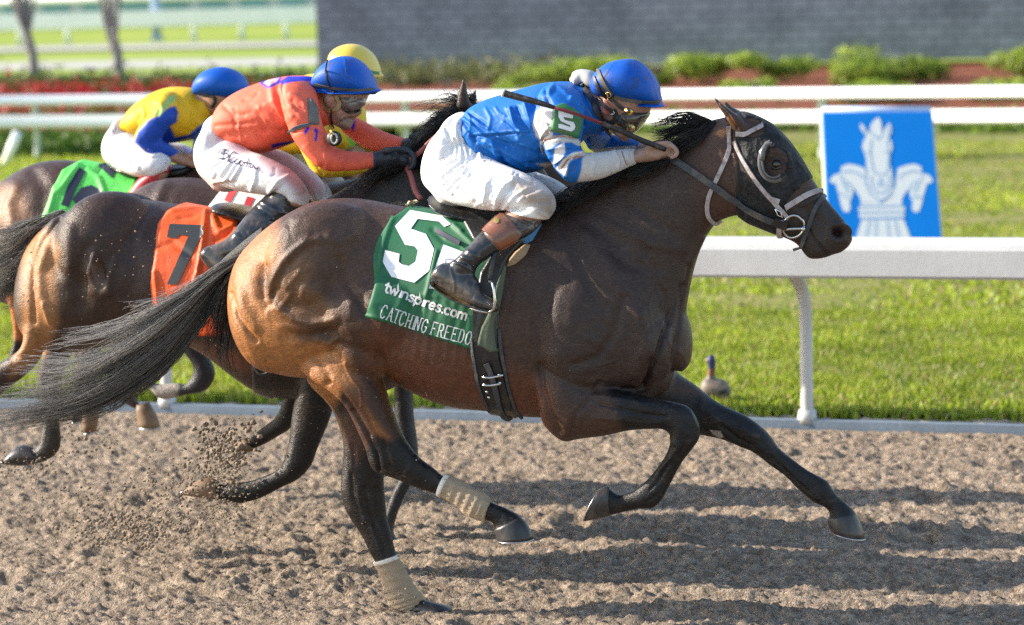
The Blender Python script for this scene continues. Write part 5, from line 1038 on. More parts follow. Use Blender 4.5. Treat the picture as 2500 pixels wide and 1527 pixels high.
# helmet, straps, goggles
def dome(pl, S, name, mat, parent, brim=None, brimw=.0):
    o = skin(name, [loft(pl, S, n=36, e=.92)]+([tube for tube in brim] if brim else []), .0055, 4, mat, parent); return o
hs = ZH((548, 450, 560, 590, .035, 0), (585, 370, 600, 640, .065, 0), (650, 290, 660, 680, .092, 0), (740, 218, 745, 705, .11, 0), (860, 166, 860, 722, .122, 0), (1000, 143, 1000, 740, .128, 0), (1130, 143, 1130, 755, .127, 0), (1250, 205, 1250, 770, .118, 0), (1365, 320, 1365, 780, .10, 0), (1450, 455, 1450, 788, .078, 0), (1492, 600, 1490, 790, .05, 0))
brim = loft(PM, ZH((1150, 770, 1150, 790, .10, 0), (1300, 780, 1300, 806, .108, 0), (1430, 786, 1430, 822, .095, 0), (1520, 786, 1520, 826, .07, 0), (1578, 796, 1570, 820, .03, 0)), n=24)
hel5 = dome(PM, hs, 'helmet', mHelB, r5, [brim])
sculpt(hel5, [(ZH((1150, 145), (1140, 400), (1125, 650)), 1.6, .003), (ZH((1150, 145), (1320, 260), (1420, 450), (1480, 700)), 1.5, .003), (ZH((1100, 145), (850, 200), (700, 420)), 1.5, .002)] + wrinkle_set(56, 10, ZH((1180, 300))[0]+ZH((1440, 700))[0], 1.3, .3, (10, 30), (2, 4), .0015))
tag(hel5, 'blue cloth covered helmet with a short brim')
hsr = [hel5, body5]
strap('goggle_band', ZH((870, 655), (960, 690), (1100, 715), (1250, 735), (1400, 748), (1495, 745)), 4.2, [hel5], M('band_grey', (.07, .065, .06), .6, dirt=((.15, .13, .10), 24, .5, .66, .6)), hel5, off=.004)
strap('goggle_band', ZH((645, 300), (700, 440), (780, 570), (840, 640)), 5, [hel5], bpy.data.materials['band_grey'], hel5, off=.005); strap('goggle_band', ZH((590, 390), (640, 520), (700, 620), (780, 700)), 4, [hel5], mBlk, hel5, off=.004)
mesh_obj('clip', *tube3(drape(ZH((770, 600), (810, 590), (840, 640), (790, 660), (770, 600)), [hel5], .010), .0035, n=8, m=1), mGold, hel5); mesh_obj('clip', *tube3(drape(ZH((780, 665), (830, 690)), [hel5], .012), .003, n=8, m=1), mGold, hel5)
mesh_obj('goggle_pack', *loft(PM, ZH((262, 390, 290, 480, .02, -.0), (300, 320, 330, 515, .04, 0), (370, 290, 380, 500, .045, 0), (440, 288, 420, 480, .045, 0), (540, 310, 500, 530, .05, 0), (600, 350, 570, 560, .05, 0)), n=20, e=.8), mCapW, hel5)
chin = tag(empty('goggles', PM.at(ZH((1200, 950))[0], 0)[0]), 'dark goggles'); setp(chin, hel5)
gg = skin('lens', [loft(PM, ZH((985, 860, 1000, 1120, .085, 0), (1080, 800, 1060, 1180, .088, 0), (1180, 800, 1130, 1190, .084, 0), (1290, 850, 1210, 1140, .07, 0), (1350, 890, 1300, 1010, .045, 0)), n=26, e=.85)], .005, 4, mGog, chin)
for nm, (cx_, cy_) in (('vent', (1070, 900)), ('vent', (1086, 1105))):
    for rr_, mt_, of_ in ((68, mGold, .004), (34, mGog, .007)):
        pc = drape([ZH((cx_, cy_))[0]], [gg], of_)[0]; rad = rr_/5.79/640*.9
        mesh_obj(nm, *tube3([pc+PM.n*.012, pc-PM.n*.003], [rad, rad*.92], n=20, m=1), mt_, chin)
strap('rim', ZH((975, 900), (1040, 1010), (1160, 1020), (1290, 1010)), 2.2, [gg], M('rim_brown', (.08, .035, .025), .5), chin, off=.002)
strap('chin_strap', ZH((800, 690), (900, 770), (1000, 850)), 4.5, hsr+[gg], mBlk, hel5, off=.008); strap('chin_strap', ZH((640, 690), (740, 800), (850, 900), (940, 980), (1020, 1060)), 4.2, hsr+[gg], mBlk, hel5, off=.008)
strap('chin_strap', ZH((360, 470), (460, 600), (560, 760), (600, 880), (680, 980), (800, 1040), (880, 1010), (900, 930), (860, 860)), 6, hsr+[shirt5], mBlk, hel5, off=.008); strap('chin_strap', ZH((780, 1060), (760, 1160), (820, 1230)), 5, hsr, mBlk, hel5, off=.006)
mesh_obj('clip', *tube3(drape(ZH((820, 880), (880, 870), (890, 900), (840, 930), (820, 880)), hsr, .016), .0028, n=8, m=1), mSteel, hel5)
plate = overlay('number_plate', shirt5, ZR((1052, 540), (1060, 480), (1130, 455), (1235, 508), (1272, 560), (1265, 640), (1240, 720), (1140, 690), (1033, 665)), .012, mPlate, shirt5, near=True, sm=8, dip=.002)
decal('number', [ZR((1095, 515), (1200, 548), (1196, 572), (1130, 560), (1140, 582), (1205, 600), (1216, 630), (1208, 655), (1185, 667), (1095, 640), (1093, 612), (1115, 612), (1180, 635), (1178, 622), (1110, 590), (1095, 560))], [plate, shirt5], mNum, plate, .003, 3)
strap('arm_band', ZR((1045, 640), (1000, 680), (980, 730), (985, 790), (1000, 840)), 4, [shirt5], M('arm_strap', (.16, .15, .14), .7), shirt5, off=.006)
whp = tag(empty('whip', PM.at(ZR((1250, 560))[0], -.3)[0]), 'long black riding whip with a dark red middle held by the leading rider', 'whip')
whp_w = lambda x: -.30+.17*max(0, (x-1250)/600)
def seg(nm, pts, rad, mt): mesh_obj(nm, *tubepx(PM, [(x, y, whp_w(xx)) for (x, y), xx in zip(ZR(*pts), [p[0] for p in pts])], rad, n=12, m=3), mt, whp)
seg('grip', [(690, 385), (800, 415), (940, 452), (1060, 490)], [.013, .0125, .011, .008], mBlk); mesh_obj('cap', *tubepx(PM, [(*ZR((684, 382))[0], -.3), (*ZR((700, 388))[0], -.3)], [.0145, .0145], n=12, m=1), mCapW, whp)
seg('shaft', [(1055, 489), (1200, 530), (1300, 565), (1420, 610)], [.0062, .0055, .006, .0075], M('whip_red', (.16, .012, .018), .35)); seg('handle', [(1410, 607), (1560, 668), (1700, 730), (1800, 768), (1880, 800)], [.0085, .0095, .0105, .0105, .009], mBlk)

# ---------------------------------------------------------------- generic rider for the others
def rider(pl, D, label, group=None):
    e = tag(empty('person', pl.at((D['tor'][0][0], D['tor'][0][1]), 0)[0]), label, 'person')
    limb = [D['tor'], D['ua'], D['fa'], D['fua'], D['ffa'], D['pel'], D['nth'], D['fth']]
    bd_ = skin('body', [loft(pl, shrinkS(s), n=20, m=4) for s in limb]+[loft(pl, D['head'][1:], n=26, flat=(True, False)), loft(pl, D['neck'], n=20)]+D.get('face', [])+(D['hands'] if D.get('bare') else [])+[loft(pl, shrinkS(D['boot'], .85), n=18)], D.get('vx', .006), 4, mSkin, e)
    if D.get('fsc'): sculpt(bd_, D['fsc'])
    paint(bd_, D.get('skin', (.40, .21, .15)), D.get('facep', []), noise=.1, nsc=8)
    sh = skin('shirt', [loft(pl, D['tor'], n=32)]+[loft(pl, D[k], n=24) for k in ('ua', 'fa', 'fua', 'ffa')]+D.get('collar', []), .0065, 6, mSilk, e)
    sculpt(sh, D['shw']); paint(sh, D['shc'], D['shp'], noise=.06)
    if D.get('shmat'): sh.data.materials[0] = D['shmat']
    pt_ = skin('trousers', [loft(pl, D['pel'], n=30), loft(pl, D['nth'], n=26, flat=(False, True)), loft(pl, D['fth'], n=24)]+D.get('waist', []), .007, 6, mPants, e)
    sculpt(pt_, D['ptw']); paint(pt_, (.72, .70, .72), D.get('ptp', []), noise=.05)
    if D.get('boot'):
        bo = skin('boot', [loft(pl, D['boot'], n=26)]+D.get('foot', []), .0065, 4, D.get('bootm', mBoot), e); sculpt(bo, D.get('bow', []))
    if not D.get('bare'):
        gl = skin('glove', D['hands'], .0055, 3, mGlove, e)
    hl = dome(pl, D['hel'], 'helmet', D['helm'], e, D.get('brim'))
    return e, bd_, sh, pt_, hl
r7 = plane(.85)
P7 = r7
hands7 = [loft(P7, ZS((1385, 785, 1395, 890, .033, -.12), (1450, 765, 1460, 890, .038, -.11), (1540, 775, 1540, 880, .042, -.10), (1600, 785, 1600, 890, .038, -.10)))] + fist(P7, ZS, lambda i: [(1540, 775), (1610, 775), (1650, 815), (1650, 875), (1610, 912)], -.135, r=.0115) + [tubepx(P7, ZS((1430, 780, -.15), (1500, 768, -.155), (1570, 765, -.14)), [.014, .013, .011], n=10)]
hands7 += [loft(P7, ZS((1580, 690, 1560, 770, .03, .12), (1650, 675, 1640, 765, .036, .11), (1720, 680, 1710, 750, .034, .10)))] + fist(P7, ZS, lambda i: [(1690, 685), (1750, 690), (1775, 715), (1760, 745)], .07, r=.011) + [tubepx(P7, ZS((1620, 680, .07), (1680, 668, .06), (1740, 680, .06)), [.013, .012, .010], n=10)]
def domeS(f, L, w=0): return f(*[(a, b, c, d, h, w) for a, b, c, d, h in L])
D7 = dict(
 tor=domeS(ZS, [(240, 560, 330, 690, .12), (300, 440, 430, 765, .155), (400, 362, 560, 795, .17), (545, 300, 690, 765, .18), (690, 258, 810, 715, .185), (820, 245, 920, 660, .18), (930, 258, 1010, 610, .14), (990, 330, 1040, 590, .09)]),
 ua=ZS((700, 330, 960, 380, .09, -.14), (725, 470, 975, 480, .08, -.19), (760, 590, 1000, 590, .07, -.21), (800, 690, 1050, 670, .064, -.22), (880, 800, 1085, 740, .058, -.22), (950, 870, 1110, 790, .055, -.22)),
 fa=ZS((1080, 750, 960, 860, .055, -.22), (1100, 755, 1030, 918, .054, -.21), (1180, 778, 1170, 922, .05, -.19), (1290, 785, 1290, 912, .045, -.15), (1380, 788, 1380, 893, .04, -.12)),
 fua=ZS((960, 380, 1120, 480, .07, .14), (1060, 480, 1180, 560, .065, .2), (1150, 640, 1230, 540, .06, .22)), ffa=ZS((1240, 540, 1160, 650, .058, .22), (1340, 590, 1260, 730, .052, .2), (1450, 645, 1380, 785, .046, .16), (1575, 685, 1550, 770, .038, .12)),
 pel=ZS((300, 540, 190, 640, .12, 0), (370, 620, 140, 720, .15, 0), (420, 700, 122, 820, .16, 0), (470, 780, 150, 930, .155, 0), (480, 880, 210, 1000, .13, 0)),
 nth=ZS((400, 680, 140, 900, .09, -.08), (480, 770, 200, 985, .10, -.12), (580, 810, 320, 1035, .10, -.16), (690, 860, 450, 1070, .092, -.19), (790, 925, 590, 1085, .084, -.21), (865, 1010, 700, 1085, .074, -.22), (905, 1100, 780, 1120, .066, -.22), (900, 1175, 720, 1090, .062, -.22)),
 fth=ZS((500, 760, 350, 950, .10, .10), (690, 770, 560, 950, .09, .16), (830, 840, 720, 1010, .082, .2), (940, 930, 850, 1080, .074, .22), (1010, 1020, 930, 1110, .066, .22), (1010, 1080, 940, 1120, .06, .22)),
 boot=[*ZS((845, 1110, 640, 1060, .064, -.22), (835, 1170, 600, 1095, .064, -.225), (770, 1260, 530, 1160, .062, -.25), (690, 1350, 460, 1240, .058, -.28), (590, 1430, 395, 1320, .05, -.31), (500, 1520, 320, 1400, .042, -.33)), *ZB((1400, 850, 1270, 760, .038, -.34))],
 foot=[loft(P7, ZB((1330, 760, 1230, 830, .035, -.34), (1420, 830, 1290, 900, .042, -.345), (1520, 900, 1420, 950, .04, -.35), (1600, 950, 1540, 980, .03, -.35)))],
 neck=ZS((900, 300, 980, 600, .07, 0), (990, 330, 1070, 580, .062, 0), (1050, 340, 1120, 560, .06, 0)),
 head=ZS((985, 250, 1290, 200, .08, 0), (968, 330, 1320, 330, .086, 0), (975, 400, 1312, 400, .082, 0), (990, 455, 1285, 450, .08, 0), (1020, 510, 1245, 520, .075, 0), (1060, 560, 1225, 570, .062, 0), (1105, 600, 1205, 612, .045, 0), (1140, 615, 1185, 625, .025, 0)),
 face=[loft(P7, ZS((1240, 440, 1290, 440, .014, 0), (1240, 480, 1285, 485, .018, 0), (1230, 515, 1278, 515, .022, 0), (1220, 530, 1262, 530, .016, 0))), loft(P7, ZS((1020, 380, 1080, 370, .012, -.082), (1015, 420, 1095, 410, .014, -.09), (1030, 460, 1075, 460, .010, -.085)))],
 hands=hands7, hel=domeS(ZS, [(945, 290, 948, 345, .04), (960, 245, 962, 352, .07), (995, 190, 1000, 360, .095), (1060, 135, 1065, 365, .115), (1140, 108, 1140, 370, .124), (1220, 118, 1220, 376, .122), (1290, 170, 1290, 382, .108), (1340, 240, 1338, 382, .085), (1368, 310, 1362, 378, .055)]),
 brim=[loft(P7, domeS(ZS, [(950, 335, 950, 356, .09), (1080, 350, 1080, 370, .118), (1230, 356, 1230, 378, .118), (1330, 350, 1330, 376, .10), (1400, 340, 1400, 362, .05), (1414, 350, 1410, 358, .02)]), n=22)], helm=mHelB,
 fsc=[(ZS((1160, 560), (1190, 548), (1215, 550)), 3, -.010), (ZS((1200, 430), (1235, 425)), 7, -.010), (ZS((1100, 480), (1130, 540)), 8, .006), (ZS((1150, 590), (1185, 605)), 7, .006)],
 facep=[(ZS((1150, 545), (1215, 535), (1215, 560), (1160, 568)), (.18, .06, .05), 2), (ZS((1100, 540), (1220, 560), (1190, 640), (1100, 620)), (.28, .18, .13), 8)],
 shw=[(ZS((720, 300), (700, 400), (730, 520)), 7, -.014), (ZS((640, 310), (660, 420), (740, 560)), 8, .010), (ZS((560, 480), (640, 540), (720, 600)), 8, .008), (ZS((560, 520), (600, 620)), 10, -.008), (ZS((250, 600), (400, 590), (520, 580)), 5, -.006), (ZS((300, 680), (480, 640), (700, 640)), 8, -.006), (ZS((780, 380), (860, 420), (890, 500)), 5, .009), (ZS((790, 420), (830, 500)), 5, -.008), (ZS((780, 460), (860, 540)), 5, .008), (ZS((1020, 800), (1040, 860), (1030, 900)), 4, .006), (ZS((880, 760), (980, 860)), 7, .006), (ZS((800, 640), (900, 600), (1000, 640)), 4, -.008)]
     + wrinkle_set(61, 30, ZS((300, 420))[0]+ZS((760, 760))[0], .5, .6, (15, 60), (3, 7), .005)+wrinkle_set(62, 16, ZS((760, 300))[0]+ZS((980, 560))[0], 1.0, .6, (10, 40), (2.5, 5), .005),
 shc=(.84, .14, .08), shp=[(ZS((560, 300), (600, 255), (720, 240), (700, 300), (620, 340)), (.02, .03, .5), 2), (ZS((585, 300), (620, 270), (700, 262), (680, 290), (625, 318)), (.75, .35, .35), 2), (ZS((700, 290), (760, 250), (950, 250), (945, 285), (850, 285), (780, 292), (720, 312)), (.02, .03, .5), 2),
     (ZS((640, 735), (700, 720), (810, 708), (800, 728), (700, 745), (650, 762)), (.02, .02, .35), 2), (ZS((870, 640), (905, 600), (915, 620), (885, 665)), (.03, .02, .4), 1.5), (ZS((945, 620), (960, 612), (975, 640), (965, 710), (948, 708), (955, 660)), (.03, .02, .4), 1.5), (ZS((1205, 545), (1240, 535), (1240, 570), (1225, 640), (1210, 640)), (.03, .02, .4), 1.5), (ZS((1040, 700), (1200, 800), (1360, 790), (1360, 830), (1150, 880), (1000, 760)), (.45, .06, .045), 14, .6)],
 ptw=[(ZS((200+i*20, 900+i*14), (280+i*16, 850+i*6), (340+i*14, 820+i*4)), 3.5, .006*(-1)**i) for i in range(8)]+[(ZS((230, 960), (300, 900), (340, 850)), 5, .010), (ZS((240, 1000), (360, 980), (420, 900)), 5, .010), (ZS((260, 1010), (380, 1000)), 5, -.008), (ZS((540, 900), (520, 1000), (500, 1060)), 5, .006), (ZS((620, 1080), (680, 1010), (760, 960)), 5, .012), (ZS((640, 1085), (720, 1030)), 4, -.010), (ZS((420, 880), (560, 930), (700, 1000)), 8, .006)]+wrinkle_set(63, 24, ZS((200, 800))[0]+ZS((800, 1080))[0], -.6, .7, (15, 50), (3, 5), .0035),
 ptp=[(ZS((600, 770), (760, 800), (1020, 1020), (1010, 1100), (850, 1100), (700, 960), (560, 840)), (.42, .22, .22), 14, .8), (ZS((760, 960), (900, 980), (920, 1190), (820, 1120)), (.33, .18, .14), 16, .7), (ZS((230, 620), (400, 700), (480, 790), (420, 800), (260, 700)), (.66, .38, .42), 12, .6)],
 bow=[(ZS((560, 1130), (760, 1240)), 4, .004), (ZS((530, 1170), (730, 1290)), 3, -.004)]+wrinkle_set(64, 22, ZS((380, 1240))[0]+ZS((800, 1480))[0], .5, .6, (10, 40), (2.5, 5), .005),
 collar=[loft(P7, ZS((900, 290, 960, 590, .11, 0), (960, 300, 1030, 600, .09, 0), (1000, 330, 1050, 590, .068, 0)))], waist=[loft(P7, ZS((340, 520, 240, 620, .13, 0), (380, 620, 260, 720, .14, 0)))],
 shmat=M('silk_red_muddy', rough=.6, spec=.3, fine=(70, .08), attr=True, sheen=.0, bump=.25, bscale=18, bdist=.012, dirt=((.13, .06, .05), 9, .62, .76, .5)))
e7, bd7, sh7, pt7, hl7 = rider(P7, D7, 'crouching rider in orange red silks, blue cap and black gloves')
strap('band', ZS((950, 305), (1040, 325), (1150, 340), (1270, 350), (1365, 345)), 4, [hl7], bpy.data.materials['band_grey'], hl7, off=.003); strap('band', ZS((1040, 140), (1030, 230), (1060, 320), (1085, 370)), 2, [hl7], mBlk, hl7, off=.003); sculpt(hl7, [(ZS((1160, 110), (1175, 200), (1180, 330)), 1.6, .003)])
strap('ear_guard', ZS((1010, 400), (1005, 440), (1040, 490), (1110, 480), (1125, 430), (1090, 390)), 5.5, [bd7], M('tan_guard', (.38, .23, .10), .6), hl7, off=.006); strap('chin_strap', ZS((1075, 480), (1070, 560), (1085, 620)), 2.4, [bd7, sh7], mBlk, hl7, off=.006)
lens7 = overlay('goggles', bd7, ZS((1130, 400), (1200, 398), (1312, 410), (1305, 455), (1260, 490), (1200, 505), (1150, 470)), .014, M('clear_goggle', (.17, .12, .10), .2, coat=.4, dirt=((.45, .36, .28), 14, .55, .7, .4)), hl7)
strap('goggle_rim', ZS((1130, 395), (1125, 440), (1150, 480), (1200, 508), (1265, 488)), 2.2, [lens7, bd7], mBlk, hl7, off=.006)
cf = overlay('cuff', sh7, ZS((1362, 780), (1398, 780), (1398, 900), (1366, 900)), .004, M('cuff_navy', (.03, .05, .10), .6), sh7); strap('arm_band', ZS((770, 650), (800, 620), (850, 600), (910, 590)), 4.4, [sh7], M('armband', (.09, .13, .15), .7), sh7, off=.006)
ovp = overlay('arm_plate', sh7, ZS((895, 405), (930, 402), (975, 470), (985, 590), (960, 600), (905, 590)), .012, M('plate_grey', (.13, .12, .11), .7, dirt=((.22, .17, .14), 12, .5, .7, .5)), sh7, near=True)
# signature on the trousers
def script(L): return stroke_poly(crom(np.array(L, float), 5), 2.0)
sig = script(ZS((262, 800), (300, 770), (325, 775), (290, 800), (330, 800), (335, 825), (285, 835), (262, 830))) + script(ZS((320, 770), (300, 840))) + script(ZS((400, 800), (375, 790), (345, 830), (350, 860), (385, 850))) + script(ZS((395, 840), (388, 865), (410, 870), (425, 850), (420, 880), (440, 880), (448, 860), (460, 868))) + script(ZS((485, 835), (470, 895))) + script(ZS((460, 862), (505, 872))) + script(ZS((500, 878), (495, 898), (512, 900), (520, 884), (528, 905), (548, 905)))
decal('signature', sig, [pt7], M('ink', (.03, .04, .10), .6), pt7, .003, 4)
# rider in yellow with the yellow cap, beyond
PY = plane(1.6)
sc7 = lambda S, dx, dy, k=.96: [((x1-900)*k+900+dx, (y1-300)*k+300+dy, (x2-900)*k+900+dx, (y2-300)*k+300+dy)+tuple(r) for x1, y1, x2, y2, *r in S]
toD = lambda S: S
d_ = (14, -22)
DY = dict(tor=domeS(ZS, [(380, 560, 480, 700, .12), (440, 480, 580, 760, .155), (560, 400, 720, 800, .17), (700, 320, 860, 800, .18), (830, 260, 1010, 790, .185), (930, 232, 1120, 780, .18), (1010, 235, 1210, 760, .15), (1080, 270, 1250, 700, .10)]),
 ua=ZS((800, 420, 1040, 480, .085, -.14), (810, 600, 1020, 620, .075, -.18), (840, 730, 1020, 720, .068, -.2), (890, 840, 1050, 790, .062, -.2), (920, 900, 1090, 830, .058, -.2)), fa=ZS((1050, 800, 925, 900, .056, -.2), (1080, 830, 985, 965, .055, -.2), (1180, 850, 1180, 960, .05, -.18), (1330, 850, 1330, 925, .04, -.12)),
 fua=ZS((1000, 400, 1160, 450, .07, .14), (1100, 560, 1240, 560, .062, .2), (1180, 660, 1280, 620, .056, .2)), ffa=ZS((1290, 620, 1200, 720, .054, .2), (1400, 680, 1340, 790, .046, .15), (1500, 730, 1460, 820, .038, .12)),
 pel=sc7(D7['pel'], *(40, 10)), nth=sc7(D7['nth'], 50, 8), fth=sc7(D7['fth'], 50, 5), boot=sc7(D7['boot'], 40, 4), neck=ZS((980, 260, 1080, 480, .07, 0), (1070, 250, 1140, 440, .062, 0), (1110, 250, 1170, 420, .06, 0)),
 head=sc7(D7['head'], 20, -33), hel=domeS(ZS, [(1062, 120, 1065, 200, .04), (1085, 70, 1088, 225, .085), (1130, 38, 1135, 245, .11), (1200, 22, 1200, 258, .122), (1270, 35, 1270, 265, .12), (1335, 80, 1332, 270, .102), (1380, 150, 1376, 268, .07), (1402, 205, 1398, 264, .04)]),
 brim=[loft(PY, domeS(ZS, [(1200, 240, 1200, 262, .11), (1330, 243, 1330, 266, .105), (1395, 240, 1395, 264, .07), (1428, 244, 1424, 258, .03)]), n=20)], helm=mHelY,
 hands=[loft(PY, ZS((1320, 850, 1325, 930, .034, -.11), (1400, 850, 1400, 930, .038, -.1), (1460, 860, 1455, 920, .034, -.1)))] + fist(PY, ZS, lambda i: [(1420, 860), (1480, 865), (1500, 900), (1470, 930)], -.13, r=.0115), bare=True,
 shw=wrinkle_set(71, 20, ZS((900, 560))[0]+ZS((1300, 960))[0], 1.0, .6, (15, 50), (3, 6), .006), shc=(.72, .5, .03), shp=[(ZS((1170, 640), (1260, 640), (1260, 780), (1200, 780)), (.25, .5, .06), 6)], ptw=[], ptp=[(ZS((980, 940), (1240, 900), (1240, 1100), (980, 1100)), (.4, .36, .33), 12)], vx=.008)
eY, bdY, shY, ptY, hlY = rider(PY, DY, 'rider in yellow with a yellow cap, half hidden behind the red rider')
strap('band', ZS((1330, 215), (1370, 225), (1400, 230)), 4, [hlY], M('band_green', (.06, .22, .08), .6), hlY, off=.003)
for i_ in range(1):
    tg_ = tag(empty('number_tag', P7.at(ZS((1085, 690))[0], -.25)[0]), 'small dark oval tag hanging under the chin of the rider in orange red', 'tag')
    mesh_obj('disc', *tubepx(P7, [(*ZS((1088, 690))[0], -.27), (*ZS((1090, 692))[0], -.255)], [.03, .03], n=20, m=1), mBlk, tg_)
    mesh_obj('ring', *tubepx(P7, [(*ZS((1088+22*math.cos(a), 692+34*math.sin(a)))[0], -.272) for a in np.linspace(0, 6.283, 20)], .004, n=8, m=1), mCapW, tg_)
    mesh_obj('cord', *tubepx(P7, [(*ZS((1060, 600))[0], -.22), (*ZS((1068, 640))[0], -.27), (*ZS((1082, 665))[0], -.27)], .006, n=8), mGold, tg_)
# rider in yellow and blue on the far left
PG = plane(2.45)
DG = dict(tor=domeS(ZA, [(925, 880, 985, 985, .12), (990, 780, 1090, 1030, .155), (1100, 695, 1210, 1055, .17), (1225, 645, 1330, 1045, .18), (1340, 640, 1440, 1020, .175), (1430, 660, 1510, 960, .14), (1480, 710, 1535, 880, .09)]),
 ua=ZA((1180, 700, 1340, 800, .08, -.14), (1150, 790, 1290, 880, .075, -.18), (1090, 850, 1230, 950, .066, -.2), (1030, 920, 1180, 1020, .06, -.21), (1000, 980, 1130, 1070, .056, -.21)), fa=ZA((1100, 960, 1010, 1060, .055, -.21), (1160, 1010, 1080, 1130, .053, -.2), (1240, 1060, 1170, 1170, .048, -.17), (1310, 1110, 1240, 1190, .04, -.13)),
 fua=ZA((1400, 760, 1500, 860, .065, .14), (1420, 880, 1520, 920, .06, .2), (1430, 980, 1520, 980, .055, .2)), ffa=ZA((1500, 950, 1430, 1030, .052, .2), (1480, 1040, 1420, 1120, .046, .15), (1440, 1110, 1390, 1170, .038, .11)),
 pel=ZA((960, 880, 860, 920, .12, 0), (1010, 960, 800, 1000, .15, 0), (1050, 1040, 772, 1090, .155, 0), (1060, 1110, 790, 1170, .145, 0), (1050, 1170, 850, 1230, .12, 0)),
 nth=ZA((1010, 980, 780, 1100, .09, -.08), (1090, 1040, 830, 1210, .10, -.12), (1150, 1080, 920, 1270, .094, -.16), (1210, 1130, 1010, 1300, .085, -.19), (1250, 1180, 1090, 1310, .072, -.2), (1250, 1250, 1100, 1320, .064, -.2)),
 fth=ZA((1060, 1040, 900, 1180, .10, .12), (1200, 1040, 1080, 1180, .09, .17), (1340, 1060, 1250, 1180, .08, .2), (1430, 1110, 1350, 1220, .07, .2)),
 boot=ZA((1245, 1250, 1090, 1280, .062, -.2), (1200, 1330, 1040, 1300, .06, -.2), (1130, 1400, 1000, 1340, .055, -.2), (1060, 1480, 950, 1410, .05, -.2)), bootm=M('boot_red', (.5, .04, .06), .4),
 neck=ZA((1440, 660, 1500, 880, .07, 0), (1490, 640, 1560, 830, .06, 0)), head=ZA((1480, 560, 1740, 560, .08, 0), (1490, 660, 1770, 660, .085, 0), (1500, 740, 1730, 730, .078, 0), (1530, 800, 1690, 800, .06, 0), (1570, 840, 1640, 850, .035, 0)),
 hel=domeS(ZA, [(1436, 640, 1438, 690, .04), (1450, 590, 1452, 700, .07), (1490, 540, 1490, 706, .098), (1550, 505, 1550, 712, .118), (1630, 492, 1630, 722, .125), (1710, 515, 1706, 726, .115), (1770, 560, 1766, 712, .09), (1808, 625, 1800, 680, .05)]), helm=mHelB2,
 hands=[loft(PG, ZA((1290, 1120, 1260, 1190, .035, -.13), (1350, 1130, 1340, 1220, .04, -.11), (1410, 1150, 1400, 1230, .036, -.1)))] + fist(PG, ZA, lambda i: [(1380, 1140), (1430, 1150), (1445, 1190), (1410, 1230)], -.13, r=.0115), bare=True, skin=(.40, .22, .15),
 shw=wrinkle_set(81, 24, ZA((1000, 700))[0]+ZA((1500, 1040))[0], .9, .6, (12, 40), (3, 6), .006), shc=(.78, .46, .015),
 shp=[(ZA((1245, 790), (1290, 780), (1310, 830), (1300, 900), (1250, 930), (1340, 1130), (1260, 1220), (1100, 1150), (990, 1050), (1010, 970), (1100, 880), (1160, 850)), (.012, .07, .45), 3), (ZA((1240, 700), (1290, 710), (1290, 740), (1230, 790), (1170, 860), (1130, 840), (1190, 770)), (.35, .5, .15), 3), (ZA((1400, 980), (1520, 880), (1540, 1060), (1400, 1180)), (.012, .07, .45), 3), (ZA((1250, 1060), (1290, 1010), (1440, 980), (1450, 1000), (1310, 1040), (1275, 1070)), (.012, .05, .3), 2)],
 ptw=wrinkle_set(82, 14, ZA((800, 960))[0]+ZA((1200, 1250))[0], -.5, .7, (12, 40), (3, 6), .006), vx=.008)
eG, bdG, shG, ptG, hlG = rider(PG, DG, 'rider in yellow and blue silks with a plain blue cap, leftmost of the riders')
strap('chin_strap', ZA((1500, 690), (1540, 700), (1590, 730), (1560, 790)), 5, [hlG, bdG], mBlk, hlG, off=.006)

# ================================================================== the other horses
def TF(S, x0, y0, k, ky=None):
    ky = ky or k; return [(x0+(a-560)*k, y0+(b-478)*ky, x0+(c-560)*k, y0+(d-478)*ky)+tuple(r) for a, b, c, d, *r in S]
def racehorse(pl, label, torso_, neck_, head_, legs, hooves, extra=(), vx=.009, sc_=(), base=BRN, layers=(), mat=mCoat7):
    e = tag(empty('horse', pl.at((torso_[6][0], 1200), 0)[0]), label, 'horse')
    P_ = [loft(pl, torso_, n=32, k=.12), loft(pl, neck_, n=26, k=.18), loft(pl, head_, n=24)]+[loft(pl, L, m=4, n=18) for L in legs]+list(extra)
    o = skin('body', P_, vx, 8, mat, e); sculpt(o, list(sc_)); paint(o, base, layers, noise=.18, nsc=14)
    for h in hooves: hoof(pl, h[0], h[1] if len(h) > 1 else mHoof, e)
    return e, o
# ---- number 7
t7 = Z6((150, 380, 150, 620, .08), (185, 260, 180, 780, .19), (270, 155, 290, 850, .25), (400, 70, 440, 865, .28), (560, 34, 620, 840, .29), (760, 14, 790, 790, .29), (1000, 45, 980, 800, .28), (1200, 80, 1180, 885, .29))+[(600, 515, 640, 948, .29), (720, 518, 760, 960, .28), (830, 490, 880, 955, .25), (930, 520, 970, 920, .21), (1000, 600, 1020, 840, .13)]
n7 = [(700, 520, 980, 850, .15), (780, 480, 1040, 770, .15), (860, 432, 1065, 680, .13), (930, 385, 1090, 600, .11), (1000, 335, 1110, 520, .095), (1060, 288, 1140, 450, .085), (1110, 255, 1180, 420, .08)]
hd7 = [(1105, 255, 1140, 400, .08), (1150, 245, 1170, 440, .095), (1200, 270, 1200, 460, .098), (1245, 320, 1225, 475, .08), (1290, 380, 1250, 490, .06), (1330, 440, 1280, 510, .052), (1350, 480, 1310, 520, .035)]
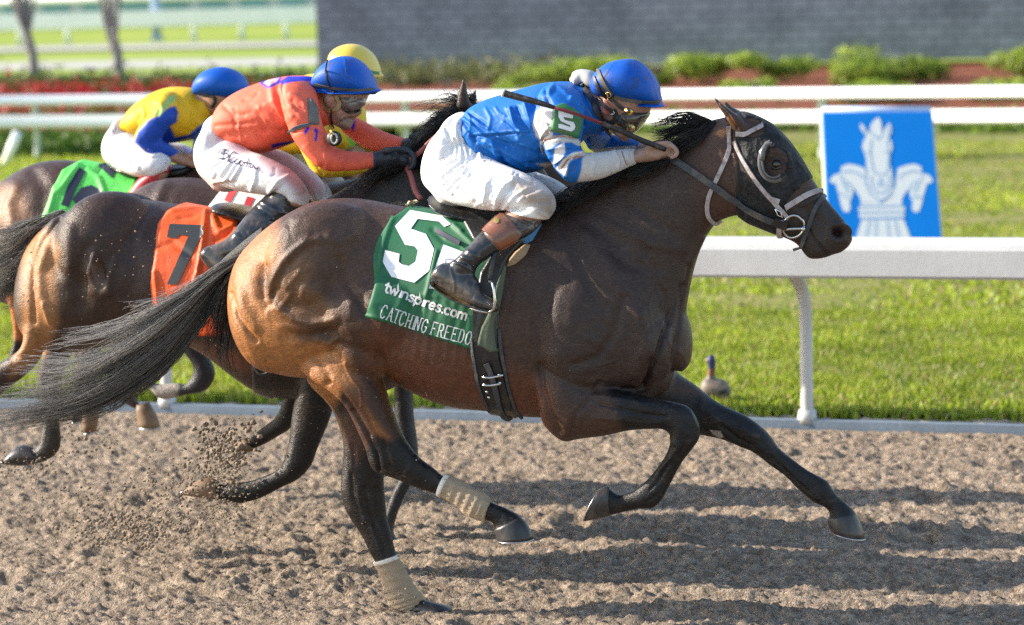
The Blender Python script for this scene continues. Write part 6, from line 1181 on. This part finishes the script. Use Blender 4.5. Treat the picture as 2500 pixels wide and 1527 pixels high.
nf7 = Z5((1100, -80, 830, -120, .12, -.12), (1060, 0, 800, 0, .10, -.15), (1010, 110, 790, 90, .085, -.16), (985, 260, 752, 270, .066, -.16), (930, 400, 736, 410, .055, -.16), (890, 500, 712, 500, .05, -.16), (865, 570, 694, 560, .048, -.16), (795, 648, 655, 598, .038, -.16), (700, 697, 600, 622, .03, -.16), (565, 765, 505, 655, .03, -.16), (440, 795, 400, 668, .034, -.16), (350, 775, 345, 680, .028, -.16), (300, 770, 300, 655, .034, -.16))
ff7 = Z5((860, -60, 680, -60, .09, .12), (850, 60, 735, 60, .06, .15), (805, 200, 700, 190, .05, .15), (762, 335, 652, 285, .042, .15), (655, 410, 562, 355, .034, .15), (560, 462, 500, 402, .032, .15), (520, 470, 478, 410, .03, .15))
nh7 = Z6((300, 560, 150, 560, .11, -.12), (310, 700, 148, 720, .10, -.14), (255, 800, 130, 835, .08, -.15), (205, 935, 40, 900, .062, -.15), (100, 1030, -60, 955, .055, -.15), (20, 1090, -110, 1040, .05, -.15), (-20, 1160, -110, 1120, .036, -.15), (-60, 1290, -130, 1270, .03, -.15), (-90, 1400, -150, 1370, .035, -.15))
fh7 = Z6((420, 700, 240, 700, .10, .12), (400, 850, 250, 850, .08, .14), (360, 960, 220, 960, .062, .14), (330, 1050, 215, 1060, .05, .14), (325, 1150, 235, 1150, .036, .14), (330, 1260, 240, 1250, .032, .14), (340, 1380, 225, 1340, .036, .14), (300, 1450, 210, 1390, .034, .14), (230, 1480, 165, 1405, .03, .14))
ear7 = [loft(r7, domeS(crop(0, 0, K), [(1128, 262, 1168, 262, .028), (1134, 232, 1160, 236, .026), (1142, 205, 1156, 212, .016), (1147, 188, 1152, 192, .006)], -.06)), loft(r7, domeS(crop(0, 0, K), [(1150, 262, 1180, 266, .026), (1165, 236, 1182, 240, .02), (1176, 218, 1182, 222, .006)], .06))]
mass7 = [blob(r7, 175, 640, -.12, .17, .22, .14), blob(r7, 270, 600, -.13, .24, .24, .16), blob(r7, 300, 600, .13, .24, .24, .16), blob(r7, 860, 800, -.12, .2, .24, .12)]
sc7_ = [(Z6((330, 120), (240, 240), (190, 360), (180, 500), (190, 700)), 6, -.012), (Z6((260, 300), (220, 420), (230, 560), (280, 680)), 12, .012), (Z6((520, 330), (500, 420), (540, 520), (580, 540)), 14, .018), (Z6((640, 360), (610, 440), (600, 520)), 10, .010), (Z6((560, 380), (580, 460)), 6, -.012), (Z6((480, 300), (440, 420), (450, 600)), 20, -.012), (Z6((380, 200), (400, 330), (380, 460)), 20, .012), (Z6((740, 260), (760, 420), (720, 560)), 24, -.008), (Z6((250, 600), (280, 700), (340, 760), (420, 780)), 5, .008), (Z6((840, 120), (780, 240)), 12, .008), (Z6((60, 900), (200, 880)), 6, -.006)]
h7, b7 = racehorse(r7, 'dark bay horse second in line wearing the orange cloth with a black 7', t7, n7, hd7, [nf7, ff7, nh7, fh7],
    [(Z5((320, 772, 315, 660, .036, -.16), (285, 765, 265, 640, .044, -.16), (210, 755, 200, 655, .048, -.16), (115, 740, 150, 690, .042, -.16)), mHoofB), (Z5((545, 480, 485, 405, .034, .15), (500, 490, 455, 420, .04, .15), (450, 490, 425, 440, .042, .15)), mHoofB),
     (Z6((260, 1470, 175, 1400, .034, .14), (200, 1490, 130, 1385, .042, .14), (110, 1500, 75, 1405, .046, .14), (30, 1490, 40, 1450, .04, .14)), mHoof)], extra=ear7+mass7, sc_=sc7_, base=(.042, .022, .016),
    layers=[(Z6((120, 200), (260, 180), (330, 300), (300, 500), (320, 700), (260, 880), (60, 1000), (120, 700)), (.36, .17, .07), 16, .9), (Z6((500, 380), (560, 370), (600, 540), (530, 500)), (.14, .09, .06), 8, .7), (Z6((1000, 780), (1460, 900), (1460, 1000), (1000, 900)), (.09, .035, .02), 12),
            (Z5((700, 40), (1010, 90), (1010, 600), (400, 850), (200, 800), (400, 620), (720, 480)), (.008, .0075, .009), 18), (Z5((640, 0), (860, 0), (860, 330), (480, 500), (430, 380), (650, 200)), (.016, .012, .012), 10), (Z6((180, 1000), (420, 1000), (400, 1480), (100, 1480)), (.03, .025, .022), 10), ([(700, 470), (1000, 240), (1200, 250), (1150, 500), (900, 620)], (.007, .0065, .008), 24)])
rt_, dr_ = flow(r7, [[*[(x, y, -.02) for x, y in Z6((345, 100), (250, 130), (150, 180), (60, 210), (-60, 215))]], [*[(x, y, -.03) for x, y in Z6((335, 130), (220, 200), (110, 290), (20, 330), (-80, 340))]], [*[(x, y, -.03) for x, y in Z6((330, 150), (210, 260), (120, 400), (30, 500), (-80, 540))]], [*[(x, y, 0) for x, y in Z6((330, 160), (240, 280), (150, 430), (90, 520), (-40, 590))]]], 1900, 41, spread=.014, wv=.03)
strands('tail', rt_, dr_, None, .0022, mHair, h7, 41, curl=.01, segs=14, cols=((.01, .009, .01), (.04, .035, .033)), tipcol=(.34, .31, .28))
rt_, dr_ = flow(r7, [[(1145, 250, 0), (1110, 245, -.03), (1080, 265, -.03), (1050, 285, -.03)], [(1120, 260, 0), (1085, 275, -.04), (1050, 300, -.05), (1010, 330, -.05)], [(1080, 285, -.02), (1030, 320, -.06), (980, 370, -.08), (930, 410, -.09)], [(1000, 340, -.02), (950, 385, -.07), (900, 425, -.10), (850, 460, -.11)], [(920, 395, -.02), (870, 430, -.08), (820, 465, -.12), (770, 490, -.13)]], 950, 42, spread=.009, wv=.02)
strands('mane', rt_, dr_, None, .0022, mHair, h7, 42, curl=.012, segs=10, cols=((.006, .006, .006), (.02, .018, .018)))
rt_, dr_ = flow(r7, [[(1145, 235, 0), (1120, 225, -.01), (1090, 228, -.02), (1060, 240, -.02)], [(1130, 255, 0), (1080, 250, -.02), (1040, 265, -.03), (1000, 270, -.03)], [(1100, 265, 0), (1060, 280, -.02), (1020, 285, -.03), (960, 280, -.03)]], 90, 43, spread=.012, wv=.02)
strands('mane', rt_, dr_, None, .0016, mHair, h7, 43, curl=.014, segs=12)
mOrange = M('cloth_orange', (.80, .095, .008), .55, var=.1, vscale=4, bump=.3, bscale=14, bdist=.02, sheen=.05)
c7p = Z6((1000, 45), (1100, 15), (1250, 10), (1330, 120), (1330, 320), (1290, 520), (1280, 700), (1250, 780), (1000, 775), (850, 620), (838, 480), (860, 300), (880, 150), (930, 80))
cl7 = overlay('saddle_cloth', b7, c7p, .012, mOrange, None, dip=.003, sm=6); tag(cl7, 'orange saddle cloth with a black 7 on the second horse', 'saddle cloth')
sculpt(cl7, [(Z6((1145, 80), (1130, 250), (1100, 420), (1080, 480)), 4, .012), (Z6((1165, 90), (1150, 240), (1120, 420)), 4, -.010), (Z6((1180, 110), (1220, 200), (1300, 170)), 6, .010), (Z6((1190, 240), (1250, 220), (1320, 150)), 5, -.010), (Z6((1140, 330), (1240, 260), (1320, 190)), 5, .010), (Z6((960, 80), (1100, 60), (1180, 60)), 6, .008), (Z6((880, 280), (960, 260), (1060, 330)), 8, -.006), (Z6((860, 420), (870, 520), (880, 600)), 5, .008), (Z6((1000, 120), (1080, 110)), 5, -.006)])
decal('number', [Z6((945, 155), (1130, 162), (1128, 215), (1080, 300), (1000, 470), (988, 490), (930, 490), (1010, 310), (1050, 222), (1000, 215), (985, 235), (930, 228))], [cl7, b7], M('number_black', (.03, .035, .04), .5), cl7, .003)
mWhC = M('towel_white', (.75, .75, .7), .7, bump=.3, bscale=40); mRdC = M('towel_red', (.4, .01, .03), .7)
s7 = tag(empty('saddle', r7.at((560, 510), 0)[0]), 'small black saddle under the rider in orange red silks', 'saddle')
skin('seat', [loft(r7, ZS((255, 1150, 262, 1190, .08, 0), (300, 1145, 310, 1230, .13, 0), (400, 1160, 420, 1260, .14, 0), (500, 1190, 520, 1300, .13, 0), (640, 1180, 660, 1320, .12, 0)), n=24)], .009, 4, mLea, s7)
pyg = tag(empty('girth', r7.at((630, 900), -.2)[0]), 'black girth buckle hanging below the belly of the horse with the 7', 'girth')
overlay('band', b7, [(600, 800), (650, 800), (660, 960), (610, 960)], .008, mLea, pyg, near=True)
mesh_obj('ring', *tubepx(r7, [(x, y, -.3) for x, y in Z2((290, 950), (280, 1020), (310, 1070), (350, 1070), (370, 1040), (340, 1020), (310, 1030))], .008, n=8), mBlk, pyg)
rs7 = tag(empty('rein', r7.at((1000, 450), -.15)[0]), 'thin reddish brown rein hanging from the black gloves of the rider in red', 'rein')
mesh_obj('strap', *tubepx(r7, [(x, y, w_) for (x, y), w_ in zip(ZS((1600, 890), (1630, 960), (1660, 1060), (1700, 1120)), (-.12, -.15, -.18, -.2))], [.012]*4, n=8, flat_n=r7.n, fl=.35), M('rein_red', (.25, .06, .05), .5), rs7)
mesh_obj('strap', *tubepx(r7, [(x, y, w_) for (x, y), w_ in zip(ZS((1600, 850), (1690, 790), (1760, 720), (1900, 600)), (-.12, -.12, -.12, -.12))], [.010]*4, n=8, flat_n=r7.n, fl=.35), bpy.data.materials['rein_red'], rs7)
# ---- horse of the yellow rider, between
tY = TF(torso, 205, 428, .88); nY = TF(neck[:6], 205, 428, .88); hY = [(a-40, b+45, c-40, d+45)+tuple(r) for a, b, c, d, *r in TF([tuple(s) for s in head], 205, 420, .88)]
nfY = Z5((1480, -200, 1300, -180, .11, -.12), (1470, -60, 1330, -60, .08, -.14), (1462, 60, 1350, 60, .055, -.14), (1462, 250, 1352, 250, .048, -.14), (1485, 420, 1375, 420, .045, -.14), (1492, 520, 1385, 530, .044, -.14), (1480, 620, 1400, 600, .036, -.14), (1400, 780, 1330, 740, .03, -.14), (1345, 940, 1285, 920, .034, -.14), (1370, 1010, 1320, 1010, .03, -.14))
hfY = Z6((500, 700, 380, 700, .08, .1), (520, 900, 420, 900, .05, .12), (530, 1050, 470, 1050, .035, .12), (525, 1170, 465, 1170, .032, .12)); nhY = Z6((560, 600, 400, 620, .1, -.12), (560, 850, 440, 860, .06, -.14), (500, 1000, 420, 1010, .045, -.14), (470, 1120, 410, 1120, .034, -.14), (450, 1200, 400, 1180, .03, -.14))
hYo, bY = racehorse(PY, 'dark brown horse half hidden under the yellow capped rider', tY, nY, hY, [nfY, hfY, nhY], [(Z6((540, 1160, 460, 1160, .036, .12), (545, 1240, 455, 1230, .044, .12), (530, 1310, 470, 1315, .04, .12)), mHoofB), (Z6((455, 1185, 400, 1185, .03, -.14), (450, 1250, 405, 1250, .04, -.14)), mHoof), (Z5((1375, 1000, 1320, 1000, .034, -.14), (1395, 1060, 1350, 1070, .04, -.14)), mHoof)],
    base=(.045, .023, .016), layers=[(Z5((1300, 60), (1500, 60), (1520, 1100), (1280, 1100)), (.022, .024, .03), 10), ([(200, 430), (330, 420), (300, 700), (180, 700)], (.16, .07, .035), 24)], sc_=[([(400, 440), (360, 520)], 14, .01)])
tw = overlay('saddle_cloth', bY, ZB((1380, 380), (1660, 380), (1660, 620), (1450, 640), (1240, 560)), .012, mWhC, None, near=True, sm=5); tag(tw, 'white and dark red striped saddle cloth showing beneath the thigh of the red rider', 'saddle cloth')
decal('stripe', [ZB((1410, 405), (1455, 415), (1410, 490), (1375, 480))], [tw, bY], M('stripe_red', (.6, .05, .06), .6), tw, .004); decal('stripe', [ZB((1515, 455), (1560, 465), (1525, 535), (1488, 520))], [tw, bY], mRdC, tw, .004)
# ---- horse with the green cloth, nearest the rail
tG = TF(torso, -72, 386, .82); nG = TF(neck[:6], -72, 386, .82); hG = [(a-60, b+70, c-60, d+70)+tuple(r) for a, b, c, d, *r in TF([tuple(s) for s in head], -72, 386, .8)]
nfG = Z6((1200, 600, 940, 620, .1, -.12), (1180, 760, 965, 760, .08, -.14), (1160, 880, 1000, 830, .06, -.14), (1200, 985, 1080, 950, .048, -.14), (1150, 1082, 1030, 1045, .036, -.14), (1020, 1110, 990, 1035, .03, -.14), (900, 1132, 870, 1040, .034, -.14), (830, 1060, 800, 980, .03, -.14))
ffG = Z6((800, 850, 640, 850, .07, .12), (760, 1000, 640, 1000, .05, .13), (730, 1080, 650, 1090, .04, .13), (790, 1170, 710, 1160, .034, .13), (830, 1190, 770, 1180, .032, .13)); nhG = Z6((150, 400, -40, 420, .1, -.12), (150, 560, 40, 560, .065, -.14), (145, 700, 75, 700, .05, -.14), (140, 800, 80, 810, .045, -.14), (130, 860, 60, 850, .035, -.14), (100, 960, 40, 940, .03, -.14))
hGo, bG = racehorse(PG, 'brown horse nearest the white rail under the bright green cloth', tG, nG, hG, [nfG, ffG, nhG], [(Z6((830, 1150, 755, 1160, .034, .13), (870, 1220, 765, 1230, .042, .13), (890, 1285, 775, 1285, .046, .13)), mHoofB), (Z6((850, 1070, 790, 1000, .034, -.14), (800, 1040, 750, 990, .04, -.14)), mHoofB)],
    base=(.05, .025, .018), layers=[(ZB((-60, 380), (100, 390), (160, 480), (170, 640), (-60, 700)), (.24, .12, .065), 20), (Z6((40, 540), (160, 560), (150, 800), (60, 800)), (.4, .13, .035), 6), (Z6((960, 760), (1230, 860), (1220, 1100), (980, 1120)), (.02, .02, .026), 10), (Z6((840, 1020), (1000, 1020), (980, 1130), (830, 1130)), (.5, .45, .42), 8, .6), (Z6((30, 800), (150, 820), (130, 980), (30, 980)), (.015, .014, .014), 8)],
    sc_=[(ZB((100, 400), (60, 500), (80, 640)), 14, .014), (ZB((200, 300), (280, 420), (260, 520)), 20, -.010)])
mG2 = M('cloth_bright_green', (.09, .55, .09), .5, var=.15, bump=.4, bscale=12, bdist=.02)
cG = overlay('saddle_cloth', bG, ZB((380, 290), (470, 240), (560, 200), (720, 190), (860, 320), (820, 460), (720, 640), (300, 640), (255, 575), (300, 470), (340, 370)), .012, mG2, None, dip=.003, sm=6); tag(cG, 'bright green saddle cloth with black marks on the horse nearest the rail', 'saddle cloth')
sculpt(cG, [(ZB((480, 260), (420, 340), (360, 420)), 6, .012), (ZB((540, 290), (600, 330), (640, 430)), 6, .010), (ZB((640, 240), (600, 300)), 6, -.01), (ZB((340, 400), (300, 540)), 6, .01)])
decal('number', [ZB((485, 275), (525, 300), (470, 400), (420, 520), (375, 505), (415, 390)), ZB((500, 400), (560, 385), (625, 415), (650, 465), (570, 505), (470, 505), (445, 470)), ZB((640, 245), (705, 300), (690, 345), (640, 300), (600, 262))], [cG, bG], M('number_dark', (.01, .015, .04), .5), cG, .004)
sG = tag(empty('saddle', PG.at((300, 420), 0)[0]), 'black saddle under the yellow and blue rider', 'saddle')
skin('seat', [loft(PG, ZB((700, 240, 720, 280, .08, 0), (800, 250, 810, 330, .14, 0), (930, 260, 940, 350, .15, 0), (1150, 250, 1150, 340, .14, 0), (1200, 240, 1210, 300, .12, 0)), n=22)], .009, 4, mLea, sG)

# ================================================================== flying dirt
def clods(name, spots, seed, mat):
    g = np.random.default_rng(seed); parts_ = []
    for (x, y, sx, sy, n, w0, w1, r0_, r1_) in spots:
        for _ in range(n):
            px_, py_ = x+g.normal()*sx, y+g.normal()*sy; c = plane(g.uniform(w0, w1)).at((px_, py_), 0)[0]
            if c[2] < .01: continue
            r_ = g.uniform(r0_, r1_)*g.uniform(.4, 1)
            V, F = ellips(c, (r_, r_*g.uniform(.6, 1), r_*g.uniform(.5, .9)), 7, 5); V = V+(V-c)*g.uniform(-.35, .35, (len(V), 1)); parts_.append((V, F))
    o = mesh_obj(name, *join(parts_), mat); return tag(o, kind='stuff')
clods('flying_dirt', [(540, 1085, 34, 34, 420, .2, 1.0, .003, .014), (520, 1150, 50, 36, 300, 0, .9, .002, .009), (330, 1275, 80, 26, 600, -.1, .8, .002, .012), (230, 1240, 90, 40, 260, -.1, .8, .002, .009), (540, 1240, 60, 25, 380, 0, .8, .0015, .007), (430, 1180, 70, 40, 320, 0, .7, .002, .009), (60, 1120, 60, 24, 220, .6, 1.1, .002, .009), (200, 1060, 50, 24, 120, 1.2, 2.2, .003, .012), (980, 1440, 40, 16, 80, -.1, .2, .001, .006)], 3, mDirt)
clods('dirt_specks', [(330, 620, 130, 90, 90, .35, .5, .002, .0055), (850, 1080, 90, 120, 50, -.3, -.1, .001, .003), (760, 800, 160, 160, 40, -.4, -.34, .001, .0024), (1150, 980, 200, 120, 20, -.4, -.36, .001, .002), (60, 700, 60, 80, 30, .3, .5, .003, .006)], 4, M('speck', (.3, .22, .16), .8))
